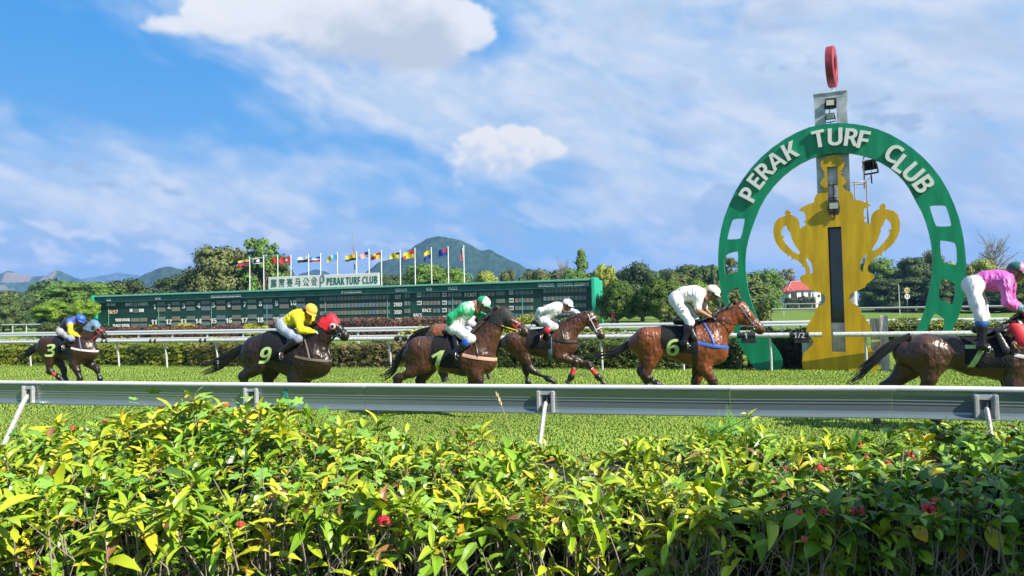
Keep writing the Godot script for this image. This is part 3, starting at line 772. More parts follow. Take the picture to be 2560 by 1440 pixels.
func make_sky() -> Sky:
	nz_a = new_noise(11, 0.012, 5)
	nz_b = new_noise(23, 0.010, 3)
	nz_c = new_noise(37, 0.022, 4)
	var w := 3072
	var h := w / 2
	var data := PackedFloat32Array()
	data.resize(w * h * 3)
	var inv := 1.0 / EXPOSURE
	var half := h / 2
	for y in half + 1:
		var el := 90.0 - (y + 0.5) * 180.0 / h
		var ce := cos(deg_to_rad(el))
		var se := sin(deg_to_rad(el))
		var step := 1
		if el > 34.0: step = 6
		elif el < 1.0: step = 3
		for x in range(0, w, step):
			var az := (x + 0.5) * 360.0 / w
			if az > 180.0: az -= 360.0
			if step == 1 and absf(az) > 44.0 and x % 4 != 0:
				continue
			var a := deg_to_rad(az)
			var c := sky_color(az, el, Vector3(sin(a) * ce, se, -cos(a) * ce)) * inv
			var n := step if step > 1 else (4 if absf(az) > 44.0 else 1)
			for q in n:
				if x + q >= w: break
				var o := (y * w + x + q) * 3
				data[o] = c.x; data[o + 1] = c.y; data[o + 2] = c.z
	for y in range(half + 1, h):
		for x in w:
			var o := (y * w + x) * 3
			data[o] = 0.16; data[o + 1] = 0.2; data[o + 2] = 0.1
	var im := Image.create_from_data(w, h, false, Image.FORMAT_RGBF, data.to_byte_array())
	var m := PanoramaSkyMaterial.new()
	m.panorama = ImageTexture.create_from_image(im)
	var s := Sky.new()
	s.sky_material = m
	return s


func camera_and_light() -> void:
	var cam := Camera3D.new()
	cam.name = "camera"
	add_child(cam)
	var pitch := 0.0342
	var roll := 0.021
	var fwd := Vector3(0, sin(pitch), -cos(pitch))
	var up0 := Vector3(0, cos(pitch), sin(pitch))
	cam.basis = Basis(Vector3.RIGHT * cos(roll) - up0 * sin(roll), up0 * cos(roll) + Vector3.RIGHT * sin(roll), -fwd)
	cam.position = Vector3(0, EYE, 0)
	cam.fov = rad_to_deg(2.0 * atan(720.0 / 1900.0))
	cam.near = 0.1
	cam.far = 9000.0
	cam.current = true
	var e := Environment.new()
	e.background_mode = Environment.BG_SKY
	e.sky = make_sky()
	e.tonemap_mode = Environment.TONE_MAPPER_LINEAR
	e.tonemap_exposure = EXPOSURE
	e.ssao_enabled = true
	e.ssil_enabled = true
	e.sdfgi_enabled = true
	e.fog_enabled = true
	e.fog_density = 0.00019
	e.fog_light_color = Color(0.50, 0.68, 0.95)
	var we := WorldEnvironment.new()
	we.name = "world_environment"
	we.environment = e
	add_child(we)
	var sun := DirectionalLight3D.new()
	sun.name = "sun"
	add_child(sun)
	sun.basis = Basis.looking_at(-SUN_TO.normalized(), Vector3.UP)
	sun.light_energy = 1.6
	sun.light_angular_distance = 0.5
	sun.light_color = Color(1.0, 0.965, 0.90)
	sun.shadow_enabled = true
	sun.sky_mode = DirectionalLight3D.SKY_MODE_LIGHT_ONLY


# ------------------------------------------------------------------ land
func land() -> void:
	var m := MB.new()
	var zs := [30.0, 6.0, 0.0, -4.0, -8.0, -14.0, -20.0, -27.0, -35.0, -45.0, -60.0, -75.0, -90.0, -105.0, -120.0, -140.0, -165.0, -200.0, -300.0, -600.0, -1500.0, -6500.0]
	for k in zs.size() - 1:
		var z0: float = zs[k]
		var z1: float = zs[k + 1]
		for q in 16:
			var w0 := 60.0 + absf(z0) * 1.2
			var w1 := 60.0 + absf(z1) * 1.2
			var a := Vector3(lerpf(-w0, w0, q / 16.0), gy(z0), z0)
			var b := Vector3(lerpf(-w0, w0, (q + 1) / 16.0), gy(z0), z0)
			var d := Vector3(lerpf(-w1, w1, (q + 1) / 16.0), gy(z1), z1)
			var e := Vector3(lerpf(-w1, w1, q / 16.0), gy(z1), z1)
			m.quad(a, b, d, e)
	var t := noise_tex("turf", 0.02, 5, 0.62, 1.0, 3, 512)
	struct("ground", m.done(), mat("turf", lin(0.23, 0.36, 0.07), 0.95, 0.0, {"tex": t, "uv": 0.16, "world": true, "bump": noise_tex("turf_bump", 0.12, 4, 0, 1, 9), "bump_cm": 4.0, "spec": 0.2}))
	# hills
	var hn := new_noise(71, 0.02, 4)
	var hm := mat("hill", lin(1, 1, 1), 0.95, 0.0, {"vc": true, "spec": 0.1})
	var tones := [lin(0.030, 0.062, 0.036), lin(0.035, 0.065, 0.045), lin(0.036, 0.066, 0.036), lin(0.06, 0.10, 0.08), lin(0.035, 0.075, 0.04)]
	for hi in HILLS.size():
		var Z: float = HILLS[hi][0]
		var pr: Array = HILLS[hi][1]
		var hb := MB.new()
		var x0: float = pr[0][0]
		var x1: float = pr[pr.size() - 1][0]
		var nx := 320 if hi < 1 else 200
		var nt := 70
		var vs := []
		for t2 in nt + 1:
			var s := float(t2) / nt     # 0 in front at the foot, 0.62 the ridge, 1 behind
			for k in nx + 1:
				var x := lerpf(x0, x1, float(k) / nx)
				var y := 0.0
				for q in pr.size() - 1:
					if x >= pr[q][0] and x <= pr[q + 1][0]:
						var u: float = (x - pr[q][0]) / (pr[q + 1][0] - pr[q][0])
						y = lerpf(pr[q][1], pr[q + 1][1], u * u * (3.0 - 2.0 * u) * 0.5 + u * 0.5)
				y = lerpf(2.0, y, smoothstep(0.0, 0.06, float(k) / nx) * smoothstep(1.0, 0.94, float(k) / nx))
				var dep := (x1 - x0) * 0.30
				var z := -Z + dep * (0.62 - s)
				var shape := sin(clampf(s / 0.62, 0.0, 1.0) * PI * 0.5) if s < 0.62 else cos((s - 0.62) / 0.38 * PI * 0.5)
				shape = pow(maxf(shape, 0.0), 0.9)
				var f := 1.0 / (Z * 0.0045)
				var n := hn.get_noise_3d(x * f * 3.4, s * 60.0, 0.0)
				var gul := hn.get_noise_2d(x * f * 1.1 + 300.0, s * 12.0) * 0.16 * sin(s / 0.62 * PI * 0.5)
				var rise := (y - 2.0) * (shape * (1.0 + gul * (1.0 - smoothstep(0.5, 0.62, s) * 0.8))) + n * Z * 0.0042 * shape
				vs.append(Vector3(x + n * Z * 0.001, 2.0 + rise, z))
		for v in vs:
			var nn := hn.get_noise_3d(v.x * 6000.0 / Z, v.y * 7000.0 / Z, v.z * 2500.0 / Z)
			var cc: Color = tones[hi] * (1.0 + nn * 0.85)
			if hi == 4:
				var bare := hn.get_noise_2d(v.x * 0.06 + 40.0, v.y * 0.5)
				if (v.y > 104.0 and v.x > -1520.0 and v.x < -1440.0 and bare > 0.02) or (v.y > 116.0 and v.x > -1412.0 and v.x < -1375.0 and bare > 0.02):
					cc = lin(0.20, 0.17, 0.145)
			hb.v.append(v)
			hb.c.append(Color(cc.r, cc.g, cc.b))
		for t2 in nt:
			for k in nx:
				var a := t2 * (nx + 1) + k
				hb.i.append_array([a, a + nx + 2, a + 1, a, a + nx + 1, a + nx + 2])
		hb.n = normals(hb.v, hb.i)
		struct("hill", hb.done(), hm)


# ------------------------------------------------------------------ trees
func leaf_cloud(sd: int, blobs: Array, n: int, size: float, spread := 0.45, tone := 0.3, core := true) -> ArrayMesh:
	rng.seed = sd
	var m := MB.new()
	var tot := 0.0
	for b in blobs: tot += b[1].x * b[1].z + b[1].x * b[1].y
	for b in blobs:
		var ctr: Vector3 = b[0]
		var r: Vector3 = b[1]
		var bt := rnd(1.0 - tone, 1.0 + tone)
		var yl := rnd(-0.12, 0.12)
		if core: m.ball(ctr, r * 0.70, Color(bt * 0.8, bt * 0.8, bt * 0.8), Basis.IDENTITY, 8)
		for k in int(n * (r.x * r.z + r.x * r.y) / tot):
			var u := Vector3(rng.randfn(), rng.randfn(), rng.randfn()).normalized()
			if u.y < -0.35: u.y = -u.y
			var p := ctr + u * r * rnd(0.75, 1.28)
			var nn := (u / r).normalized()
			var g := (nn + Vector3(rng.randfn(), rng.randfn(), rng.randfn()) * spread).normalized()
			var s := g.cross(Vector3(rng.randfn(), rng.randfn(), rng.randfn())).normalized()
			var t := g.cross(s)
			var z := size * rnd(0.6, 1.35)
			var ct := bt * rnd(0.72, 1.3)
			var col := Color(ct * (1.0 + yl), ct, ct * (1.0 - yl))
			var q := (nn * 0.75 + g * 0.45 + Vector3(0, 0.12, 0)).normalized()
			m.quadn(p - s * z * 0.5, p - t * z * 0.32 + s * z * 0.05, p + s * z * 0.55, p + t * z * 0.36, q, col)
	return m.done()


var crowns := {}
var trunk_mesh: ArrayMesh
var bare_mesh: ArrayMesh


func build_crowns() -> void:
	var kinds := {"dense": [], "rain": [], "tall": [], "forest": [], "open": [], "ball": []}
	for kind in kinds:
		for variant in 2:
			rng.seed = kind.hash() % 9973 + variant * 77
			var bl := []
			if kind == "dense":
				for k in 44:
					var a := rnd(0, TAU)
					var e := rnd(-0.75, 1.0)
					var rr := 0.40 * sqrt(maxf(0.05, 1.0 - e * e * 0.9)) * rnd(0.7, 1.0)
					var s := rnd(0.09, 0.17)
					bl.append([Vector3(cos(a) * rr, 0.42 + e * 0.44, sin(a) * rr), Vector3(s, s * 0.85, s)])
				bl.append([Vector3(0, 0.40, 0), Vector3(0.34, 0.38, 0.34)])
			elif kind == "rain":
				for k in 60:
					var a := rnd(0, TAU)
					var rr := 0.45 * sqrt(rnd(0, 1))
					var s := rnd(0.08, 0.15)
					var low := rnd(0.55, 1.0)
					bl.append([Vector3(cos(a) * rr, (0.90 - 1.5 * rr * rr) * low, sin(a) * rr), Vector3(s * 1.2, s * 0.8, s * 1.2)])
				bl.append([Vector3(0, 0.42, 0), Vector3(0.30, 0.30, 0.30)])
			elif kind == "tall":
				for k in 40:
					var y := rnd(0.06, 0.97)
					var a := rnd(0, TAU)
					var rr := 0.44 * (1.04 - y) * rnd(0.2, 1.0)
					var s := rnd(0.09, 0.17) * (1.35 - y * 0.75)
					bl.append([Vector3(cos(a) * rr, y, sin(a) * rr), Vector3(s, s * 0.6, s)])
			elif kind == "forest":
				for k in 60:
					var a := rnd(0, TAU)
					var y := rnd(0.02, 0.93)
					var rr := 0.45 * sqrt(maxf(0.06, 1.0 - pow(absf(y - 0.40) / 0.62, 2.4))) * rnd(0.5, 1.0)
					var s := rnd(0.08, 0.19)
					bl.append([Vector3(cos(a) * rr, y, sin(a) * rr), Vector3(s, s * 0.72, s)])
				bl.append([Vector3(0, 0.36, 0), Vector3(0.30, 0.34, 0.30)])
			elif kind == "open":
				for k in 46:
					var a := rnd(0, TAU)
					var y := rnd(0.1, 0.97)
					var rr := 0.46 * sqrt(rnd(0.05, 1.0)) * (1.1 - y * 0.5)
					var s := rnd(0.06, 0.13)
					bl.append([Vector3(cos(a) * rr, y, sin(a) * rr), Vector3(s, s * 0.7, s)])
			else:
				for k in 60:
					var u := Vector3(rng.randfn(), rng.randfn(), rng.randfn()).normalized()
					if u.y < -0.5: u.y = -u.y
					var s := rnd(0.08, 0.13)
					bl.append([Vector3(0, 0.46, 0) + u * Vector3(0.42, 0.44, 0.42) * rnd(0.9, 1.0), Vector3(s, s * 0.9, s)])
				bl.append([Vector3(0, 0.46, 0), Vector3(0.39, 0.42, 0.39)])
			var cnt := {"dense": 8000, "rain": 8500, "tall": 5200, "forest": 11000, "open": 4800, "ball": 10000}
			kinds[kind].append(leaf_cloud(variant * 31 + kind.hash() % 997, bl, cnt[kind], {"dense": 0.042, "rain": 0.034, "tall": 0.058, "forest": 0.036, "open": 0.046, "ball": 0.034}[kind], 0.45, 0.32, kind != "open"))
	crowns = kinds
	var t := MB.new()
	t.tube([Vector3(0, -0.02, 0), Vector3(0.03, 0.3, 0), Vector3(-0.02, 0.7, 0.02), Vector3(0.02, 1.0, 0)], [0.05, 0.035, 0.025, 0.012], 7)
	for k in 7:
		var a := TAU * k / 7.0 + 0.3 * k
		t.tube([Vector3(0, 0.3 + 0.06 * k, 0), Vector3(cos(a) * 0.16, 0.5 + 0.06 * k, sin(a) * 0.16), Vector3(cos(a) * 0.32, 0.62 + 0.05 * k, sin(a) * 0.32)], [0.022, 0.014, 0.006], 5)
	trunk_mesh = t.done()
	rng.seed = 404
	var b := MB.new()
	b.tube([Vector3(0, 0, 0), Vector3(0.01, 0.4, 0), Vector3(0, 0.75, 0)], [0.02, 0.014, 0.008], 6)
	for k in 90:
		var a := rnd(0, TAU)
		var y := rnd(0.3, 0.8)
		var p := Vector3(0, y, 0)
		var dir := Vector3(cos(a), rnd(0.3, 1.2), sin(a)).normalized()
		var l := rnd(0.12, 0.34)
		var e := p + dir * l
		b.tube([p, p + dir * l * 0.5 + Vector3(0, -0.01, 0), e], [0.006, 0.0045, 0.003], 4)
		for q in 3:
			var d2 := (dir + Vector3(rng.randfn(), rng.randfn() + 0.4, rng.randfn()) * 0.6).normalized()
			b.tube([p + dir * l * rnd(0.4, 0.9), e + d2 * 0.08], [0.0035, 0.002], 3)
			if rng.randf() < 0.6: b.ball(e + d2 * 0.08, Vector3.ONE * 0.009, Color.WHITE, Basis.IDENTITY, 4)
	bare_mesh = b.done()


func leaf_mat(tone: int) -> StandardMaterial3D:
	var cs := [lin(0.095, 0.15, 0.035), lin(0.08, 0.13, 0.045), lin(0.15, 0.175, 0.05), lin(0.13, 0.24, 0.035), lin(0.19, 0.31, 0.025), lin(0.33, 0.37, 0.05), lin(0.27, 0.28, 0.17), lin(0.09, 0.155, 0.016)]
	var c: Color = cs[tone]
	return mat("leaves_%d" % tone, c, 0.6, 0.0, {"vc": true, "spec": 0.35, "back": Color(0.28, 0.34, 0.12)})


func trees() -> void:
	build_crowns()
	var bark := mat("bark", lin(0.16, 0.13, 0.10), 0.9, 0.0, {"bump": noise_tex("bark", 0.08, 4, 0, 1, 4), "bump_cm": 3.0, "uv": 0.7})
	var q := 0
	for t in TREES:
		var w: float = t[3]
		var h: float = t[4]
		var o := thing("tree", t[6], "tree", Vector3(t[1], gy(t[2]), t[2]), fmod(q * 2.4, TAU), "trees beyond the course")
		if t[0] == "bare":
			var bb := obj("crown", bare_mesh, mat("dry_twigs", lin(0.30, 0.27, 0.20), 0.9), o)
			bb.scale = Vector3(w * 1.5, h, w * 1.5)
		else:
			var low := {"dense": 0.02, "rain": 0.22, "tall": 0.05, "forest": 0.02, "open": 0.12, "ball": 0.03}
			var y0: float = h * low[t[0]]
			var tr := obj("trunk", trunk_mesh, bark, o)
			tr.scale = Vector3(minf(w, h) * 0.9, h * 0.9, minf(w, h) * 0.9)
			var cr := obj("crown", crowns[t[0]][q % 2], leaf_mat(t[5]), o)
			cr.position.y = y0
			cr.scale = Vector3(w * 1.04, (h - y0) * 0.98, w * 1.04)
		q += 1
	# the wood behind: one mass
	rng.seed = 90
	var xf := []
	var cols := []
	for k in 210:
		var z := -rnd(132, 235)
		var x := rnd(-1.0, 1.0) * absf(z) * 0.9
		if k % 3 == 0: x = rnd(-0.9, -0.3) * absf(z)
		if k % 3 == 1: x = rnd(0.05, 0.30) * absf(z)
		var s := rnd(9, 16)
		if x > 40.0 and x < 95.0 and z > -232.0: z = -rnd(222, 245)
		xf.append(Transform3D(Basis(Vector3.UP, rnd(0, TAU)).scaled(Vector3(s, rnd(6.5, 10.5), s)), Vector3(x, gy(z) - 1.2, z)))
		var g := rnd(0.7, 1.25)
		cols.append(Color(g * rnd(0.85, 1.25), g, g * rnd(0.8, 1.1)))
	many("woods", crowns["dense"][0], leaf_mat(0), xf, cols)


# ------------------------------------------------------------------ hedges made of small leaves
func hedge_leaf() -> ArrayMesh:
	var m := MB.new()
	for k in 3:
		var a := TAU * k / 3.0 + 0.4
		var d := Vector3(cos(a), 0.25, sin(a)).normalized()
		var s := d.cross(Vector3.UP).normalized()
		m.quadn(Vector3.ZERO, d * 0.5 + s * 0.26 + Vector3(0, 0.06, 0), d, d * 0.5 - s * 0.26 + Vector3(0, 0.06, 0), (Vector3.UP + d * 0.35).normalized(), Color.WHITE)
	return m.done()


var small_leaf: ArrayMesh


func hedge(called: String, label: String, p0: Vector3, p1: Vector3, h: float, depth: float, n: int, size: float, c0: Color, c1: Color, uneven := 0.12, group := "", core := lin(0.02, 0.03, 0.01), category := "hedge") -> Node3D:
	var ax := p1 - p0
	var o := thing(called, label, category, p0, -atan2(ax.z, ax.x), group)
	var l := Vector2(ax.x, ax.z).length()
	var dy := ax.y
	var cm := MB.new()
	var steps := maxi(2, int(l / 1.5))
	for k in steps:
		var x := (k + 0.5) * l / steps
		cm.box(Vector3(x, h * 0.40 + dy * (x / l), 0), Vector3(l / steps * 1.02, h * 0.80, depth * 0.62))
	obj("branches", cm.done(), mat("hedge_core_%.3f" % core.r, core, 0.95), o)
	if small_leaf == null: small_leaf = hedge_leaf()
	var xf := []
	var cols := []
	var fn := new_noise(int(p0.x * 13.0) + 5, 0.35, 3)
	for k in n:
		var x := rnd(0, l)
		var a := rnd(-0.15, 1.15) * PI     # round the profile from front to back over the top
		var e := 1.0 + fn.get_noise_2d(x, p0.z) * uneven * 2.2 + rnd(-0.05, 0.07)
		var sx := signf(cos(a)) * pow(absf(cos(a)), 0.55)
		var sy := pow(maxf(sin(a), 0.0), 0.5)
		var y := (sy * h * e) if rng.randf() < 0.45 else rnd(0.02, 1.0) * h * e
		var zz := sx * depth * 0.5 * e
		if y > h * e * 0.93: zz = rnd(-0.5, 0.5) * depth
		zz += rnd(-0.06, 0.06)
		var nn := Vector3(0, 0.55 + y / h * 0.5, zz / depth * 1.6).normalized()
		var ref := Vector3(rng.randfn(), rng.randfn(), rng.randfn()).normalized()
		var up := (nn + ref * 0.55).normalized()
		var s := up.cross(ref).normalized()
		var z := size * rnd(0.7, 1.35)
		xf.append(Transform3D(Basis(s * z, up * z, s.cross(up) * z), Vector3(x, y + dy * (x / l), zz)))
		var t := clampf(fn.get_noise_2d(x * 2.0 + 50.0, y * 3.0) * 0.9 + 0.45 + rnd(-0.25, 0.25), 0.0, 1.0)
		var g := rnd(0.75, 1.2)
		var c := c0.lerp(c1, t) * g
		cols.append(Color(c.r, c.g, c.b))
	many("foliage", small_leaf, mat("hedge_leaf", lin(1, 1, 1), 0.5, 0.0, {"vc": true, "spec": 0.4, "back": Color(0.3, 0.34, 0.14)}), xf, cols, o)
	return o


# ------------------------------------------------------------------ rails
func rail_frame(a: Vector3, b: Vector3) -> Transform3D:   # x along the rail, z to the camera's side
	var d := Vector3(b.x - a.x, 0, b.z - a.z).normalized()
	return Transform3D(Basis(d, Vector3.UP, d.cross(Vector3.UP)), a)


func sweep(profile: PackedVector2Array, x0: float, x1: float, y0: float, y1: float, m: MB, z0 := 0.0, z1 := 0.0) -> void:   # profile is (z, y), closed, drawn along x
	var p := profile
	var area := 0.0
	for k in p.size(): area += p[k].cross(p[(k + 1) % p.size()])
	if area > 0.0: p.reverse()
	for k in p.size():
		var a := p[k]
		var b := p[(k + 1) % p.size()]
		m.quad(Vector3(x0, y0 + a.y, z0 + a.x), Vector3(x0, y0 + b.y, z0 + b.x), Vector3(x1, y1 + b.y, z1 + b.x), Vector3(x1, y1 + a.y, z1 + a.x))
	var t := Geometry2D.triangulate_polygon(p)
	for k in range(0, t.size(), 3):
		var q := [p[t[k]], p[t[k + 1]], p[t[k + 2]]]
		m.tri(Vector3(x0, y0 + q[0].y, z0 + q[0].x), Vector3(x0, y0 + q[1].y, z0 + q[1].x), Vector3(x0, y0 + q[2].y, z0 + q[2].x))
		m.tri(Vector3(x1, y1 + q[0].y, z1 + q[0].x), Vector3(x1, y1 + q[2].y, z1 + q[2].x), Vector3(x1, y1 + q[1].y, z1 + q[1].x))


func front_rail() -> void:
	var a := Vector3(-6.92, 0, -10.27)
	var b := Vector3(4.535, 0, -6.79)
	var fr := rail_frame(a, b)
	var o := thing("guard_rail", "deep silver metal running rail across the front, just behind the flowering hedge", "rail", a)
	o.basis = fr.basis
	var metal := mat("rail_metal", lin(0.27, 0.335, 0.36), 0.38, 0.6, {"rtex": noise_tex("scuffs", 0.03, 4, 0.3, 0.75, 21), "uv": Vector3(0.5, 6.0, 6.0), "bump": noise_tex("rail_bump", 0.015, 3, 0, 1, 22), "bump_cm": 0.03})
	var white := mat("rail_cap", lin(0.78, 0.79, 0.79), 0.35, 0.15)
	# web of the rail with its grooves and rolled edges: (z towards the camera, y)
	var web := v2([[0.035, 1.060], [0.014, 1.045], [0.002, 1.01], [-0.008, 0.965], [-0.004, 0.962], [-0.004, 0.956], [-0.009, 0.953], [-0.011, 0.935], [-0.007, 0.932], [-0.007, 0.926], [-0.012, 0.923], [-0.015, 0.86], [-0.012, 0.838], [0.004, 0.822], [0.026, 0.816], [0.046, 0.814], [0.050, 0.806], [0.046, 0.798], [0.012, 0.800], [-0.014, 0.816], [-0.028, 0.87], [-0.026, 0.95], [-0.018, 1.02], [-0.006, 1.055], [0.03, 1.072]])
	var cuts := [[-4.0, -0.05, 0.0], [0.02, 4.9, 0.004], [7.45, 2.6, 0.0]]
	var xs := [-3.5, 1.15, 5.45, 9.45, 10.9, 16.5]
	var sag := [0.0, 0.0, -0.004, 0.002, 0.012, -0.02]
	for k in xs.size() - 1:
		var m := MB.new()
		sweep(web, xs[k] + (0.0 if k == 0 else 0.004), xs[k + 1], sag[k], sag[k + 1], m, (k % 2) * 0.003, (k % 2) * 0.003)
		obj("rail_web", m.done(), metal, o)
		var c := MB.new()
		c.tube([Vector3(xs[k] + 0.002, 1.076 + sag[k] - (k % 2) * 0.002, 0.012), Vector3(xs[k + 1] + 0.03, 1.076 + sag[k + 1] - (k % 2) * 0.002, 0.012)], [0.025 + (k % 2) * 0.0025, 0.025 + (k % 2) * 0.0025], 12)
		obj("rail_cap", c.done(), white, o)
	var steel := mat("galvanised", lin(0.66, 0.68, 0.70), 0.45, 0.25, {"tex": noise_tex("zinc", 0.05, 3, 0.72, 1.0, 31), "uv": 5.0, "rtex": noise_tex("scuffs", 0.03, 4, 0.3, 0.75, 21)})
	var leg := mat("post_paint", lin(0.62, 0.62, 0.60), 0.55, 0.1, {"tex": noise_tex("zinc", 0.05, 3, 0.72, 1.0, 31), "uv": 3.0})
	var dark := mat("dark_slot", lin(0.045, 0.055, 0.065), 0.4, 0.5)
	var posts := [-6.42, -3.13, 0.34, 4.24]
	for k in 4:
		var z: float = [-10.12, -9.12, -8.07, -6.88][k]
		var s := (Vector3(posts[k], 0, z) - a).dot(fr.basis.x)
		var br := MB.new()
		for e in [-1.0, 1.0]:
			br.bevel_box(Vector3(s + e * 0.078, 0.920, 0.026), Vector3(0.034, 0.23, 0.050), 0.006)
		br.bevel_box(Vector3(s, 1.015, 0.012), Vector3(0.20, 0.055, 0.02), 0.005)
		br.bevel_box(Vector3(s, 0.925, 0.002), Vector3(0.17, 0.22, 0.012), 0.004)
		obj("bracket", br.done(), steel, o)
		var sl := MB.new()
		sl.bevel_box(Vector3(s, 0.955, 0.010), Vector3(0.085, 0.11, 0.008), 0.002)
		obj("bracket_slot", sl.done(), dark, o)
		var bo := MB.new()
		bo.tube([Vector3(s + 0.004, 0.918, 0.012), Vector3(s + 0.004, 0.918, 0.034)], [0.014, 0.012], 8)
		bo.tube([Vector3(s + 0.012, 0.895, 0.012), Vector3(s + 0.012, 0.965, 0.020)], [0.006, 0.005], 6)
		obj("bolt", bo.done(), steel, o)
		var lg := MB.new()
		lg.tube([Vector3(s, 0.905, 0.03), Vector3(s - 0.004, 0.86, 0.07), Vector3(s - 0.01, 0.62, 0.20), Vector3(s - 0.02, 0.3, 0.36), Vector3(s - 0.03, -0.03, 0.5)], [0.034, 0.036, 0.036, 0.036, 0.036], 10, Color.WHITE, 0.62)
		obj("leg", lg.done(), leg, o)
	var st := MB.new()
	st.box(Vector3(4.42, 0.94, 0.0015), Vector3(0.05, 0.19, 0.022))
	obj("paint_stripe", st.done(), mat("teal_paint", lin(0.02, 0.22, 0.20), 0.5), o)


func far_rails() -> void:
	var white := mat("white_rail", lin(0.80, 0.81, 0.81), 0.4, 0.0, {"tex": noise_tex("zinc", 0.05, 3, 0.72, 1.0, 31), "uv": 0.8})
	var black := mat("black_marker", lin(0.012, 0.012, 0.013), 0.6)
	# tubular running rail on the infield side of the track
	var a := Vector3(-27.2, 0, -35.37)
	var b := Vector3(16.0, 0, -19.17)
	var fr := rail_frame(a, b)
	var len := a.distance_to(b)
	var o := thing("running_rail", "white tubular running rail beyond the horses, cut at the cup's slot", "rail", a)
	o.basis = fr.basis
	var gap0 := (Vector3(8.86, 0, -21.85) - a).dot(fr.basis.x)
	var gap1 := gap0 + 0.30
	for seg in [[0.0, 15.2], [15.22, 27.0], [27.02, gap0], [gap1, len]]:
		var m := MB.new()
		m.tube([Vector3(seg[0], 1.07, 0), Vector3(seg[1], 1.07, 0)], [0.072, 0.072], 14)
		obj("tube", m.done(), white, o)
	var x := 1.4
	while x < len:
		if absf(x - gap0 - 0.15) > 0.7:
			var m := MB.new()
			m.tube([Vector3(x, 1.01, 0), Vector3(x, 0.93, -0.05), Vector3(x + 0.01, 0.5, -0.12), Vector3(x + 0.01, -0.02, -0.16)], [0.03, 0.036, 0.036, 0.036], 8)
			obj("post", m.done(), white, o)
		x += 2.55
	for mk in [[794, ""], [262, ""], [383, ""], [508, ""], [1002, "5"], [1862, "1"], [1994, "1/2"]]:
		var u: float = (mk[0] - 1280.0) / 1900.0
		# where the rail crosses that bearing
		var t := (u * -a.z - a.x) / (fr.basis.x.x + u * fr.basis.x.z)
		var m := MB.new()
		var hw := 0.17 if mk[1] == "" else 0.26
		m.tube([Vector3(t - hw, 1.07, 0), Vector3(t - hw * 0.4, 1.07, 0)], [0.078, 0.078], 12)
		m.tube([Vector3(t + hw * 0.4, 1.07, 0), Vector3(t + hw, 1.07, 0)], [0.078, 0.078], 12)
		if mk[1] != "":
			m.tube([Vector3(t - hw * 0.41, 1.07, 0), Vector3(t + hw * 0.41, 1.07, 0)], [0.076, 0.076], 12)
			if mk[1] != "5":
				m.bevel_box(Vector3(t + 0.06, 0.95, 0.05), Vector3(0.42, 0.22, 0.012), 0.004)
		obj("distance_marker", m.done(), black, o)
		if mk[1] != "":
			var l := obj("number", lettering(mk[1], 0.12 if mk[1] == "5" else 0.15, 0.012), white, o)
			l.position = Vector3(t, 1.06, 0.083)
	# double guard rail beyond the infield hedge
	var c := Vector3(-46.0, 0, -61.6)
	var d := Vector3(30.0, 0, -39.6)
	var fg := rail_frame(c, d)
	var o2 := thing("barrier_rail", "white two beam barrier rail in front of the scoreboard's hedges", "rail", c)
	o2.basis = fg.basis
	var l2 := c.distance_to(d)
	var beam := v2([[0.02, 0.30], [0.06, 0.27], [0.06, 0.20], [0.0, 0.165], [0.0, 0.135], [0.06, 0.10], [0.06, 0.03], [0.02, 0.0], [-0.01, 0.0], [-0.01, 0.30]])
	var flat := v2([[0.03, 0.13], [0.05, 0.10], [0.05, 0.03], [0.03, 0.0], [-0.01, 0.0], [-0.01, 0.13]])
	var pale := mat("barrier_metal", lin(0.74, 0.76, 0.80), 0.45, 0.2)
	var k := 0
	while k * 12.0 < l2:
		var x1 := minf(l2, (k + 1) * 12.0)
		var y0 := lerpf(0.93, 0.80, k * 12.0 / l2)
		var y1 := lerpf(0.93, 0.80, x1 / l2)
		var m := MB.new()
		sweep(beam, k * 12.0 + 0.01, x1, y0, y1, m)
		obj("upper_beam", m.done(), pale, o2)
		m = MB.new()
		sweep(flat, k * 12.0 + 0.01, x1, y0 - 0.36, y1 - 0.36, m)
		obj("lower_beam", m.done(), white, o2)
		for q in 4:
			var px := k * 12.0 + q * 3.0 + 1.0
			if px < l2:
				m = MB.new()
				m.box(Vector3(px, 0.45, -0.07), Vector3(0.1, 0.92, 0.1))
				obj("post", m.done(), pale, o2)
		k += 1
	# rails of the far straight
	var n := 0
	for r in [[Vector3(38, 0, -170), Vector3(140, 0, -128), 1.15, "thick white outer rail of the far straight, right of the cup", 2.6], [Vector3(30, 0, -118), Vector3(100, 0, -92), 1.05, "dark undersided inner rail of the far straight", 5.2], [Vector3(-150, 0, -135), Vector3(-62, 0, -112), 1.1, "white rail of the far bend at the left edge", 2.6]]:
		var ra: Vector3 = r[0]
		var rb: Vector3 = r[1]
		var f3 := rail_frame(ra, rb)
		var o3 := thing("track_rail", r[3], "rail", ra)
		o3.basis = f3.basis
		var l3 := ra.distance_to(rb)
		var g0 := gy(ra.z)
		var g1 := gy(rb.z)
		var m := MB.new()
		sweep(v2([[0.06, 0.17], [0.09, 0.10], [0.06, 0.0], [-0.06, 0.0], [-0.06, 0.17]]), 0, l3, g0 + r[2], g1 + r[2], m)
		obj("beam", m.done(), white, o3)
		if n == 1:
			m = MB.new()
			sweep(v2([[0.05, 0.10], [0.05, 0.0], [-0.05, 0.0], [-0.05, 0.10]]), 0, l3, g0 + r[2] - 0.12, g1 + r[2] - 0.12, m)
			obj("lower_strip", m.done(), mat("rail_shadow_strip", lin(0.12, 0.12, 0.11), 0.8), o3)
		var px := 1.0
		m = MB.new()
		while px < l3:
			var g := lerpf(g0, g1, px / l3)
			m.box(Vector3(px, g + r[2] * 0.5, -0.02), Vector3(0.13, r[2], 0.1))
			px += r[4]
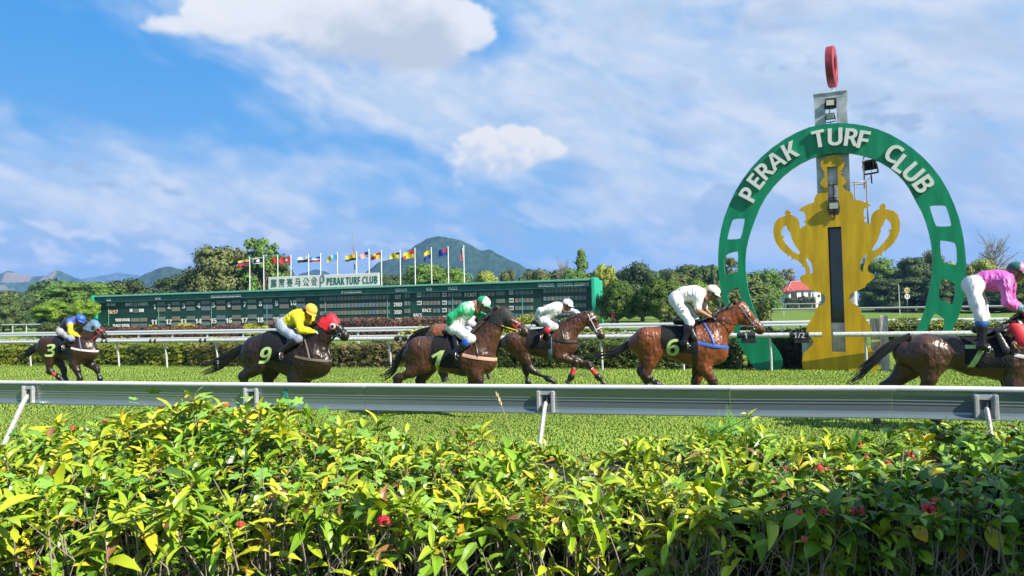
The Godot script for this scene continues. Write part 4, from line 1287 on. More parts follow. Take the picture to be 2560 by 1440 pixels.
		var ps := obj("posts", m.done(), white, o3)
		ps.set_meta("kind", "stuff")
		n += 1


# ------------------------------------------------------------------ scoreboard
func scoreboard() -> void:
	var at := Vector3(BOARD_AT[0], 0, BOARD_AT[1])
	var yaw := deg_to_rad(BOARD_YAW)
	var o := thing("scoreboard", "long dark green tote scoreboard with white numbers below a teal heading strip", "scoreboard", at, -yaw * -1.0)
	var L: float = BOARD_END
	var H: float = BOARD_TOP
	var green := mat("board_green", lin(0.006, 0.062, 0.042), 0.5, 0.0, {"tex": noise_tex("board_stain", 0.012, 4, 0.72, 1.0, 41), "uv": 0.12})
	var teal := mat("board_teal", lin(0.012, 0.15, 0.135), 0.5, 0.0, {"tex": noise_tex("board_stain", 0.012, 4, 0.72, 1.0, 41), "uv": 0.2})
	var light := mat("board_edge", lin(0.16, 0.50, 0.38), 0.5, 0.0, {"tex": noise_tex("zinc", 0.05, 3, 0.72, 1.0, 31), "uv": 0.4})
	var mint := mat("board_mint", lin(0.02, 0.42, 0.25), 0.45)
	var white := mat("board_white", lin(0.68, 0.68, 0.66), 0.5)
	var pw := L / 12.0
	for k in 12:
		var m := MB.new()
		m.box(Vector3((k + 0.5) * pw, H * 0.5, -1.4), Vector3(pw - 0.012, H - 0.02, 2.8))
		obj("wall_panel", m.done(), green, o)
		m = MB.new()
		m.box(Vector3((k + 0.5) * pw, 4.60, 0.22), Vector3(pw - 0.015, 0.56, 0.40))
		obj("heading_panel", m.done(), teal, o)
		m = MB.new()
		m.bevel_box(Vector3((k + 0.5) * pw, H - 0.09, 0.30), Vector3(pw - 0.01, 0.17, 0.75), 0.03)
		obj("roof_edge", m.done(), light, o)
		m = MB.new()
		m.box(Vector3((k + 0.5) * pw, H + 0.03, -1.3), Vector3(pw - 0.01, 0.06, 3.2))
		obj("roof_sheet", m.done(), light, o)
	for k in 8:
		var m := MB.new()
		m.tube([Vector3(1.7 + k * 7.6, 0.6, 0.05), Vector3(1.7 + k * 7.6, 4.3, 0.05)], [0.035, 0.035], 6)
		obj("conduit", m.done(), light, o)
	# the two end walls stand forward of the face
	var m2 := MB.new()
	m2.bevel_box(Vector3(-0.16, H * 0.5 + 0.02, 0.28), Vector3(0.30, H + 0.10, 1.0), 0.03)
	obj("end_wall", m2.done(), mint, o)
	m2 = MB.new()
	m2.bevel_box(Vector3(L + 0.18, H * 0.5 + 0.06, -0.2), Vector3(0.34, H + 0.18, 2.3), 0.03)
	obj("end_wall", m2.done(), mint, o)
	m2 = MB.new()
	m2.bevel_box(Vector3(L + 0.18, H * 0.5 + 0.20, -2.2), Vector3(0.36, H - 0.5, 1.5), 0.03)
	obj("end_wall", m2.done(), mint, o)
	# sign plates and display panels
	rng.seed = 55
	var shades := [lin(0.17, 0.21, 0.19), lin(0.22, 0.24, 0.20), lin(0.25, 0.21, 0.17), lin(0.16, 0.20, 0.27), lin(0.20, 0.18, 0.16), lin(0.13, 0.19, 0.19)]
	var pm := []
	for k in 6: pm.append(mat("display_%d" % k, shades[k], 0.35, 0.1))
	for r in BOARD_PANELS:
		var n: int = r[4]
		var w: float = (r[1] - r[0]) / n
		for k in n:
			var m := MB.new()
			var cx: float = r[0] + (k + 0.5) * w
			var cy: float = (r[2] + r[3]) * 0.5
			var hh: float = r[3] - r[2]
			if r[5] == 1:
				for q in 4:
					var sw := w * (0.96 if n == 1 else 0.9) / 4.0
					m.box(Vector3(cx + (q - 1.5) * sw, cy, 0.03 + 0.006 * (q % 2)), Vector3(sw * 0.88, hh, 0.05))
			else:
				m.box(Vector3(cx, cy, 0.035), Vector3(w * 0.80 if n > 1 else w, hh, 0.06))
			obj("display_panel" if r[5] < 2 else "currency_plate", m.done(), white if r[5] == 2 else pm[rng.randi() % 6], o)
			if r[5] == 2 and w < 0.6 and w > 0.45:
				var t := obj("lettering", lettering("RM", hh * 0.5, 0.01), green, o)
				t.position = Vector3(cx, cy, 0.072)
	var pale := mat("heading_letter", lin(0.55, 0.66, 0.68), 0.6)
	for t in BOARD_TEXT:
		var head: bool = t[2] > 4.5
		var l := obj("lettering", lettering(t[0], t[3] * (0.95 if head else 0.95), 0.06), pale if head else white, o)
		l.position = Vector3(t[1], t[2], 0.455 if head else 0.06)
		if not head and t[3] < 0.5: l.scale.x = 0.86
		if head: l.scale.x = 0.8
	var amber := mat("clock_amber", lin(0.75, 0.55, 0.35), 0.5)
	var ck := obj("clock", lettering("16:57", 0.46, 0.04), amber, o)
	ck.position = Vector3(2.35, 3.13, 0.06)
	# the club's name on the roof
	var s := thing("club_sign", "long white name board with green writing standing on the scoreboard roof", "sign", at, yaw)
	var sw2: float = CLUB_SIGN[1] - CLUB_SIGN[0]
	var sx: float = (CLUB_SIGN[1] + CLUB_SIGN[0]) * 0.5
	var sh: float = CLUB_SIGN[3] - CLUB_SIGN[2]
	var bm := MB.new()
	bm.bevel_box(Vector3(sx, CLUB_SIGN[2] + sh * 0.5, 0.25), Vector3(sw2, sh, 0.14), 0.02)
	obj("board", bm.done(), mat("sign_white", lin(0.66, 0.68, 0.67), 0.55), s)
	for k in 6:
		bm = MB.new()
		bm.box(Vector3(CLUB_SIGN[0] + 1.0 + k * 2.4, CLUB_SIGN[2] + 0.1, 0.0), Vector3(0.08, 0.7, 0.3))
		obj("strut", bm.done(), light, s)
	var sg := mat("sign_green", lin(0.01, 0.12, 0.07), 0.5)
	var ct: Array = CLUB_TEXT[0]
	var cl := obj("lettering", lettering(ct[0], ct[3], 0.03), sg, s)
	cl.position = Vector3(ct[1], ct[2] + 0.02, 0.34)
	cl.scale.x = 6.2 / cl.mesh.get_aabb().size.x
	# the six characters, stroke by stroke, in a box from -5 to 5
	var glyphs := [
		[[-4, 4.4, 4, 4.4], [0, 4.4, 0, 1], [-4.6, 3.2, 4.6, 3.2], [-4.6, 3.2, -4.6, 2], [4.6, 3.2, 4.6, 2], [-3, 2.3, -1.4, 2.1], [-3, 1.3, -1.4, 1.1], [3, 2.3, 1.4, 2.1], [3, 1.3, 1.4, 1.1], [-4, 0.2, -0.6, 0.2], [-4, 0.2, -4, -2.4], [-4, -2.4, -4.8, -4.6], [-4, -1, -0.6, -1], [-0.6, 0.2, -0.6, -1], [-3.2, -2.2, -0.8, -2.2], [-3.2, -2.2, -3.2, -4.4], [-0.8, -2.2, -0.8, -4.4], [-3.2, -4.4, -0.8, -4.4], [2.4, 0.6, 2.8, 0], [0.4, -0.3, 4.8, -0.3], [1.4, -0.8, 1.8, -1.7], [3.8, -0.8, 3.3, -1.7], [0.2, -2, 5, -2], [0.6, -3.3, 4.6, -3.3], [2.6, -2, 2.6, -4.9]],
		[[-4, 4.4, 4, 4.4], [0, 4.4, 0, 1], [-4.6, 3.2, 4.6, 3.2], [-4.6, 3.2, -4.6, 2], [4.6, 3.2, 4.6, 2], [-3, 2.3, -1.4, 2.1], [-3, 1.3, -1.4, 1.1], [3, 2.3, 1.4, 2.1], [3, 1.3, 1.4, 1.1], [-3.4, 0.2, 4.4, 0.2], [-3.4, 0.2, -3.6, -2.6], [-3.6, -2.6, -4.6, -4.8], [-2, -1.6, 3.4, -1.6], [3.4, -1.6, 3.0, -4.6], [3.0, -4.6, 1.8, -4.2], [0.8, -0.4, 0.4, -2.8], [0.4, -2.8, -1.8, -4.8]],
		[[0, 5, 0, 4.2], [-4.4, 4, 4.4, 4], [-4.4, 4, -4.4, 3], [4.4, 4, 4.4, 3], [-3.4, 2.6, 3.4, 2.6], [-3, 1.5, 3, 1.5], [-4.8, 0.4, 4.8, 0.4], [-1.4, 3.4, -1.4, 0.4], [1.4, 3.4, 1.4, 0.4], [-1.6, 0.4, -4.6, -1.4], [1.6, 0.4, 4.6, -1.4], [-2.4, -1, 2.4, -1], [-2.4, -1, -2.4, -3.4], [2.4, -1, 2.4, -3.4], [0, -1.4, -0.2, -3], [-0.4, -3, -3.4, -4.9], [0.8, -3.6, 3.4, -4.9]],
		[[-3.4, 4.2, 2.8, 4.2], [2.8, 4.2, 2.4, 0.6], [-2.2, 3.6, -2.8, 0.6], [-2.8, 0.6, 3.8, 0.6], [3.8, 0.6, 3.2, -4.4], [3.2, -4.4, 1.4, -4], [-4.6, -1.8, 2, -1.8]],
		[[-1.4, 4.6, -4.6, 0.4], [1.2, 4.6, 4.8, 0.4], [-0.6, 0.6, -3.4, -3.8], [-3.4, -3.8, 3, -3.4], [1.6, -1.2, 3.8, -4.8]],
		[[0, 5, -4.8, 1.2], [0, 5, 4.8, 1.2], [-2.4, 1.4, 2.4, 1.4], [-4, -0.6, 4, -0.6], [-0.6, -0.6, -3, -4], [-3, -4, 3.2, -3.6], [1.6, -2, 3.8, -4.8]]]
	for k in 6:
		var gm := MB.new()
		for st in glyphs[k]:
			var p := Vector2(st[0], st[1]) * Vector2(0.073, 0.093)
			var q := Vector2(st[2], st[3]) * Vector2(0.073, 0.093)
			var mid := (p + q) * 0.5
			var dd := q - p
			gm.box(Vector3(mid.x, mid.y, 0.0005 * gm.v.size() / 24.0), Vector3(dd.length() + 0.06, 0.085 if k > 2 else 0.06, 0.02), Color.WHITE, Basis(Vector3(0, 0, 1), dd.angle()))
		var g := obj("character", gm.done(), sg, s)
		g.position = Vector3(CLUB_GLYPHS[k][0], CLUB_GLYPHS[k][1], 0.335)
	var em := MB.new()
	var ring := []
	var rr := []
	for k in 25:
		var t := -2.3 + k * TAU * 0.82 / 24.0
		ring.append(Vector3(cos(t) * 0.24, 0.20 + sin(t) * 0.42, 0))
		rr.append(0.052)
	ring.append(Vector3(-0.24, 0.2, 0)); rr.append(0.052)
	ring.append(Vector3(-0.24, -0.66, 0)); rr.append(0.05)
	em.tube(ring, rr, 8)
	for k in 3: em.ball(Vector3(0.02, 0.36 - k * 0.17, 0), Vector3(0.05, 0.07, 0.02), Color.WHITE, Basis.IDENTITY, 8)
	var e := obj("emblem", em.done(), sg, s)
	e.position = Vector3(CLUB_GLYPHS[6][0], CLUB_GLYPHS[6][1], 0.33)
	flags(yaw)


func flags(yaw: float) -> void:
	var pole := mat("flagpole", lin(0.70, 0.72, 0.70), 0.5)
	var at := Vector3(FLAG_AT[0], 0, FLAG_AT[1])
	var W := lin(0.8, 0.8, 0.8); var K := lin(0.015, 0.015, 0.017); var Rd := lin(0.62, 0.02, 0.02); var Y := lin(0.80, 0.58, 0.02); var Bl := lin(0.02, 0.05, 0.35); var Sk := lin(0.08, 0.38, 0.75)
	var names := ["yellow, blue and red striped", "black flag bordered in white", "plain red, half furled", "red flag with a white emblem", "white over black", "pale blue, white and red striped", "yellow, white and sky blue", "yellow over black, just right of the mast", "red and white striped with dark blue corner", "red and yellow quartered", "yellow with a black top corner", "yellow and red diagonal", "yellow over dark blue, half drooping", "blue flag with a red upper corner", "white and red, hanging limp"]
	for k in FLAGS.size():
		var f: Array = FLAGS[k]
		var o := thing("flagpole", "white flagpole behind the scoreboard flying " + names[k], "flagpole", at, yaw, "flagpoles behind the scoreboard")
		var m := MB.new()
		m.tube([Vector3(f[0] - 0.02, gy(-92), 0), Vector3(f[0], f[1], 0)], [0.075, 0.055], 8)
		m.ball(Vector3(f[0], f[1] + 0.05, 0), Vector3.ONE * 0.08, Color.WHITE, Basis.IDENTITY, 6)
		obj("pole", m.done(), pole, o)
		var fm := MB.new()
		var nx := 14
		var ny := 8
		var droop: float = [0.12, 0.1, 0.5, 0.1, 0.16, 0.06, 0.4, 0.26, 0.5, 0.4, 0.2, 0.4, 0.9, 0.25, 0.1][k]
		for y in ny:
			for x in nx:
				var cx := (x + 0.5) / nx     # from the pole outwards
				var cy := (y + 0.5) / ny     # downwards
				var c := W
				match k:
					0: c = Y if cy < 0.34 else (Bl if cy < 0.62 else Rd)
					1: c = W if (cy < 0.16 or cy > 0.84 or cx > 0.88 or cx < 0.08) else (W if Vector2((cx - 0.5) * 1.5, cy - 0.5).length() < 0.2 else K)
					2: c = Rd
					3: c = W if Vector2((cx - 0.45) * 1.6, cy - 0.5).length() < 0.22 else Rd
					4: c = W if cy < 0.5 else K
					5: c = (Bl if cx < 0.35 and cy < 0.4 else (Sk if cy < 0.36 else (W if cy < 0.66 else Rd)))
					6: c = Sk if cx < 0.4 else (W if cx < 0.6 else Y)
					7: c = Y if cy < 0.66 else K
					8: c = Bl if (cx < 0.45 and cy < 0.5) else (Rd if y % 2 == 0 else W)
					9: c = Rd if (cx < 0.5) == (cy < 0.4) else Y
					10: c = K if (cx < 0.4 and cy < 0.4) else Y
					11: c = Rd if (cy < 0.5 and cx < 0.45) or (cy > 0.55 and cx > 0.8) else Y
					12: c = Y if cy < 0.55 else Bl
					13: c = Rd if (cx < 0.5 and cy < 0.55) else Bl
					14: c = W if cx < 0.55 else (K if cy < 0.4 else Rd)
				var pt := []
				for q in [[0, 0], [1, 0], [1, 1], [0, 1]]:
					var u: float = float(x + q[0]) / nx
					var v: float = float(y + q[1]) / ny
					var fall: float = u * u * droop * f[2] * 0.55 + 0.05 * sin(u * 9.0 + k) * u
					pt.append(Vector3(f[0] - u * f[2], lerpf(f[3], f[4], v) * 1.0 - fall * (1.0 - 0.25 * v) , 0.10 * sin(u * 7.0 + v * 1.6 + k * 1.7) * u))
				fm.quad(pt[3], pt[2], pt[1], pt[0], c)
		obj("flag", fm.done(), mat("flag_cloth", lin(1, 1, 1), 0.7, 0.0, {"vc": true, "back": Color(0.35, 0.35, 0.35)}), o)
	var mo := thing("mast", "tall thin lattice mast rising above the flags", "mast", at, yaw)
	var mm := MB.new()
	mm.tube([Vector3(MAST[0] + 0.3, gy(-92), -0.6), Vector3(MAST[0] + 0.1, 9.0, -0.6)], [0.09, 0.07], 6)
	obj("lower_pole", mm.done(), mat("mast_grey", lin(0.30, 0.30, 0.29), 0.6), mo)
	mm = MB.new()
	mm.tube([Vector3(MAST[0] + 0.1, 9.0, -0.6), Vector3(MAST[0] + 0.04, 10.0, -0.6)], [0.06, 0.05], 6)
	obj("red_band", mm.done(), mat("mast_red", lin(0.4, 0.05, 0.04), 0.6), mo)
	mm = MB.new()
	mm.tube([Vector3(MAST[0] + 0.04, 10.0, -0.6), Vector3(MAST[0], MAST[1], -0.6)], [0.035, 0.025], 6)
	mm.ball(Vector3(MAST[0], MAST[1], -0.6), Vector3(0.07, 0.14, 0.07), Color.WHITE, Basis.IDENTITY, 6)
	obj("aerial", mm.done(), mat("mast_grey", lin(0.3, 0.3, 0.29), 0.6), mo)


# ------------------------------------------------------------------ winning post
func csg_plate(called: String, out: PackedVector2Array, holes: Array, depth: float, m: Material, parent: Node3D) -> Node3D:
	var c := CSGPolygon3D.new()
	c.name = called
	c.polygon = out
	c.depth = depth
	c.material = m
	for h in holes:
		var s := CSGPolygon3D.new()
		s.name = "cut"
		s.polygon = h
		s.depth = depth + 0.1
		s.position.z = 0.05
		s.operation = CSGShape3D.OPERATION_SUBTRACTION
		s.material = m
		c.add_child(s, true)
	parent.add_child(c, true)
	return c


func rounded(p: PackedVector2Array) -> PackedVector2Array:   # one pass of corner cutting
	var o := PackedVector2Array()
	for k in p.size():
		var a := p[k]
		var b := p[(k + 1) % p.size()]
		o.append(a.lerp(b, 0.25))
		o.append(a.lerp(b, 0.75))
	return o


func floodlight(label: String, at: Vector3, yaw: float, tilt: float, s := 1.0) -> void:
	var o := thing("floodlight", label, "floodlight", at, yaw, "small floodlights on the winning post")
	o.rotation.x = tilt
	var m := MB.new()
	m.bevel_box(Vector3(0, 0, 0), Vector3(0.26, 0.20, 0.07) * s, 0.012)
	for k in 5: m.box(Vector3(-0.1 + k * 0.05, 0, -0.05) * s, Vector3(0.012, 0.16, 0.04) * s)
	obj("housing", m.done(), mat("black_metal", lin(0.012, 0.012, 0.013), 0.45, 0.3), o)
	m = MB.new()
	m.bevel_box(Vector3(0, 0, 0.038) * s, Vector3(0.21, 0.15, 0.012) * s, 0.004)
	obj("lens", m.done(), mat("lamp_glass", lin(0.50, 0.52, 0.46), 0.2), o)
	m = MB.new()
	m.box(Vector3(0, -0.17, -0.01) * s, Vector3(0.24, 0.03, 0.05) * s)
	for e in [-1.0, 1.0]: m.box(Vector3(e * 0.14, -0.09, -0.01) * s, Vector3(0.014, 0.18, 0.04) * s)
	m.tube([Vector3(0, -0.17, -0.02) * s, Vector3(0, -0.36, -0.06) * s], [0.014 * s, 0.014 * s], 6)
	obj("bracket", m.done(), mat("black_metal", lin(0.012, 0.012, 0.013), 0.45, 0.3), o)


func winning_post() -> void:
	var at := Vector3(WP_AT[0], 0, WP_AT[1])
	var yaw := deg_to_rad(-24.0)
	var fr := Transform3D(Basis(Vector3.UP, yaw), at)
	# the box tower
	var t := thing("winning_post_tower", "tall square grey metal tower behind the golden cup", "tower", at, yaw)
	var zinc := mat("tower_zinc", lin(0.66, 0.70, 0.72), 0.5, 0.1, {"tex": noise_tex("tower_stain", 0.014, 5, 0.68, 1.0, 61), "uv": 0.5, "rtex": noise_tex("scuffs", 0.03, 4, 0.3, 0.75, 21)})
	var zw := 0.89
	var cx := 0.03
	var zb := -0.16 - 0.55
	var wall := 0.05
	# front sheets round the lamp window and the mirror slot
	for b in [[-0.415, 0.475, 7.99, 8.14], [-0.415, -0.115, 7.20, 7.988], [0.185, 0.475, 7.20, 7.988], [-0.415, 0.475, 5.96, 7.198], [-0.415, 0.475, 4.20, 5.958], [-0.415, -0.17, 0.02, 4.198], [0.22, 0.475, 0.02, 4.198], [-0.168, 0.218, 0.02, 1.40]]:
		var m := MB.new()
		m.bevel_box(Vector3((b[0] + b[1]) * 0.5, (b[2] + b[3]) * 0.5, -0.16 - wall * 0.5), Vector3(b[1] - b[0], b[3] - b[2], wall), 0.004)
		obj("front_sheet", m.done(), zinc, t)
	for b in [[-0.415, 0.0, 2.9], [-0.415, 2.9, 5.8], [-0.415, 5.8, 8.14], [0.425, 0.0, 2.9], [0.425, 2.9, 5.8], [0.425, 5.8, 8.14]]:
		var m := MB.new()
		m.bevel_box(Vector3(b[0] + 0.025, (b[1] + b[2]) * 0.5, -0.16 - wall - 0.56), Vector3(0.05, b[2] - b[1] - 0.006, 1.11), 0.004)
		obj("side_sheet", m.done(), mat("tower_side", lin(0.66, 0.68, 0.68), 0.45, 0.2), t)
	var bm := MB.new()
	bm.box(Vector3(cx, 3.45, -1.30), Vector3(0.84, 6.9, 0.04))
	bm.box(Vector3(cx, 8.05, -1.30), Vector3(0.84, 0.18, 0.04))
	obj("back_sheet", bm.done(), zinc, t)
	bm = MB.new()
	bm.bevel_box(Vector3(cx, 8.16, -0.74), Vector3(0.93, 0.05, 1.22), 0.01)
	obj("cap", bm.done(), zinc, t)
	bm = MB.new()
	bm.box(Vector3(0.025, 2.79, -0.30), Vector3(0.386, 2.82, 0.03))
	obj("mirror", bm.done(), mat("dark_glass", lin(0.008, 0.03, 0.034), 0.05, 0.0, {"spec": 0.6}), t)
	bm = MB.new()
	bm.box(Vector3(-0.145, 2.80, -0.245), Vector3(0.04, 2.78, 0.07))
	obj("mirror_frame", bm.done(), mat("black_metal", lin(0.012, 0.012, 0.013), 0.45, 0.3), t)
	# corrugated sheet on the lower side
	bm = MB.new()
	for k in 6: bm.tube([Vector3(0.50, 0.0, -0.30 - k * 0.17), Vector3(0.50, 3.1, -0.30 - k * 0.17)], [0.055, 0.055], 8)
	obj("corrugated_side", bm.done(), mat("white_sheet", lin(0.72, 0.73, 0.72), 0.5), t)
	# red ring on a thin stalk
	var r := thing("red_ring", "weathered red ring on a thin stalk, topmost on the tower", "ring", fr * Vector3(0.09, 8.18, -0.55), 0.0)
	r.basis = Basis(Vector3(0.50, 0, -0.866), Vector3.UP, Vector3(0.866, 0, 0.50))
	var ro := MB.new()
	ro.tube([Vector3(0, 0, 0), Vector3(0, 0.24, 0)], [0.025, 0.025], 8)
	obj("stalk", ro.done(), zinc, r)
	ro = MB.new()
	var prof := [[0.61, -0.09], [0.61, 0.09], [0.58, 0.11], [0.34, 0.11], [0.30, 0.08], [0.30, -0.08], [0.34, -0.11], [0.58, -0.11]]
	for k in 40:
		var a0 := TAU * k / 40.0
		var a1 := TAU * (k + 1) / 40.0
		for q in 8:
			var p: Array = prof[q]
			var s: Array = prof[(q + 1) % 8]
			ro.quad(Vector3(cos(a0) * p[0], sin(a0) * p[0] + 0.84, p[1]), Vector3(cos(a1) * p[0], sin(a1) * p[0] + 0.84, p[1]), Vector3(cos(a1) * s[0], sin(a1) * s[0] + 0.84, s[1]), Vector3(cos(a0) * s[0], sin(a0) * s[0] + 0.84, s[1]))
	obj("disc", ro.done(), mat("faded_red", lin(0.48, 0.035, 0.055), 0.5, 0.0, {"tex": noise_tex("red_wear", 0.012, 4, 0.6, 1.0, 66), "uv": 0.7}), r)
	# horseshoe
	var green := mat("shoe_green", lin(0.007, 0.27, 0.13), 0.7, 0.0, {"tex": noise_tex("streak", 0.012, 4, 0.84, 1.02, 63), "uv": Vector3(1.1, 0.16, 1.1), "spec": 0.4, "rtex": noise_tex("scuffs", 0.03, 4, 0.3, 0.75, 21)})
	var sh := thing("horseshoe_arch", "giant green horseshoe arch lettered in white, standing round the golden cup", "arch", at, yaw)
	var holes := []
	for h in SHOE_HOLES: holes.append(rounded(v2(h)))
	var pl := csg_plate("plate", rounded(v2(SHOE)), holes, 0.11, green, sh)
	pl.position.z = 0.055
	var white := mat("letter_white", lin(0.74, 0.74, 0.72), 0.5)
	var rc := Vector2(RING[0], RING[1])
	for l in ARC_LETTERS:
		var p := Vector2(l[1], l[2])
		var g := obj("letter", lettering(l[0], 0.50, 0.07), white, sh)
		g.position = Vector3(p.x, p.y, 0.055 + 0.05)
		var dd := p - rc
		g.rotation.z = -atan2(dd.x, dd.y) * 0.98
	for k in 5:
		var m := MB.new()
		m.box(Vector3([-2.6, 2.75, -1.0, 1.1, 0.0][k], [1.6, 1.6, 6.4, 6.4, 6.6][k], -0.3), Vector3(0.06, 0.06, 0.5))
		obj("stay", m.done(), zinc, sh)
	# cup
	var gold := mat("cup_gold", lin(0.62, 0.385, 0.01), 0.7, 0.0, {"tex": noise_tex("streak", 0.012, 4, 0.84, 1.02, 63), "uv": Vector3(1.3, 0.18, 1.3), "spec": 0.4, "rtex": noise_tex("scuffs", 0.03, 4, 0.3, 0.75, 21)})
	var cu := thing("golden_cup", "giant flat golden trophy cup with scrolled handles inside the green horseshoe", "trophy sign", at, yaw)
	var right := PackedVector2Array()
	var left := PackedVector2Array()
	for q in CUP:
		left.append(Vector2(CUP_AXIS - q[0], q[1]))
		right.append(Vector2(CUP_AXIS + q[0], q[1]))
	right.reverse()
	var out := left.duplicate()
	for q in right: out.append(q)
	var ch := []
	for h in CUP_HOLES:
		var a := PackedVector2Array()
		var b := PackedVector2Array()
		for q in h:
			a.append(Vector2(CUP_AXIS - q[0], q[1]))
			b.append(Vector2(CUP_AXIS + q[0], q[1]))
		ch.append(a)
		ch.append(b)
	ch.append(v2([[-0.125, 4.52], [0.135, 4.52], [0.155, 4.58], [0.155, 5.945], [-0.125, 5.945]]))
	ch.append(v2([[-0.165, 0.56], [0.20, 0.56], [0.20, 4.18], [-0.165, 4.18]]))
	var cp := csg_plate("plate", out, ch, 0.09, gold, cu)
	cp.position.z = 0.00
	# lamps
	floodlight("upper floodlight in the tower's top window", fr * Vector3(0.01, 7.84, -0.10), yaw + 0.2, 0.15)
	floodlight("second floodlight in the tower's top window, under the first", fr * Vector3(0.01, 7.44, -0.10), yaw - 0.1, 0.2, 0.95)
	floodlight("floodlight in the cup's upper slot, pointing at the course", fr * Vector3(0.02, 4.78, 0.10), yaw, 0.1, 1.1)
	floodlight("floodlight seen from behind under the horseshoe's right shoulder", fr * Vector3(1.02, 5.98, -0.5), yaw + 2.6, -0.3, 1.5)
	var lp := thing("lamp_bracket", "thin upright bar with crosspieces in the cup's upper slot", "bracket", at, yaw)
	var lm := MB.new()
	lm.tube([Vector3(0.03, 4.42, 0.06), Vector3(0.03, 5.45, 0.0)], [0.02, 0.02], 6)
	for y in [5.40, 5.02, 4.95]: lm.box(Vector3(0.0, y, 0.04), Vector3(0.24, 0.03, 0.04))
	obj("bar", lm.done(), mat("black_metal", lin(0.012, 0.012, 0.013), 0.45, 0.3), lp)
	# service cage at the tower's side
	var cg := thing("service_cage", "small open metal cage with a lamp arm fixed to the tower's right side", "cage", at, yaw)
	var cm := MB.new()
	for p in [[0.60, -0.45], [0.60, -0.95], [0.92, -0.45], [0.92, -0.95]]:
		cm.tube([Vector3(p[0], 4.25, p[1]), Vector3(p[0], 5.52, p[1])], [0.02, 0.02], 5)
	for y in [4.28, 4.9, 5.5]:
		cm.tube([Vector3(0.5, y, -0.45), Vector3(0.92, y, -0.45), Vector3(0.92, y, -0.95), Vector3(0.5, y, -0.95)], [0.018, 0.018, 0.018, 0.018], 5)
	obj("frame", cm.done(), mat("cage_metal", lin(0.45, 0.40, 0.38), 0.5, 0.4), cg)
	cm = MB.new()
	cm.box(Vector3(0.72, 4.26, -0.7), Vector3(0.46, 0.03, 0.56))
	obj("floor_plate", cm.done(), mat("black_metal", lin(0.012, 0.012, 0.013), 0.45, 0.3), cg)
	cm = MB.new()
	cm.tube([Vector3(0.86, 5.3, -0.5), Vector3(0.86, 6.22, -0.5), Vector3(1.04, 6.28, -0.5)], [0.025, 0.025, 0.02], 6)
	cm.tube([Vector3(0.9, 5.5, -0.5), Vector3(1.05, 5.65, -0.5), Vector3(1.08, 6.0, -0.5)], [0.008, 0.008, 0.008], 4)
	obj("lamp_arm", cm.done(), mat("cage_metal", lin(0.45, 0.40, 0.38), 0.5, 0.4), cg)
	# weathered timber posts beside the foot
	var wood := mat("old_wood", lin(0.80, 0.78, 0.74), 0.85, 0.0, {"tex": noise_tex("wood", 0.02, 4, 0.55, 1.0, 67), "uv": Vector3(3.0, 0.5, 3.0), "bump": noise_tex("wood", 0.02, 4, 0.35, 1.0, 67), "bump_cm": 0.8})
	var w := thing("timber_post", "weathered white timber post at the cup's right foot", "post", fr * Vector3(1.22, 0, -0.35), yaw)
	var wm := MB.new()
	wm.bevel_box(Vector3(0, 0.78, 0), Vector3(0.22, 1.6, 0.22), 0.02)
	obj("post", wm.done(), wood, w)
	wm = MB.new()
	wm.bevel_box(Vector3(-0.22, 1.2, -0.05), Vector3(0.28, 0.62, 0.08), 0.01)
	wm.bevel_box(Vector3(-0.20, 0.5, -0.05), Vector3(0.30, 0.66, 0.08), 0.01)
	obj("plank", wm.done(), wood, w)
	var w2 := thing("timber_block", "grey block behind the cup's left foot", "block", fr * Vector3(-0.84, 0, -0.40), yaw)
	wm = MB.new()
	wm.bevel_box(Vector3(0, 0.45, 0), Vector3(0.30, 0.9, 0.25), 0.02)
	obj("body", wm.done(), mat("tower_side", lin(0.66, 0.68, 0.68), 0.45, 0.2), w2)


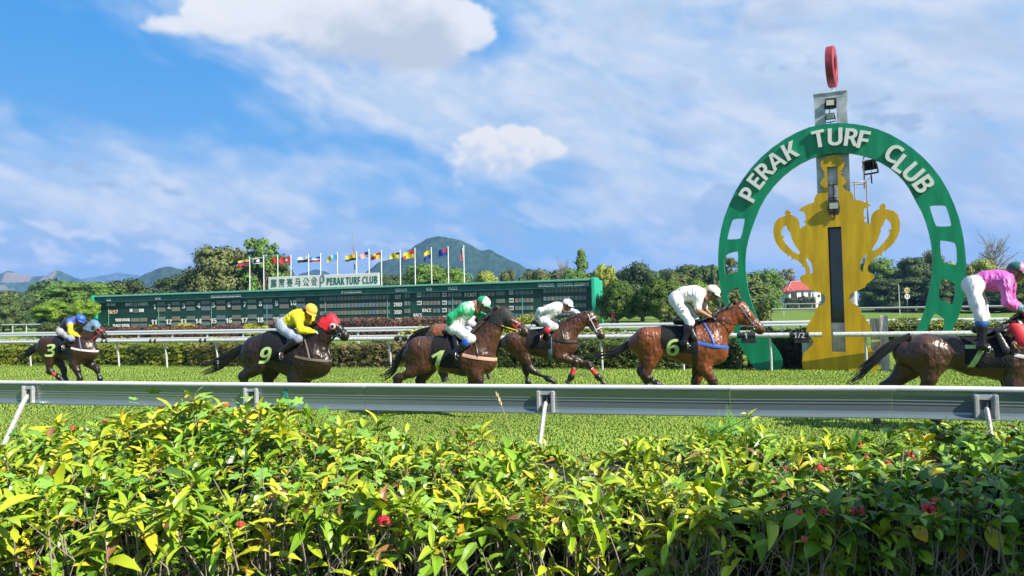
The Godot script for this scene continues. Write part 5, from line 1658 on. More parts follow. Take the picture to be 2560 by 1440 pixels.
# ------------------------------------------------------------------ house and small things far off
func far_things() -> void:
	var Z := -188.0
	var g := gy(Z)
	var o := thing("house", "white walled house with a red tiled hipped roof beyond the far rail", "house", Vector3(71.0, g, Z), 0.10)
	var wall := mat("house_white", lin(0.74, 0.74, 0.72), 0.7)
	var dark := mat("house_dark", lin(0.02, 0.02, 0.022), 0.5)
	var red := mat("house_roof", lin(0.50, 0.085, 0.075), 0.7, 0.0, {"tex": noise_tex("tiles", 0.06, 2, 0.75, 1.0, 81), "uv": 0.9})
	var m := MB.new()
	m.box(Vector3(-0.4, 2.25, 0), Vector3(7.0, 4.5, 5.0))
	obj("wall", m.done(), wall, o)
	m = MB.new()
	m.box(Vector3(4.1, 1.95, 0.5), Vector3(3.6, 3.9, 4.6))
	obj("wing", m.done(), wall, o)
	m = MB.new()
	var e := [Vector3(-4.5, 4.45, 3.0), Vector3(3.6, 4.45, 3.0), Vector3(3.6, 4.45, -3.0), Vector3(-4.5, 4.45, -3.0)]
	var r0 := Vector3(-2.0, 6.7, 0)
	var r1 := Vector3(1.2, 6.7, 0)
	m.quad(e[0], e[1], r1, r0)
	m.quad(e[2], e[3], r0, r1)
	m.tri(e[1], e[2], r1)
	m.tri(e[3], e[0], r0)
	m.quad(e[3], e[2], e[1], e[0])
	obj("roof", m.done(), red, o)
	m = MB.new()
	var f := [Vector3(-5.6, 4.2, 2.6), Vector3(-3.0, 4.2, 3.6), Vector3(-3.0, 4.2, -1.0), Vector3(-5.6, 4.2, -1.0)]
	m.tri(f[0], f[1], Vector3(-3.6, 5.9, 1.2))
	m.tri(f[1], f[2], Vector3(-3.6, 5.9, 1.2))
	m.tri(f[3], f[0], Vector3(-3.6, 5.9, 1.2))
	m.tri(f[2], f[3], Vector3(-3.6, 5.9, 1.2))
	obj("porch_roof", m.done(), red, o)
	m = MB.new()
	for p in [[e[0], r0], [e[1], r1], [r0, r1], [f[1], Vector3(-3.6, 5.9, 1.2)]]: m.tube([p[0], p[1]], [0.12, 0.12], 5)
	obj("ridge", m.done(), mat("ridge", lin(0.62, 0.25, 0.2), 0.7), o)
	for wx in [[-2.6, 3.2, 1.5, 1.5], [-0.4, 3.3, 0.55, 1.2], [1.4, 3.3, 0.6, 1.2]]:
		m = MB.new()
		m.box(Vector3(wx[0], wx[1], 2.51), Vector3(wx[2], wx[3], 0.1))
		obj("window", m.done(), dark, o)
	m = MB.new()
	m.box(Vector3(3.6, 3.0, 2.81), Vector3(0.6, 0.6, 0.08))
	obj("window", m.done(), dark, o)
	m = MB.new()
	var arch := PackedVector2Array([Vector2(-1.1, 0), Vector2(1.1, 0)])
	for k in 9: arch.append(Vector2(cos(PI * k / 8.0) * 1.1, 0.9 + sin(PI * k / 8.0) * 0.95))
	m.prism(arch, 0.0, 0.1, Color.WHITE, Transform3D(Basis.IDENTITY, Vector3(4.5, 0.02, 2.76)))
	obj("archway", m.done(), dark, o)
	rng.seed = 17
	hedge("garden_hedge", "dark clipped shrubs under the red roofed house", Vector3(64.8, g, -180), Vector3(71.5, g, -180), 2.4, 1.8, 1500, 0.34, lin(0.03, 0.06, 0.02), lin(0.05, 0.10, 0.02))
	# number boards and lamp pole
	var Zn := -120.0
	var gn := gy(Zn)
	var nb := thing("number_board_post", "post with two round number boards, a yellow 13 above a white 11", "sign", Vector3(62.3, gn, Zn))
	m = MB.new()
	m.tube([Vector3(0, 0, 0), Vector3(0, 3.6, 0)], [0.07, 0.07], 6)
	obj("post", m.done(), mat("post_red_white", lin(0.45, 0.4, 0.38), 0.6), nb)
	for k in 2:
		m = MB.new()
		m.tube([Vector3(0, 3.55 - k * 0.98, 0.06), Vector3(0, 3.55 - k * 0.98, 0.12)], [0.42, 0.42], 24)
		obj("round_board", m.done(), mat("board_yellow", lin(0.62, 0.50, 0.22), 0.6) if k == 0 else mat("board_white2", lin(0.72, 0.74, 0.74), 0.6), nb)
		var t := obj("number", lettering("13" if k == 0 else "11", 0.42, 0.02), dark, nb)
		t.position = Vector3(0, 3.55 - k * 0.98, 0.135)
	var lp := thing("thin_pole", "thin bare white pole left of the round number boards", "pole", Vector3(61.1, gn, Zn))
	m = MB.new()
	m.tube([Vector3(0, 0, 0), Vector3(-0.06, 4.4, 0)], [0.07, 0.05], 6)
	obj("pole", m.done(), mat("flagpole", lin(0.70, 0.72, 0.70), 0.5), lp)


func mid_hedges() -> void:
	rng.seed = 300
	var G0 := lin(0.06, 0.115, 0.014)
	var G1 := lin(0.34, 0.38, 0.03)
	# along the running rail
	var d := Vector3(43.2, 0, 16.2).normalized()
	var n := d.cross(Vector3.UP)
	var b := Vector3(-27.2, 0, -35.37) - n * 1.15
	var cuts := [[0.0, 14.5, "green and yellow hedge behind the running rail, leftmost stretch", G0, G1], [14.6, 21.8, "dull olive hedge behind the running rail below the yellow jockey", lin(0.07, 0.085, 0.02), lin(0.20, 0.20, 0.035)], [21.9, 25.4, "brownish dry stretch of hedge behind the running rail", lin(0.13, 0.12, 0.035), lin(0.24, 0.20, 0.07)], [25.5, 36.2, "dark green hedge behind the running rail under the leading horses", lin(0.03, 0.06, 0.01), lin(0.12, 0.16, 0.02)]]
	for c in cuts:
		hedge("hedge", c[2], b + d * c[0], b + d * c[1], 0.86, 0.9, int((c[1] - c[0]) * 900), 0.085, c[3], c[4], 0.12, "hedge along the running rail")
	hedge("hedge", "dark purplish hedge between the arch's left leg and the cup", b + d * 36.4 - n * 0.2, b + d * 38.9 - n * 0.2, 1.13, 0.9, 2600, 0.085, lin(0.025, 0.018, 0.014), lin(0.06, 0.075, 0.02), 0.12, "hedge along the running rail")
	hedge("hedge", "yellow green topped hedge seen through the arch's right leg", Vector3(15.0, 0, -31.0), Vector3(22.5, 0, -28.2), 1.27, 1.0, 5200, 0.10, lin(0.04, 0.08, 0.01), lin(0.30, 0.33, 0.025), 0.16)
	# clipped red brown and yellow hedges before the scoreboard
	var br0 := lin(0.13, 0.055, 0.035)
	var br1 := lin(0.24, 0.105, 0.065)
	hedge("clipped_hedge", "clipped reddish brown hedge under the win and place totals", Vector3(-37.6, 0, -70), Vector3(-22.2, 0, -65.4), 1.33, 1.4, 4200, 0.13, br0, br1, 0.04, "clipped red brown hedges")
	hedge("clipped_hedge", "long clipped reddish brown hedge behind the yellow jockey", Vector3(-20.3, 0, -64.6), Vector3(-4.2, 0, -60.0), 1.66, 1.6, 6500, 0.13, br0, br1, 0.05, "clipped red brown hedges")
	hedge("flower_bed", "bright yellow low hedge below numbers 11 to 13", Vector3(-35.0, 0, -73.8), Vector3(-29.6, 0, -72.0), 1.35, 1.2, 2400, 0.14, lin(0.34, 0.34, 0.02), lin(0.52, 0.46, 0.02), 0.16, "yellow hedges")
	hedge("flower_bed", "small yellow shrub where the long brown hedge begins", Vector3(-22.6, 0, -64.9), Vector3(-20.4, 0, -64.3), 1.25, 1.1, 1000, 0.13, lin(0.34, 0.34, 0.02), lin(0.52, 0.46, 0.02), 0.2, "yellow hedges")
	hedge("flower_bed", "yellow hedge behind the crouching jockey in white silks", Vector3(-1.2, 0, -58.5), Vector3(6.2, 0, -55.2), 1.52, 1.2, 2600, 0.13, lin(0.30, 0.34, 0.02), lin(0.50, 0.46, 0.02), 0.2, "yellow hedges")
	# low planting between the two rails
	hedge("flower_bed", "low yellow bed between the rails left of the yellow jockey", Vector3(-31.0, 0, -44.5), Vector3(-14.0, 0, -39.0), 0.85, 1.3, 3600, 0.10, lin(0.20, 0.25, 0.02), lin(0.46, 0.42, 0.02), 0.3, "yellow beds between the rails")
	hedge("flower_bed", "low yellow bed between the rails behind the green and white jockey", Vector3(-6.6, 0, -36.0), Vector3(10.5, 0, -30.6), 0.98, 1.3, 4600, 0.10, lin(0.14, 0.20, 0.02), lin(0.44, 0.42, 0.02), 0.3, "yellow beds between the rails")
	# bushes right of the board
	hedge("shrub_row", "leafy green shrub row below the clipped round trees", Vector3(10.8, 0, -55.0), Vector3(17.6, 0, -52.0), 1.9, 1.4, 5200, 0.16, lin(0.05, 0.09, 0.015), lin(0.15, 0.20, 0.02), 0.24)
	hedge("shrub_row", "shrubs at the left behind the barrier rail", Vector3(-44.5, 0, -72.5), Vector3(-37.5, 0, -69.5), 1.75, 2.0, 3000, 0.18, lin(0.06, 0.10, 0.015), lin(0.17, 0.20, 0.03), 0.3)
	rng.seed = 88
	var o := thing("red_leaf_plant", "dark red spiky leaved plant beside the scoreboard's right end", "plant", Vector3(7.1, 0, -54.5))
	var m := MB.new()
	for k in 90:
		var a := rnd(0, TAU)
		var y := rnd(0.4, 1.7)
		var dd := Vector3(cos(a), rnd(0.3, 1.3), sin(a)).normalized()
		var s := dd.cross(Vector3.UP).normalized()
		var p := Vector3(0, y, 0)
		var q := rnd(0.35, 0.65)
		var t := rnd(0.7, 1.3)
		m.quadn(p, p + dd * q * 0.5 + s * 0.06, p + dd * q - Vector3(0, q * 0.15, 0), p + dd * q * 0.5 - s * 0.06, (Vector3.UP + dd).normalized(), Color(t, t * 0.9, t))
	obj("leaves", m.done(), mat("red_leaves", lin(0.11, 0.022, 0.03), 0.45, 0.0, {"vc": true}), o)
	m = MB.new()
	for k in 4: m.tube([Vector3(0, 0, 0), Vector3(rnd(-0.2, 0.2), 1.5, rnd(-0.2, 0.2))], [0.03, 0.02], 5)
	obj("stem", m.done(), mat("bark", lin(0.16, 0.13, 0.10), 0.9), o)


# ------------------------------------------------------------------ horses
func p2(a: Array, z := 0.0) -> Vector3:
	return Vector3(a[0], a[1], a[2] if a.size() > 2 and z == 0.0 else z)


const LEG_Z := {"hn": 0.15, "hf": -0.15, "fn": 0.13, "ff": -0.13}


func horse_bones(P: Dictionary, coat: Color, dark: Color) -> Array:
	var b := PackedFloat32Array()
	var c := []
	var st: Array = P.st
	for k in 6:
		var s0: Array = st[k]
		var s1: Array = st[k + 1]
		bone(b, c, Vector3(s0[0], s0[1], 0), Vector3(s1[0], s1[1], 0), s0[2] * 0.90, s1[2] * 0.90, (s0[3] + s1[3]) / (s0[2] + s1[2]), coat)
	# withers and croup
	bone(b, c, Vector3(st[4][0] - 0.05, st[4][1] + st[4][2] * 0.86, 0), Vector3(st[5][0], st[5][1] + st[5][2] * 0.92, 0), 0.06, 0.09, 0.8, coat)
	var nk: Array = P.neck
	bone(b, c, Vector3(st[5][0], st[5][1] + 0.06, 0), Vector3(nk[0][0], nk[0][1], 0), st[5][2] * 0.82, nk[0][2] * 0.92, 0.60, coat)
	for k in 2:
		bone(b, c, Vector3(nk[k][0], nk[k][1], 0), Vector3(nk[k + 1][0], nk[k + 1][1], 0), nk[k][2] * 0.92, nk[k + 1][2] * 0.92, 0.56, coat)
	var hd := p2(P.head)
	var ck := p2(P.cheek)
	var mz := p2(P.muz)
	var ax := (mz - hd).normalized()
	bone(b, c, Vector3(nk[2][0], nk[2][1], 0), hd + ax * 0.06, nk[2][2] * 0.9, 0.098, 0.70, coat)
	bone(b, c, hd + ax * 0.02, mz - ax * 0.10, 0.100, 0.062, 0.72, coat)
	bone(b, c, ck, mz - ax * 0.06, 0.098, 0.052, 0.66, coat)
	bone(b, c, mz - ax * 0.06, mz, 0.060, 0.056, 0.92, dark.lerp(coat, 0.35))
	var lowlip := Vector3(ax.y, -ax.x, 0)
	bone(b, c, mz - ax * 0.05 + lowlip * 0.035, mz - ax * 0.01 + lowlip * 0.045, 0.036, 0.030, 0.9, dark.lerp(coat, 0.25))
	for sd in [1.0, -1.0]:
		bone(b, c, Vector3(P.eye[0], P.eye[1] + 0.018, sd * 0.066), Vector3(P.eye[0] + 0.02, P.eye[1] + 0.01, sd * 0.066), 0.026, 0.024, 1.0, coat)
	# legs
	for key in LEG_Z:
		var z: float = LEG_Z[key]
		var sg := signf(z)
		var j: Array = P[key]
		var a := Vector3(j[0][0], j[0][1], z)
		var h := Vector3(j[1][0], j[1][1], z)
		var f := Vector3(j[2][0], j[2][1], z * 0.95)
		var o := Vector3(j[3][0], j[3][1], z * 0.95)
		var mid := coat.lerp(dark, 0.45)
		if key[0] == "h":
			var hip := Vector3(st[1][0] + 0.06, st[1][1] + 0.02, sg * 0.12)
			bone(b, c, hip, a + Vector3(-0.02, 0.03, 0), 0.20, 0.135, 0.66, coat)
			bone(b, c, Vector3(st[0][0] + 0.10, st[0][1] - 0.02, sg * 0.10), a.lerp(h, 0.35) + Vector3(-0.03, 0, 0), 0.155, 0.075, 0.68, coat)
			bone(b, c, Vector3(st[1][0] - 0.05, st[1][1] + 0.10, sg * 0.15), Vector3(st[0][0] + 0.16, st[0][1] + 0.0, sg * 0.14), 0.12, 0.11, 0.75, coat)
			bone(b, c, a + Vector3(0.03, 0.02, 0), a.lerp(h, 0.5), 0.112, 0.075, 0.74, coat)
			bone(b, c, a.lerp(h, 0.45), h, 0.076, 0.052, 0.74, mid)
			var up := (a - h).normalized()
			var back := Vector3(-up.y, up.x, 0)
			if back.x > 0: back = -back
			bone(b, c, h + back * 0.035 + up * 0.06, h + back * 0.02, 0.024, 0.036, 0.8, dark)
			bone(b, c, h, h.lerp(f, 0.3), 0.055, 0.043, 0.85, dark)
		else:
			var sh := Vector3(st[5][0] + 0.10, st[5][1] + 0.06, sg * 0.12)
			bone(b, c, sh, a + Vector3(0.02, 0.05, 0), 0.17, 0.115, 0.62, coat)
			bone(b, c, Vector3(st[4][0] + 0.02, st[4][1] + 0.20, sg * 0.13), Vector3(st[5][0] + 0.02, st[5][1], sg * 0.15), 0.09, 0.10, 0.55, coat)
			bone(b, c, Vector3(st[4][0] + 0.12, st[4][1] - 0.05, sg * 0.15), a + Vector3(-0.03, 0.02, 0), 0.12, 0.075, 0.55, coat)
			bone(b, c, a, a.lerp(h, 0.5), 0.102, 0.075, 0.8, coat)
			bone(b, c, a.lerp(h, 0.5), h, 0.074, 0.050, 0.85, mid)
			bone(b, c, h + Vector3(0, 0.02, 0), h.lerp(f, 0.2), 0.054, 0.042, 0.92, dark)
		bone(b, c, h, f, 0.040, 0.035, 0.85, dark)
		bone(b, c, f, f.lerp(o, 0.2), 0.046, 0.040, 0.9, dark)
		bone(b, c, f, o, 0.037, 0.042, 0.95, dark)
	return [b, c]


func shell(arr: Array, inside: Callable, off: float) -> ArrayMesh:   # a close fitting cover over part of a body's surface
	var m := MB.new()
	var at := {}
	for q in range(0, arr[3].size(), 3):
		var ok := true
		for e in 3:
			if not inside.call(arr[0][arr[3][q + e]]): ok = false
		if not ok: continue
		for e in 3:
			var k: int = arr[3][q + e]
			if not at.has(k):
				at[k] = m.v.size()
				m.v.append(arr[0][k] + arr[1][k] * off)
				m.n.append(arr[1][k])
				m.c.append(Color.WHITE)
			m.i.append(at[k])
	return m.done()


func surf(b: PackedFloat32Array, k: float, ctr: Vector3, dir: Vector3, off: float) -> Vector3:   # where the body's surface lies along a ray from inside
	var lo := 0.0
	var hi := 0.75
	for q in 13:
		var m := (lo + hi) * 0.5
		if field_at(b, k, ctr + dir * m) > 1.0: lo = m
		else: hi = m
	return ctr + dir * (lo + off)


func patch(b: PackedFloat32Array, k: float, grid: Array, off: float) -> ArrayMesh:   # grid[row][col] = [centre, direction]
	var m := MB.new()
	var nr := grid.size()
	var nc: int = grid[0].size()
	for r in nr:
		for q in nc:
			var g: Array = grid[r][q]
			m.v.append(surf(b, k, g[0], g[1], off))
			m.c.append(Color.WHITE)
	for r in nr - 1:
		for q in nc - 1:
			var a := r * nc + q
			m.i.append_array([a, a + 1, a + nc + 1, a, a + nc + 1, a + nc])
	m.n = normals(m.v, m.i)
	# outward?
	var mid: Array = grid[nr / 2][nc / 2]
	if m.n[(nr / 2) * nc + nc / 2].dot(mid[1]) < 0.0:
		for q in range(0, m.i.size(), 3):
			var t := m.i[q + 1]
			m.i[q + 1] = m.i[q + 2]
			m.i[q + 2] = t
		m.n = normals(m.v, m.i)
	# the underside, so that the cloth has thickness at its hem
	var base := m.v.size()
	for q in base:
		m.v.append(m.v[q] - m.n[q] * off * 0.8)
		m.n.append(-m.n[q])
		m.c.append(Color.WHITE)
	var cnt := m.i.size()
	for q in range(0, cnt, 3): m.i.append_array([base + m.i[q], base + m.i[q + 2], base + m.i[q + 1]])
	return m.done()


func strap(b: PackedFloat32Array, k: float, rays: Array, width: Vector3, off := 0.008) -> ArrayMesh:   # a band along rays, width is its cross direction in metres
	var m := MB.new()
	var p := []
	for r in rays: p.append(surf(b, k, r[0], r[1], off))
	for q in p.size():
		var t: Vector3 = (p[mini(q + 1, p.size() - 1)] - p[maxi(q - 1, 0)]).normalized()
		var n: Vector3 = rays[q][1]
		var w := t.cross(n).normalized() * width.length() * 0.5
		m.v.append(p[q] + w); m.v.append(p[q] - w)
		m.v.append(p[q] + w - n * off); m.v.append(p[q] - w - n * off)
		for e in 4: m.c.append(Color.WHITE)
	for q in p.size() - 1:
		var a := q * 4
		m.i.append_array([a, a + 1, a + 5, a, a + 5, a + 4])
		m.i.append_array([a + 2, a, a + 4, a + 2, a + 4, a + 6])
		m.i.append_array([a + 1, a + 3, a + 7, a + 1, a + 7, a + 5])
	m.n = normals(m.v, m.i)
	if m.n[0].dot(rays[0][1]) < 0.0:
		for q in range(0, m.i.size(), 3):
			var t := m.i[q + 1]
			m.i[q + 1] = m.i[q + 2]
			m.i[q + 2] = t
		m.n = normals(m.v, m.i)
	return m.done()


func spine(pts: Array, n: int) -> Array:   # smooth curve through points
	var c := Curve3D.new()
	for k in pts.size():
		var t: Vector3 = (pts[mini(k + 1, pts.size() - 1)] - pts[maxi(k - 1, 0)]) / 6.0
		c.add_point(pts[k], -t, t)
	var o := []
	for k in n: o.append(c.sample_baked(c.get_baked_length() * k / (n - 1), true))
	return o


func hair(pts: Array, n: int, w0: float, w1: float, thick: float, sd: int) -> ArrayMesh:   # a bundle of tapering locks
	rng.seed = sd
	var m := MB.new()
	var s := spine(pts, 14)
	for k in n:
		var a := rnd(0, TAU)
		var r := sqrt(rnd(0, 1))
		var o := Vector3(0, sin(a), cos(a) * 0.8) * r
		var len := int(rnd(8, 14.99))
		var p := []
		var rad := []
		var ph := rnd(0, 6)
		for q in len:
			var t := float(q) / 13.0
			var spread := lerpf(w0, w1, sin(minf(t * 1.25, 1.0) * PI * 0.5)) * (1.0 if t < 0.75 else lerpf(1.0, 0.75, (t - 0.75) / 0.25))
			p.append(s[q] + o * spread + Vector3(sin(t * 6.0 + ph) * 0.02, sin(t * 9.0 + ph * 2.0) * 0.014, cos(t * 7.0 + ph) * 0.015) * t)
			rad.append(thick * (1.15 - float(q) / (len - 1) * 1.0) * rnd(0.7, 1.2))
		m.tube(p, rad, 5)
	return m.done()


func number_on(b: PackedFloat32Array, k: float, s: String, x: float, y: float, h: float, sd: float, slant: float) -> ArrayMesh:   # cloth figures that follow the horse's side
	var t := lettering(s, h, 0.0)
	var arr := t.get_mesh_arrays()
	var src: PackedVector3Array = arr[Mesh.ARRAY_VERTEX]
	var idx: PackedInt32Array = arr[Mesh.ARRAY_INDEX]
	var m := MB.new()
	if idx.is_empty():
		for q in src.size(): idx.append(q)
	for pass_ in 3:     # split long edges so that the figure bends with the horse
		var nv := PackedVector3Array()
		for q in range(0, idx.size(), 3):
			var tri := [src[idx[q]], src[idx[q + 1]], src[idx[q + 2]]]
			var e := 0
			for w in 3:
				if tri[w].distance_to(tri[(w + 1) % 3]) > tri[e].distance_to(tri[(e + 1) % 3]): e = w
			var a: Vector3 = tri[e]
			var bb: Vector3 = tri[(e + 1) % 3]
			var cc: Vector3 = tri[(e + 2) % 3]
			if a.distance_to(bb) < 0.04:
				nv.append_array([a, bb, cc])
			else:
				nv.append_array([a, (a + bb) * 0.5, cc, (a + bb) * 0.5, bb, cc])
		src = nv
		idx = PackedInt32Array(range(nv.size()))
	for p in src:
		var q := Vector3(x + (p.x + p.y * slant) * 1.15 * sd, y + p.y, 0)
		var hit := surf(b, k, q, Vector3(0, 0, sd), 0.026)
		m.v.append(hit)
		m.c.append(Color.WHITE)
	m.i = idx.duplicate()
	m.n = normals(m.v, m.i)
	var sum := 0.0
	for q in m.n: sum += q.z * sd
	if sum < 0.0:
		for q in range(0, m.i.size(), 3):
			var w := m.i[q + 1]
			m.i[q + 1] = m.i[q + 2]
			m.i[q + 2] = w
		m.n = normals(m.v, m.i)
	return m.done()


func make_horse(key: String, label: String, coat: Color, dark: Color, cell: float, opt: Dictionary) -> Array:
	var P: Dictionary = HORSES[key]
	var o := thing("horse", label, "horse", Vector3(P.at[0], 0, P.at[1]), deg_to_rad(P.yaw), "racehorses passing the post")
	var K := 32.0
	var bc := horse_bones(P, coat, dark)
	var b: PackedFloat32Array = bc[0]
	var arr := body(b, bc[1], cell, K, 0.007)
	var coatmat := mat("coat", lin(1, 1, 1), 0.40, 0.0, {"vc": true, "gain": 1.12, "spec": 0.42, "coat": 0.30, "coat_r": 0.30, "bump": noise_tex("coat_bump", 0.02, 4, 0.2, 0.8, 101), "bump_cm": 3.2, "uv": Vector3(1.6, 1.1, 1.6), "tex": noise_tex("coat_tone", 0.012, 4, 0.62, 1.0, 102)})
	obj("body", mesh_of(arr), coatmat, o)
	var hairm := mat("hair_black", lin(0.010, 0.008, 0.008), 0.45, 0.0, {"spec": 0.5})
	var leather := mat("black_leather", lin(0.012, 0.011, 0.012), 0.4, 0.0, {"spec": 0.5})
	var st: Array = P.st
	# hoofs
	for kk in LEG_Z:
		var j: Array = P[kk]
		var z: float = LEG_Z[kk] * 0.95
		var f := Vector3(j[2][0], j[2][1], z)
		var h := Vector3(j[3][0], j[3][1], z)
		var d := (h - f).normalized()
		var m := MB.new()
		m.tube([h - d * 0.012, h + d * 0.02, h + d * 0.075], [0.046, 0.052, 0.063], 12)
		obj("hoof", m.done(), mat("hoof", lin(0.05, 0.045, 0.04), 0.5), o)
	# eyes, nostrils, ears
	var hd := p2(P.head)
	var mz := p2(P.muz)
	var ax := (mz - hd).normalized()
	var upv := Vector3(-ax.y, ax.x, 0)
	for sd in [1.0, -1.0]:
		var m := MB.new()
		m.ball(surf(b, K, Vector3(P.eye[0], P.eye[1], 0), Vector3(0, 0, sd), -0.012), Vector3(0.024, 0.02, 0.02))
		obj("eye", m.done(), mat("eye_gloss", lin(0.008, 0.006, 0.005), 0.08, 0.0, {"spec": 0.9}), o)
		m = MB.new()
		m.ball(surf(b, K, mz - ax * 0.005 + upv * 0.012, (Vector3(0, 0, sd) + ax * 0.35).normalized(), -0.006), Vector3(0.022, 0.017, 0.012))
		obj("nostril", m.done(), mat("nostril", lin(0.006, 0.004, 0.004), 0.7), o)
		m = MB.new()
		var e: Array = P.ears[0 if sd > 0 else 1]
		var tip := Vector3(e[0], e[1], sd * 0.065)
		var root := hd + (tip - hd) * Vector3(0.35, 0.35, 0) + Vector3(0, 0, sd * 0.05)
		root = hd + (Vector3(tip.x, tip.y, 0) - hd) * 0.42 + Vector3(0, 0, sd * 0.048)
		m.tube([root - (tip - root) * 0.35, root, root.lerp(tip, 0.45), root.lerp(tip, 0.8), tip], [0.020, 0.036, 0.037, 0.022, 0.004], 8, Color.WHITE, 0.6)
		obj("ear", m.done(), opt.get("ear", mat("ear_" + key, coat.lerp(dark, 0.5), 0.6)), o)
	# mane along the crest and tail
	var nk: Array = P.neck
	var crest := []
	var pts := [Vector3(st[5][0] - 0.12, st[5][1] + st[5][2] * 0.95, 0)]
	for k in 3:
		var t: Vector3 = (Vector3(nk[mini(k + 1, 2)][0], nk[mini(k + 1, 2)][1], 0) - Vector3(nk[maxi(k - 1, 0)][0], nk[maxi(k - 1, 0)][1], 0)).normalized()
		var nn := Vector3(-t.y, t.x, 0)
		pts.append(Vector3(nk[k][0], nk[k][1], 0) + nn * nk[k][2] * 0.93)
	pts.append(hd + upv * 0.09 - ax * 0.03)
	crest = spine(pts, 40)
	rng.seed = key.hash()
	var mm := MB.new()
	for k in 40:
		for q in 5:
			var p: Vector3 = crest[k] + Vector3(rnd(-0.02, 0.02), rnd(-0.02, 0.0), 0)
			var l := rnd(0.07, 0.15) * (0.5 if k > 35 else 1.0)
			var z := rnd(0.0, 1.0)
			mm.tube([p, p + Vector3(-l * 0.5, 0.012 + 0.02 * rng.randf(), z * 0.05), p + Vector3(-l * 1.1, -l * rnd(0.0, 0.75), z * 0.10)], [0.014, 0.011, 0.003], 4)
	obj("mane", mm.done(), hairm, o)
	var tp := []
	for t in P.tail: tp.append(p2(t))
	tp[0] += Vector3(0.10, 0.02, 0)
	obj("tail", hair(tp, 70, 0.045, opt.get("bush", 0.12), 0.017, key.hash() + 3), hairm, o)
	# saddle cloth, saddle and girth
	var x0 := lerpf(st[2][0], st[3][0], opt.get("cloth0", 0.15))
	var x1: float = lerpf(st[4][0], st[5][0], 0.28)
	var grid := []
	for r in 13:
		var row := []
		var u := r / 12.0
		var x := lerpf(x0, x1, u)
		var yc := 0.0
		for k in 6:
			if x >= st[k][0] and x <= st[k + 1][0]: yc = lerpf(st[k][1], st[k + 1][1], (x - st[k][0]) / (st[k + 1][0] - st[k][0]))
		for q in 19:
			var a := deg_to_rad(lerpf(-1.0, 1.0, q / 18.0) * opt.get("cloth_low", 122.0) * (1.0 - 0.10 * absf(u - 0.35)))
			row.append([Vector3(x, yc, 0), Vector3(0, cos(a), sin(a))])
		grid.append(row)
	obj("saddle_cloth", patch(b, K, grid, 0.016), mat("cloth_black", lin(0.010, 0.010, 0.012), 0.7, 0.0, {"spec": 0.3, "bump": noise_tex("cloth", 0.03, 3, 0, 1, 111), "bump_cm": 0.8, "uv": 2.2}), o)
	if opt.has("num"):
		obj("number_cloth", number_on(b, K, opt.num, opt.nx, opt.ny, opt.nh, 1.0, opt.get("slant", 0.15)), mat("number_lime", lin(0.42, 0.58, 0.20), 0.6), o)
	var sx := lerpf(st[3][0], st[4][0], 0.75)
	var top := surf(b, K, Vector3(sx, st[3][1], 0), Vector3.UP, 0.0)
	var sb := PackedFloat32Array()
	var sc := []
	bone(sb, sc, top + Vector3(-0.20, 0.05, 0), top + Vector3(0.12, 0.03, 0), 0.045, 0.05, 2.2)
	bone(sb, sc, top + Vector3(-0.22, 0.07, 0), top + Vector3(-0.24, 0.09, 0), 0.03, 0.03, 3.4)
	bone(sb, sc, top + Vector3(0.15, 0.04, 0), top + Vector3(0.19, 0.07, 0), 0.04, 0.035, 1.6)
	for sd in [1.0, -1.0]: bone(sb, sc, top + Vector3(0.02, -0.02, sd * 0.2), top + Vector3(0.08, -0.22, sd * 0.275), 0.05, 0.06, 0.5)
	obj("saddle", mesh_of(body(sb, sc, 0.02, 45.0)), leather, o)
	var gx: float = lerpf(st[4][0], st[5][0], 0.15)
	var gr := []
	for q in 25:
		var a := deg_to_rad(lerpf(60, 300, q / 24.0))
		gr.append([Vector3(gx, st[4][1], 0), Vector3(0, cos(a), sin(a))])
	obj("girth", strap(b, K, gr, Vector3(0.09, 0, 0), 0.012), opt.get("girth", leather), o)
	if opt.has("breast"):
		var br := []
		var cc := Vector3(st[5][0] - 0.02, st[5][1] + 0.02, 0)
		for q in 23:
			var a := deg_to_rad(lerpf(118, -118, q / 22.0))
			br.append([cc, Vector3(cos(a), lerpf(-0.10, 0.22, pow(absf(a) / 2.06, 1.5)), sin(a)).normalized()])
		obj("breast_strap", strap(b, K, br, Vector3(opt.get("breast_w", 0.05), 0, 0), 0.012), opt.breast, o)
		var ws := []
		for q in 12:
			var t := q / 11.0
			ws.append([cc.lerp(Vector3(nk[0][0] - 0.02, nk[0][1] - 0.05, 0), t * 0.9), Vector3(0.5 - t * 0.9, 0.05 + t * 0.8, 0.85 - t * 0.75).normalized()])
		obj("neck_strap", strap(b, K, ws, Vector3(0.03, 0, 0), 0.01), opt.get("breast2", opt.breast), o)
	# bridle
	var bm: Material = opt.get("bridle", leather)
	var hc := hd.lerp(mz, 0.10)
	for band in [[0.20, 0.026, "browband"], [0.66, 0.026, "noseband"]]:
		var rr := []
		var cen: Vector3 = hd.lerp(mz, band[0]) - upv * 0.03
		for q in 25:
			var a := TAU * q / 24.0 if band[0] > 0.5 else lerpf(-1.75, 1.75, q / 24.0)
			rr.append([cen, (upv * cos(a) + Vector3(0, 0, sin(a))).normalized()])
		obj(band[2], strap(b, K, rr, Vector3(band[1], 0, 0), 0.007), opt.get("brow", bm) if band[2] == "browband" else bm, o)
	var bit := hd.lerp(mz, 0.80) - upv * 0.045
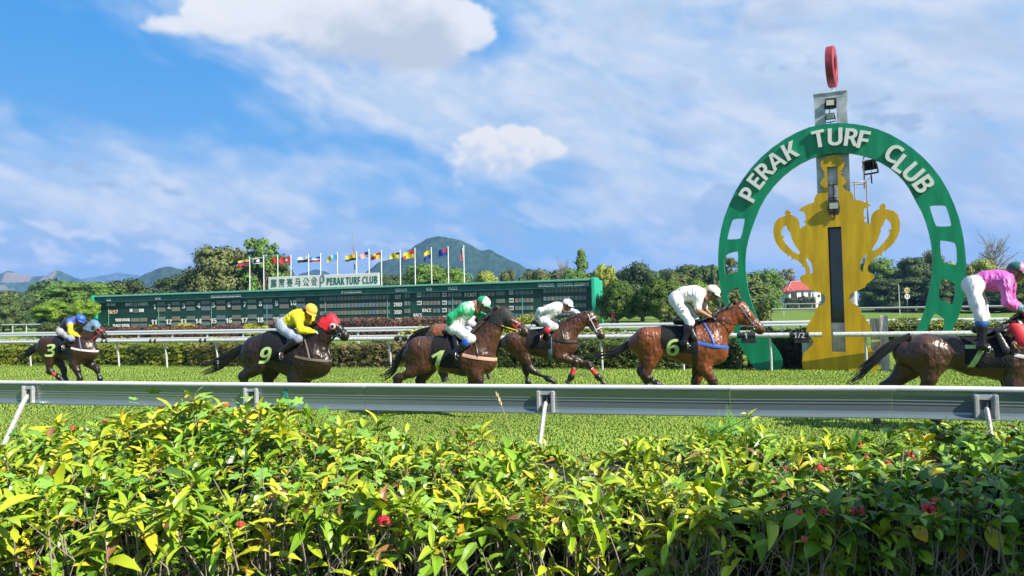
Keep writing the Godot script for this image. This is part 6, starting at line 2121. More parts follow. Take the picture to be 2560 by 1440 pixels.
	for sd in [1.0, -1.0]:
		var cp := []
		for q in 9:
			var t := q / 8.0
			var ce: Vector3 = (hd - ax * 0.02).lerp(bit, t)
			cp.append([ce - Vector3(0, 0, 0), Vector3(0, 0, sd)])
		obj("cheek_strap", strap(b, K, cp, Vector3(0.022, 0, 0), 0.008), bm, o)
		var rm := MB.new()
		var bp := surf(b, K, bit, Vector3(0, 0, sd), 0.012)
		var rp := []
		var rd := []
		for q in 13:
			rp.append(bp + (upv * cos(TAU * q / 12.0) + ax * sin(TAU * q / 12.0)) * 0.036)
			rd.append(0.006)
		rm.tube(rp, rd, 5)
		obj("bit_ring", rm.done(), mat("chrome", lin(0.6, 0.6, 0.6), 0.25, 0.9), o)
		if P.has("j"):
			var hand := p2(P.j.hn) if sd > 0 else p2(P.j.hf)
			var goal := p2(P.j.hf) if opt.get("whip_hand", false) else hand
			rm = MB.new()
			var mid := bp.lerp(goal, 0.5) + Vector3(0, -0.03, sd * 0.08)
			var sp := spine([bp, mid, goal], 12)
			var rw := []
			for q in 12: rw.append(0.010)
			rm.tube(sp, rw, 5, Color.WHITE, 0.5)
			obj("rein", rm.done(), opt.get("rein", leather), o)
	if opt.has("hood"):
		var hl := hd.distance_to(mz)
		var nb2 := Vector3(nk[2][0], nk[2][1], 0)
		obj("hood", shell(arr, func(p: Vector3) -> bool:
			var u := (p - hd).dot(ax) / hl
			return u < 0.46 and u > -0.45 and (p - hd).dot((nb2 - hd).normalized()) < hl * opt.get("hood_reach", 0.42) and absf((p - hd).dot(upv)) < 0.34, 0.012), opt.hood, o)
		for sd in [1.0, -1.0]:
			var ep := surf(b, K, Vector3(P.eye[0], P.eye[1], 0), Vector3(0, 0, sd), 0.012)
			var em := MB.new()
			em.ball(ep, Vector3(0.062, 0.06, 0.026))
			obj("eye_cup", em.done(), opt.get("cup", opt.hood), o)
			em = MB.new()
			em.ball(ep + Vector3(0.006, 0, sd * 0.016), Vector3(0.034, 0.033, 0.02))
			obj("eye_hole", em.done(), mat("eye_gloss", lin(0.008, 0.006, 0.005), 0.08, 0.0, {"spec": 0.9}), o)
	for w in opt.get("bandages", []):
		var j: Array = P[w[0]]
		var z: float = LEG_Z[w[0]]
		var h := Vector3(j[1][0], j[1][1], z)
		var f := Vector3(j[2][0], j[2][1], z * 0.95)
		var wm := MB.new()
		wm.tube([h.lerp(f, 0.28), h.lerp(f, 0.5), h.lerp(f, 0.92), h.lerp(f, 1.04)], [0.048, 0.053, 0.055, 0.052], 12)
		obj("bandage", wm.done(), mat("red_bandage", lin(0.62, 0.035, 0.045), 0.75), o)
		wm = MB.new()
		for t in [0.32, 0.48]: wm.tube([h.lerp(f, t), h.lerp(f, t + 0.06)], [0.052, 0.053], 12)
		obj("bandage_tie", wm.done(), mat("pink_tie", lin(0.75, 0.45, 0.48), 0.7), o)
	return [o, b]


# ------------------------------------------------------------------ riders
func build_heads() -> void:
	# a head about 0.23 m tall, chin at -0.10, face to +x; and a hand closed round a rein
	var b := PackedFloat32Array()
	var c := []
	var skin := lin(0.30, 0.16, 0.10)
	bone(b, c, Vector3(-0.015, 0.03, 0), Vector3(0.012, 0.03, 0), 0.082, 0.078, 0.86, skin)
	bone(b, c, Vector3(0.02, -0.03, 0), Vector3(0.045, -0.085, 0), 0.058, 0.030, 0.95, skin)
	bone(b, c, Vector3(-0.02, -0.05, 0), Vector3(0.03, -0.08, 0), 0.05, 0.03, 1.0, skin)
	bone(b, c, Vector3(0.078, 0.012, 0), Vector3(0.102, -0.026, 0), 0.010, 0.014, 0.9, skin)
	bone(b, c, Vector3(0.070, 0.022, -0.03), Vector3(0.070, 0.022, 0.03), 0.016, 0.016, 1.0, skin)
	var lip := lin(0.24, 0.075, 0.06)
	bone(b, c, Vector3(0.076, -0.055, -0.016), Vector3(0.076, -0.055, 0.016), 0.009, 0.009, 1.0, lip)
	bone(b, c, Vector3(0.074, -0.066, -0.013), Vector3(0.074, -0.066, 0.013), 0.009, 0.009, 1.0, lip)
	for s in [1.0, -1.0]:
		bone(b, c, Vector3(-0.005, 0.02, s * 0.074), Vector3(-0.012, -0.025, s * 0.072), 0.020, 0.012, 0.45, skin)
		bone(b, c, Vector3(0.066, 0.005, s * 0.032), Vector3(0.068, 0.005, s * 0.034), 0.012, 0.012, 1.0, lin(0.03, 0.02, 0.018))
	bone(b, c, Vector3(-0.035, -0.03, 0), Vector3(-0.055, -0.12, 0), 0.052, 0.055, 1.0, skin)
	head_arrays = body(b, c, 0.0052, 90.0)
	b = PackedFloat32Array()
	c = []
	var g := Color.WHITE
	bone(b, c, Vector3(-0.02, 0, 0), Vector3(0.045, 0.0, 0), 0.026, 0.030, 1.25, g)
	for k in 4:
		var z := -0.030 + k * 0.020
		var l: float = [0.030, 0.036, 0.034, 0.027][k]
		var k0 := Vector3(0.055, 0.012, z)
		var k1 := k0 + Vector3(l * 0.75, -l * 0.7, 0)
		var k2 := k1 + Vector3(-l * 0.45, -l * 0.75, 0)
		var k3 := k2 + Vector3(-l * 0.75, l * 0.1, 0)
		bone(b, c, k0, k1, 0.0105, 0.0098, 1.0, g)
		bone(b, c, k1, k2, 0.0098, 0.009, 1.0, g)
		bone(b, c, k2, k3, 0.009, 0.008, 1.0, g)
	bone(b, c, Vector3(0.0, -0.004, 0.034), Vector3(0.038, -0.022, 0.046), 0.013, 0.011, 1.0, g)
	bone(b, c, Vector3(0.038, -0.022, 0.046), Vector3(0.062, -0.036, 0.030), 0.011, 0.009, 1.0, g)
	fist_arrays = body(b, c, 0.0045, 110.0)


func limb_frame(from: Vector3, to: Vector3, side: float) -> Transform3D:
	var x := (to - from).normalized()
	var z := Vector3(0, 0, 1)
	var y := z.cross(x).normalized()
	z = x.cross(y).normalized()
	return Transform3D(Basis(x, y, z * 1.0), to)


func make_jockey(key: String, label: String, S: Dictionary) -> void:
	var P: Dictionary = HORSES[key]
	var J := {}
	for k in P.j: J[k] = Vector3(P.j[k][0], P.j[k][1], P.j[k][2])
	var o := thing("person", label, "person", Vector3(P.at[0], 0, P.at[1]), deg_to_rad(P.yaw), "jockeys crouched over their horses")
	var skin: Color = S.get("skin", lin(0.30, 0.16, 0.10))
	var up: Vector3 = (J.cap - J.hed).normalized()
	var face := Vector3(up.y, -up.x, 0)
	var tilt: float = S.get("look", 0.0)
	up = up.rotated(Vector3(0, 0, 1), tilt)
	face = face.rotated(Vector3(0, 0, 1), tilt)
	if S.has("turn"):
		face = face.rotated(up, S.turn)
	var hb := Basis(face, up, face.cross(up))
	var hs: float = S.get("head", 1.0)
	var hat := Transform3D(hb * hs, J.hed + up * 0.01)
	var jaw := hat * Vector3(-0.05, -0.11, 0)
	# the body under the clothes: one surface, with head and hands added
	var b := PackedFloat32Array()
	var c := []
	bone(b, c, J.pel + Vector3(0, 0, -0.06), J.pel + Vector3(0, 0, 0.06), 0.112, 0.112, 1.0, skin)
	bone(b, c, J.pel, J.wst, 0.110, 0.100, 1.2, skin)
	bone(b, c, J.wst, J.che, 0.100, 0.120, 1.2, skin)
	bone(b, c, J.che, J.nek, 0.100, 0.065, 1.2, skin)
	bone(b, c, J.nek, jaw, 0.058, 0.052, 1.0, skin)
	bone(b, c, J.sf.lerp(J.che, 0.15), J.sn.lerp(J.che, 0.15), 0.058, 0.058, 1.0, skin)
	for s in ["n", "f"]:
		bone(b, c, J["s" + s], J["e" + s], 0.046, 0.038, 1.0, skin)
		bone(b, c, J["e" + s], J["h" + s], 0.042, 0.027, 1.0, skin)
		bone(b, c, J["p" + s], J["k" + s], 0.078, 0.052, 1.0, skin)
		bone(b, c, J["k" + s], J["a" + s], 0.050, 0.036, 1.0, skin)
		bone(b, c, J["a" + s], J["t" + s], 0.036, 0.030, 1.0, skin)
	var full := MB.new()
	full.add(body(b, c, 0.022, 48.0))
	full.add(head_arrays, hat)
	var glove: Color = S.get("glove", lin(0.012, 0.012, 0.014))
	for s in ["n", "f"]:
		var fr := limb_frame(J["e" + s], J["h" + s], 1.0)
		if s == "f": fr.basis.z = -fr.basis.z
		full.add(fist_arrays, fr, glove)
	obj("body", full.done(), mat("skin", lin(1, 1, 1), 0.5, 0.0, {"vc": true, "spec": 0.4}), o)
	# clothes
	var silk := mat("silk", lin(1, 1, 1), 0.42, 0.0, {"vc": true, "rim": 0.1, "spec": 0.45, "bump": noise_tex("folds", 0.022, 2, 0, 1, 121), "bump_cm": 2.2, "uv": Vector3(3.0, 1.1, 3.0)})
	var tw := mat("twill", lin(1, 1, 1), 0.65, 0.0, {"vc": true, "bump": noise_tex("folds", 0.022, 2, 0, 1, 121), "bump_cm": 0.8, "uv": Vector3(2.2, 0.8, 2.2)})
	b = PackedFloat32Array()
	c = []
	var T: Color = S.torso
	var Y: Color = S.get("yoke", T)
	var A: Color = S.get("sleeve", T)
	var C: Color = S.get("cuff", A)
	bone(b, c, J.pel.lerp(J.wst, 0.42), J.wst, 0.126, 0.120, 1.22, T)
	bone(b, c, J.wst, J.wst.lerp(J.che, 0.55), 0.120, 0.134, 1.22, T)
	bone(b, c, J.wst.lerp(J.che, 0.6), J.che, 0.136, 0.140, 1.22, S.get("band", T))
	bone(b, c, J.che, J.nek.lerp(J.che, 0.2), 0.126, 0.075, 1.22, Y)
	bone(b, c, J.sf.lerp(J.che, 0.15), J.sn.lerp(J.che, 0.15), 0.076, 0.076, 1.0, Y)
	for s in ["n", "f"]:
		bone(b, c, J["s" + s].lerp(J.che, 0.1), J["s" + s].lerp(J["e" + s], 0.25), 0.074, 0.066, 1.0, S.get("shoulder", A))
		bone(b, c, J["s" + s].lerp(J["e" + s], 0.25), J["s" + s].lerp(J["e" + s], 0.96 if not S.get("short", false) else 0.90), 0.066, 0.058, 1.0, A)
		if not S.get("short", false):
			bone(b, c, J["e" + s], J["e" + s].lerp(J["h" + s], 0.45), 0.058, 0.050, 1.0, A)
			bone(b, c, J["e" + s].lerp(J["h" + s], 0.45), J["e" + s].lerp(J["h" + s], 0.84), 0.049, 0.036, 1.0, C)
	obj("jersey", mesh_of(body(b, c, 0.018, 46.0, 0.006, 260.0)), silk, o)
	b = PackedFloat32Array()
	c = []
	var B: Color = S.breeches
	bone(b, c, J.pel + Vector3(0, 0, -0.065), J.pel + Vector3(0, 0, 0.065), 0.128, 0.128, 1.0, B)
	bone(b, c, J.pel, J.pel.lerp(J.wst, 0.62), 0.126, 0.119, 1.2, B)
	for s in ["n", "f"]:
		bone(b, c, J["p" + s], J["p" + s].lerp(J["k" + s], 0.55), 0.099, 0.086, 1.0, B)
		bone(b, c, J["p" + s].lerp(J["k" + s], 0.55), J["k" + s], 0.085, 0.068, 1.0, B)
		bone(b, c, J["k" + s], J["k" + s].lerp(J["a" + s], 0.30), 0.067, 0.060, 1.0, S.get("knee", B))
	obj("breeches", mesh_of(body(b, c, 0.018, 46.0, 0.004, 260.0)), tw, o)
	for s in ["n", "f"]:
		b = PackedFloat32Array()
		c = []
		var bl := lin(0.011, 0.011, 0.012)
		var t0: float = S.get("boot_top", 0.22)
		bone(b, c, J["k" + s].lerp(J["a" + s], t0), J["k" + s].lerp(J["a" + s], t0 + 0.14), 0.070, 0.068, 1.0, S.get("boot_band", bl))
		bone(b, c, J["k" + s].lerp(J["a" + s], t0 + 0.16), J["a" + s], 0.068, 0.050, 1.0, bl)
		bone(b, c, J["a" + s] + Vector3(-0.035, -0.01, 0), J["t" + s], 0.046, 0.036, 0.9, bl)
		obj("boot", mesh_of(body(b, c, 0.016, 60.0, 0.0, 260.0)), mat("boot", lin(1, 1, 1), 0.28, 0.0, {"vc": true, "spec": 0.5}), o)
		var im := MB.new()
		var fc: Vector3 = J["a" + s].lerp(J["t" + s], 0.7) + Vector3(0, -0.03, 0)
		var dirf: Vector3 = (J["t" + s] - J["a" + s]).normalized()
		var rp := []
		var rd := []
		for q in 15:
			var a := TAU * q / 14.0
			rp.append(fc + Vector3(0, 0.07 * cos(a) + 0.025, 0.06 * sin(a)))
			rd.append(0.008)
		im.tube(rp, rd, 5)
		obj("stirrup", im.done(), mat("chrome", lin(0.6, 0.6, 0.6), 0.25, 0.9), o)
	# cap, peak, goggles
	var cm := MB.new()
	var cb: Basis = hb.rotated(hb.z, -0.12)
	var cc := hat * Vector3(0.006, 0.062, 0)
	var cols: Array = S.cap
	if cols.size() == 1:
		cm.ball(cc, Vector3(0.130, 0.105, 0.112) * hs, cols[0], cb, 24, -0.28, 1.0)
	else:
		for q in 4:
			var part := MB.new()
			part.ball(cc, Vector3(0.130, 0.105, 0.112) * hs, cols[q % 2], cb, 24, -0.28, 1.0)
			var k := PackedInt32Array()
			for w in range(0, part.i.size(), 3):
				var ce := cb.inverse() * ((part.v[part.i[w]] + part.v[part.i[w + 1]] + part.v[part.i[w + 2]]) / 3.0 - cc)
				var quad := (0 if ce.x >= 0 else 1) if ce.z >= 0 else (3 if ce.x >= 0 else 2)
				if quad == q: k.append_array([part.i[w], part.i[w + 1], part.i[w + 2]])
			part.i = k
			cm.add([part.v, part.n, part.c, part.i])
	cm.ball(cc + cb.y * 0.104 * hs, Vector3(0.014, 0.010, 0.014), cols[0], cb, 8)
	obj("helmet", cm.done(), mat("cap_silk", lin(1, 1, 1), 0.45, 0.0, {"vc": true, "rim": 0.2}), o)
	cm = MB.new()
	var pk := MB.new()
	for q in 13:
		var a := lerpf(-1.25, 1.25, q / 12.0)
		for r in 2:
			var rr := 1.0 + 0.42 * r * cos(a * 1.1)
			pk.v.append(cc + cb * Vector3(cos(a) * 0.124 * rr, -0.028 - r * 0.016, sin(a) * 0.110 * (1.0 + r * 0.05)) * hs)
			pk.n.append(Vector3.UP); pk.c.append(Color.WHITE)
	for q in 12:
		var a := q * 2
		pk.i.append_array([a, a + 1, a + 3, a, a + 3, a + 2])
	pk.n = normals(pk.v, pk.i)
	cm.add([pk.v, pk.n, pk.c, pk.i])
	var und := pk.i.duplicate()
	for q in range(0, und.size(), 3):
		var w := und[q + 1]
		und[q + 1] = und[q + 2]
		und[q + 2] = w
	var vv := pk.v.duplicate()
	for q in vv.size(): vv[q] -= cb.y * 0.006
	cm.add([vv, normals(vv, und), pk.c, und])
	obj("peak", cm.done(), mat("peak_%s" % key, cols[cols.size() - 1], 0.5), o)
	if S.get("strap", true):
		cm = MB.new()
		var sp := []
		var sr := []
		for q in 15:
			var a := lerpf(-1.0, 4.14, q / 14.0)
			sp.append(hat * Vector3(0.012 + 0.02 * sin(a), 0.0 + 0.112 * sin(a) * (1.0 if sin(a) < 0 else 0.55), cos(a) * 0.090))
			sr.append(0.006)
		cm.tube(sp, sr, 5)
		obj("chin_strap", cm.done(), mat("black_leather", lin(0.012, 0.011, 0.012), 0.4, 0.0, {"spec": 0.5}), o)
	cm = MB.new()
	var gb := PackedFloat32Array()
	var gc := []
	for s in [1.0, -1.0]: bone(gb, gc, Vector3(0.076, 0.006, s * 0.018), Vector3(0.060, 0.006, s * 0.052), 0.024, 0.020, 1.0)
	cm.add(body(gb, gc, 0.006, 90.0), hat)
	obj("goggles", cm.done(), mat("goggle", lin(0.015, 0.015, 0.018), 0.12, 0.0, {"spec": 0.8}), o)
	if S.has("wording"):
		var t := obj("wording", lettering(S.wording, 0.055, 0.004), mat("navy_print", lin(0.01, 0.015, 0.05), 0.6), o)
		var dd: Vector3 = (J.kn - J.pn)
		t.rotation.z = atan2(dd.y, dd.x)
		t.position = J.pn.lerp(J.kn, 0.46) + Vector3(0, 0, 0.112)
		t.rotation.y = 0.0
	if J.has("wh"):
		var w := thing("riding_whip", S.whip_label, "whip", Vector3(P.at[0], 0, P.at[1]), deg_to_rad(P.yaw), "whips held by jockeys")
		cm = MB.new()
		var hnd: Vector3 = J.hn
		var d: Vector3 = (J.wh - hnd).normalized()
		cm.tube([hnd - d * 0.08, hnd + d * 0.1, J.wh], [0.013, 0.010, 0.006], 6)
		obj("shaft", cm.done(), mat("black_leather", lin(0.012, 0.011, 0.012), 0.4, 0.0, {"spec": 0.5}), w)
		cm = MB.new()
		cm.box(J.wh + d * 0.05, Vector3(0.12, 0.035, 0.008), Color.WHITE, Basis(Vector3(0, 0, 1), atan2(d.y, d.x)))
		obj("flap", cm.done(), mat("whip_flap", lin(0.05, 0.05, 0.05), 0.5), w)


func field() -> void:
	build_heads()
	var lime := mat("number_lime", lin(0.42, 0.58, 0.20), 0.6)
	var leather := mat("black_leather", lin(0.012, 0.011, 0.012), 0.4, 0.0, {"spec": 0.5})
	var tan_strap := mat("pale_strap", lin(0.55, 0.34, 0.24), 0.6)
	var blue_strap := mat("blue_strap", lin(0.02, 0.11, 0.50), 0.5)
	var white_strap := mat("white_strap", lin(0.62, 0.60, 0.60), 0.5)
	var red := mat("red_cloth", lin(0.66, 0.012, 0.03), 0.6, 0.0, {"rim": 0.2})
	var steel_blue := mat("steel_blue_cloth", lin(0.11, 0.21, 0.34), 0.6)
	var yellow_rein := mat("yellow_rein", lin(0.72, 0.56, 0.05), 0.5)
	var black := lin(0.010, 0.008, 0.007)
	make_horse("h3", "dark bay racehorse in blue grey hood, trailing last at the far left", lin(0.040, 0.017, 0.009), black, 0.026, {"num": "3", "nx": -0.20, "ny": 1.15, "nh":  0.33, "slant": 0.2, "hood": steel_blue, "cup": mat("hood_cup", lin(0.10, 0.10, 0.10), 0.4), "brow": red, "bridle": mat("red_bridle", lin(0.42, 0.03, 0.04), 0.5), "breast": white_strap, "breast2": mat("blue_grey_strap", lin(0.10, 0.14, 0.28), 0.5), "bandages": [["hn", 0]], "girth": leather, "cloth0": 0.0})
	make_jockey("h3", "person in blue cap, dark jersey and yellow sleeves crouched on the last horse", {"torso": lin(0.02, 0.02, 0.03), "sleeve": lin(0.80, 0.62, 0.01), "yoke": lin(0.03, 0.10, 0.42), "shoulder": lin(0.05, 0.11, 0.42), "cuff": lin(0.78, 0.60, 0.02), "breeches": lin(0.40, 0.41, 0.44), "knee": lin(0.03, 0.12, 0.40), "cap": [lin(0.02, 0.11, 0.58)], "skin": lin(0.20, 0.10, 0.065), "glove": lin(0.62, 0.45, 0.36), "look": -0.25})
	make_horse("h9", "near black racehorse wearing a red hood, second from the left", lin(0.020, 0.009, 0.006), lin(0.008, 0.007, 0.007), 0.023, {"num": "9", "nx": -0.27, "ny": 1.19, "nh":  0.30, "slant": 0.3, "hood": red, "cup": mat("pink_cup", lin(0.78, 0.48, 0.56), 0.5), "brow": mat("pale_pink", lin(0.72, 0.36, 0.34), 0.6), "breast": mat("dull_strap", lin(0.13, 0.11, 0.08), 0.6), "breast_w": 0.045, "bush": 0.13, "cloth0": -0.25})
	make_jockey("h9", "person in yellow jersey and orange cap on the red hooded horse", {"torso": lin(0.80, 0.66, 0.005), "sleeve": lin(0.82, 0.70, 0.005), "cuff": lin(0.80, 0.66, 0.005), "breeches": lin(0.34, 0.40, 0.50), "knee": lin(0.012, 0.016, 0.06), "boot_top": 0.12, "cap": [lin(0.86, 0.46, 0.05)], "skin": lin(0.07, 0.035, 0.022), "glove": lin(0.55, 0.57, 0.62), "look": -0.1, "turn": -0.5})
	make_horse("h2", "reddish bay racehorse half hidden behind the green and white jockey", lin(0.24, 0.085, 0.03), black, 0.026, {"brow": white_strap})
	make_jockey("h2", "person in pale striped jersey mostly hidden behind the green and white jockey", {"torso": lin(0.55, 0.57, 0.66), "sleeve": lin(0.62, 0.60, 0.70), "breeches": lin(0.40, 0.46, 0.52), "cap": [lin(0.03, 0.03, 0.05)]})
	make_horse("h4", "dark bay racehorse in a black face mask with a yellow rein", lin(0.075, 0.028, 0.012), black, 0.022, {"num": "1", "nx": -0.26, "ny": 1.04, "nh":  0.36, "slant": 0.40, "cloth_low": 140.0, "hood": mat("black_mask", lin(0.016, 0.016, 0.018), 0.7), "cup": mat("mask_cup", lin(0.08, 0.045, 0.02), 0.4), "brow": mat("pale_pink", lin(0.72, 0.36, 0.34), 0.6), "bridle": mat("red_bridle", lin(0.42, 0.03, 0.04), 0.5), "rein": yellow_rein, "breast": tan_strap, "breast_w": 0.06, "breast2": leather, "whip_hand": true, "cloth0": 0.1})
	make_jockey("h4", "person in green and white jersey with a halved green and white cap", {"torso": lin(0.74, 0.74, 0.72), "band": lin(0.01, 0.36, 0.14), "sleeve": lin(0.01, 0.38, 0.15), "yoke": lin(0.76, 0.76, 0.78), "shoulder": lin(0.01, 0.36, 0.14), "cuff": lin(0.02, 0.46, 0.22), "breeches": lin(0.76, 0.75, 0.72), "boot_band": lin(0.02, 0.10, 0.50), "boot_top": 0.20, "cap": [lin(0.78, 0.77, 0.72), lin(0.01, 0.32, 0.13)], "look": -0.15, "whip_label": "black riding whip hanging from the green and white jockey's hand"})
	make_horse("hw", "bay racehorse at full stretch with red bandaged forelegs", lin(0.080, 0.029, 0.012), black, 0.023, {"brow": white_strap, "bridle": white_strap, "breast": leather, "breast2": leather, "bandages": [["fn", 0], ["ff", 0]], "girth": steel_blue, "whip_hand": true, "bush": 0.10})
	make_jockey("hw", "person in white jersey and white helmet stretched forward over the bay horse", {"torso": lin(0.74, 0.75, 0.78), "sleeve": lin(0.70, 0.76, 0.84), "breeches": lin(0.70, 0.70, 0.68), "boot_band": lin(0.58, 0.02, 0.03), "boot_top": 0.55, "knee": lin(0.72, 0.72, 0.70), "cap": [lin(0.72, 0.80, 0.84)], "look": -0.05, "whip_label": "thin dark whip in the white jersey jockey's trailing hand"})
	make_horse("h6", "bright bay racehorse with blue breast straps, second in the race", lin(0.200, 0.058, 0.016), black, 0.022, {"num": "6", "nx": -0.15, "ny": 1.20, "nh":  0.29, "slant": 0.1, "bridle": mat("grey_bridle", lin(0.16, 0.14, 0.14), 0.5), "brow": mat("grey_bridle", lin(0.16, 0.14, 0.14), 0.5), "breast": blue_strap, "breast_w": 0.055, "bush": 0.09, "cloth0": -0.1})
	make_jockey("h6", "person in short sleeved white shirt standing high over the bright bay", {"torso": lin(0.76, 0.75, 0.74), "short": true, "breeches": lin(0.76, 0.77, 0.78), "cap": [lin(0.80, 0.76, 0.75)], "skin": lin(0.46, 0.25, 0.16), "look": -0.12, "boot_top": 0.18, "wording": "Y S ONG", "glove": lin(0.012, 0.012, 0.014)})
	make_horse("h7", "dark brown racehorse leading, cut off by the right picture edge", lin(0.075, 0.033, 0.018), lin(0.012, 0.009, 0.009), 0.022, {"num": "7", "nx": 0.03, "ny": 1.12, "nh":  0.31, "slant": 0.05, "breast": white_strap, "rein": white_strap, "bush": 0.10, "cloth0": 0.45})
	make_jockey("h7", "person in pink jersey and dark cap on the leading horse at right", {"torso": lin(0.66, 0.11, 0.48), "yoke": lin(0.40, 0.10, 0.34), "sleeve": lin(0.68, 0.13, 0.50), "cuff": lin(0.01, 0.20, 0.23), "breeches": lin(0.72, 0.70, 0.73), "boot_band": lin(0.02, 0.13, 0.45), "boot_top": 0.12, "cap": [lin(0.72, 0.20, 0.40), lin(0.01, 0.11, 0.10)], "skin": lin(0.16, 0.08, 0.05), "glove": lin(0.65, 0.10, 0.08), "look": -0.1, "whip_label": "pale whip beside the red saddle pad of the leading horse"})
	# the leading horse's red pad
	var P: Dictionary = HORSES.h7
	var pad := thing("red_pad", "red pad hanging at the leading horse's shoulder under the saddle", "saddle pad", Vector3(P.at[0], 0, P.at[1]), deg_to_rad(P.yaw))
	var pb := PackedFloat32Array()
	var pc := []
	bone(pb, pc, Vector3(0.55, 1.50, 0.26), Vector3(0.62, 1.34, 0.30), 0.07, 0.10, 0.4)
	bone(pb, pc, Vector3(0.52, 1.52, 0.22), Vector3(0.66, 1.50, 0.22), 0.06, 0.06, 0.6)
	obj("cloth", mesh_of(body(pb, pc, 0.018, 40.0)), red, pad)


# ------------------------------------------------------------------ turf, and the flowering hedge in front
func turf_blades() -> void:
	rng.seed = 700
	var m := MB.new()
	for k in 8:
		var a := rnd(0, TAU)
		var d := Vector3(cos(a), 0, sin(a))
		var s := Vector3(-sin(a), 0, cos(a)) * rnd(0.006, 0.010)
		var p := Vector3(rnd(-0.06, 0.06), -0.005, rnd(-0.06, 0.06))
		var h := rnd(0.026, 0.058)
		var q := p + Vector3(0, h * 0.65, 0) + d * h * 0.2
		var t := p + Vector3(0, h, 0) + d * h * rnd(0.4, 0.8)
		m.quadn(p - s, p + s, q + s * 0.8, q - s * 0.8, (Vector3.UP * 0.8 - d * 0.4).normalized(), Color.WHITE)
		m.quadn(q - s * 0.8, q + s * 0.8, t + s * 0.1, t - s * 0.1, (Vector3.UP - d * 0.3).normalized(), Color.WHITE)
	var tuft := m.done()
	var xf := []
	var cols := []
	var fn := new_noise(44, 0.25, 3)
	for band in [[4.9, 9.0, 12000, 0.8], [9.0, 16.0, 34000, 0.85], [16.0, 34.0, 52000, 1.1], [34.0, 60.0, 18000, 1.7]]:
		for k in band[2]:
			var z := sqrt(lerpf(band[0] * band[0], band[1] * band[1], rng.randf()))
			var x := rnd(-0.74, 0.74) * z
			var n := fn.get_noise_2d(x, z)
			var s: float = band[3] * rnd(0.6, 1.25) * (1.0 + n * 0.5)
			xf.append(Transform3D(Basis(Vector3.UP, rnd(0, TAU)).scaled(Vector3(band[3], s, band[3])), Vector3(x, gy(-z), -z)))
			var g := rnd(0.86, 1.12) * (1.0 + n * 0.25)
			var y := rnd(0.0, 1.0)
			cols.append(Color((0.23 + 0.13 * y) * g, (0.37 + 0.07 * y) * g, (0.06 + 0.04 * y) * g))
	many("grass", tuft, mat("grass_blade", lin(1, 1, 1), 0.6, 0.0, {"vc": true, "spec": 0.3, "back": Color(0.45, 0.5, 0.15)}), xf, cols)


func leaf_shape(w: float, curl: float, fold: float, blunt: float, lobes := 0) -> ArrayMesh:   # one metre long along +x
	var m := MB.new()
	var n := 7
	for side in [1.0, -1.0]:
		for k in n + 1:
			var t := float(k) / n
			var hw := w * pow(sin(PI * pow(t, blunt)), 0.85) if t < 1.0 else 0.0
			var y := -curl * t * t + 0.05 * sin(t * PI)
			for e in 3:
				var q := e * 0.5
				m.v.append(Vector3(t, y + fold * hw * q + 0.012 * sin(t * 22.0 + side) * q, side * hw * q))
				var c := 1.18 if e == 0 else 1.0
				m.c.append(Color(c, c, c))
	for side in 2:
		for k in n:
			for e in 2:
				var a := side * (n + 1) * 3 + k * 3 + e
				if side == 0: m.i.append_array([a, a + 3, a + 4, a, a + 4, a + 1])
				else: m.i.append_array([a, a + 4, a + 3, a, a + 1, a + 4])
	m.n = normals(m.v, m.i)
	if m.n[4].y < 0.0:
		for q in range(0, m.i.size(), 3):
			var t := m.i[q + 1]
			m.i[q + 1] = m.i[q + 2]
			m.i[q + 2] = t
		m.n = normals(m.v, m.i)
	return m.done()


func lobed_leaf() -> ArrayMesh:
	var m := MB.new()
	var out := []
	for k in 31:
		var a := lerpf(-2.75, 2.75, k / 30.0)
		var r := 0.33 + 0.30 * pow(absf(cos(a * 2.5)), 2.2) * (1.0 if absf(a) < 2.2 else 0.6)
		out.append(Vector3(0.42 + cos(a) * r, 0.03 * cos(a * 5.0) - 0.05 * absf(sin(a)), sin(a) * r))
	m.v.append(Vector3(0.15, 0.0, 0)); m.c.append(Color(1.1, 1.1, 1.1))
	for p in out:
		m.v.append(p); m.c.append(Color.WHITE)
	for k in 30: m.i.append_array([0, k + 1, k + 2])
	m.n = normals(m.v, m.i)
	if m.n[0].y < 0.0:
		m.i = PackedInt32Array()
		for k in 30: m.i.append_array([0, k + 2, k + 1])
		m.n = normals(m.v, m.i)
	return m.done()


const BACK_H := [[-3.6, 1.24], [-3.03, 1.25], [-2.56, 1.31], [-1.9, 1.45], [-1.37, 1.38], [-1.0, 1.29], [-0.43, 1.20], [-0.07, 1.13], [0.52, 1.06], [0.9, 1.14], [1.28, 1.24], [1.7, 1.14], [2.3, 1.12], [2.9, 1.20], [4.0, 1.22]]


func hedge_top(x: float, z: float) -> float:
	var xx := x * 4.5 / maxf(2.0, -z) if z > -4.5 else x
	var hb := 1.2
	for k in BACK_H.size() - 1:
		if xx >= BACK_H[k][0] and xx <= BACK_H[k + 1][0]:
			hb = lerpf(BACK_H[k][1], BACK_H[k + 1][1], (xx - BACK_H[k][0]) / (BACK_H[k + 1][0] - BACK_H[k][0]))
	return lerpf(1.18, hb, smoothstep(3.0, 4.2, -z)) - 0.07


func toward(dir: Vector3, roll: float) -> Basis:   # +x along dir, +y as near up as it goes
	var x := dir.normalized()
	var z := x.cross(Vector3.UP)
	if z.length() < 0.1: z = Vector3(0, 0, 1)
	z = z.normalized()
	var y := z.cross(x).normalized()
	return Basis(x, y, z).rotated(x, roll)


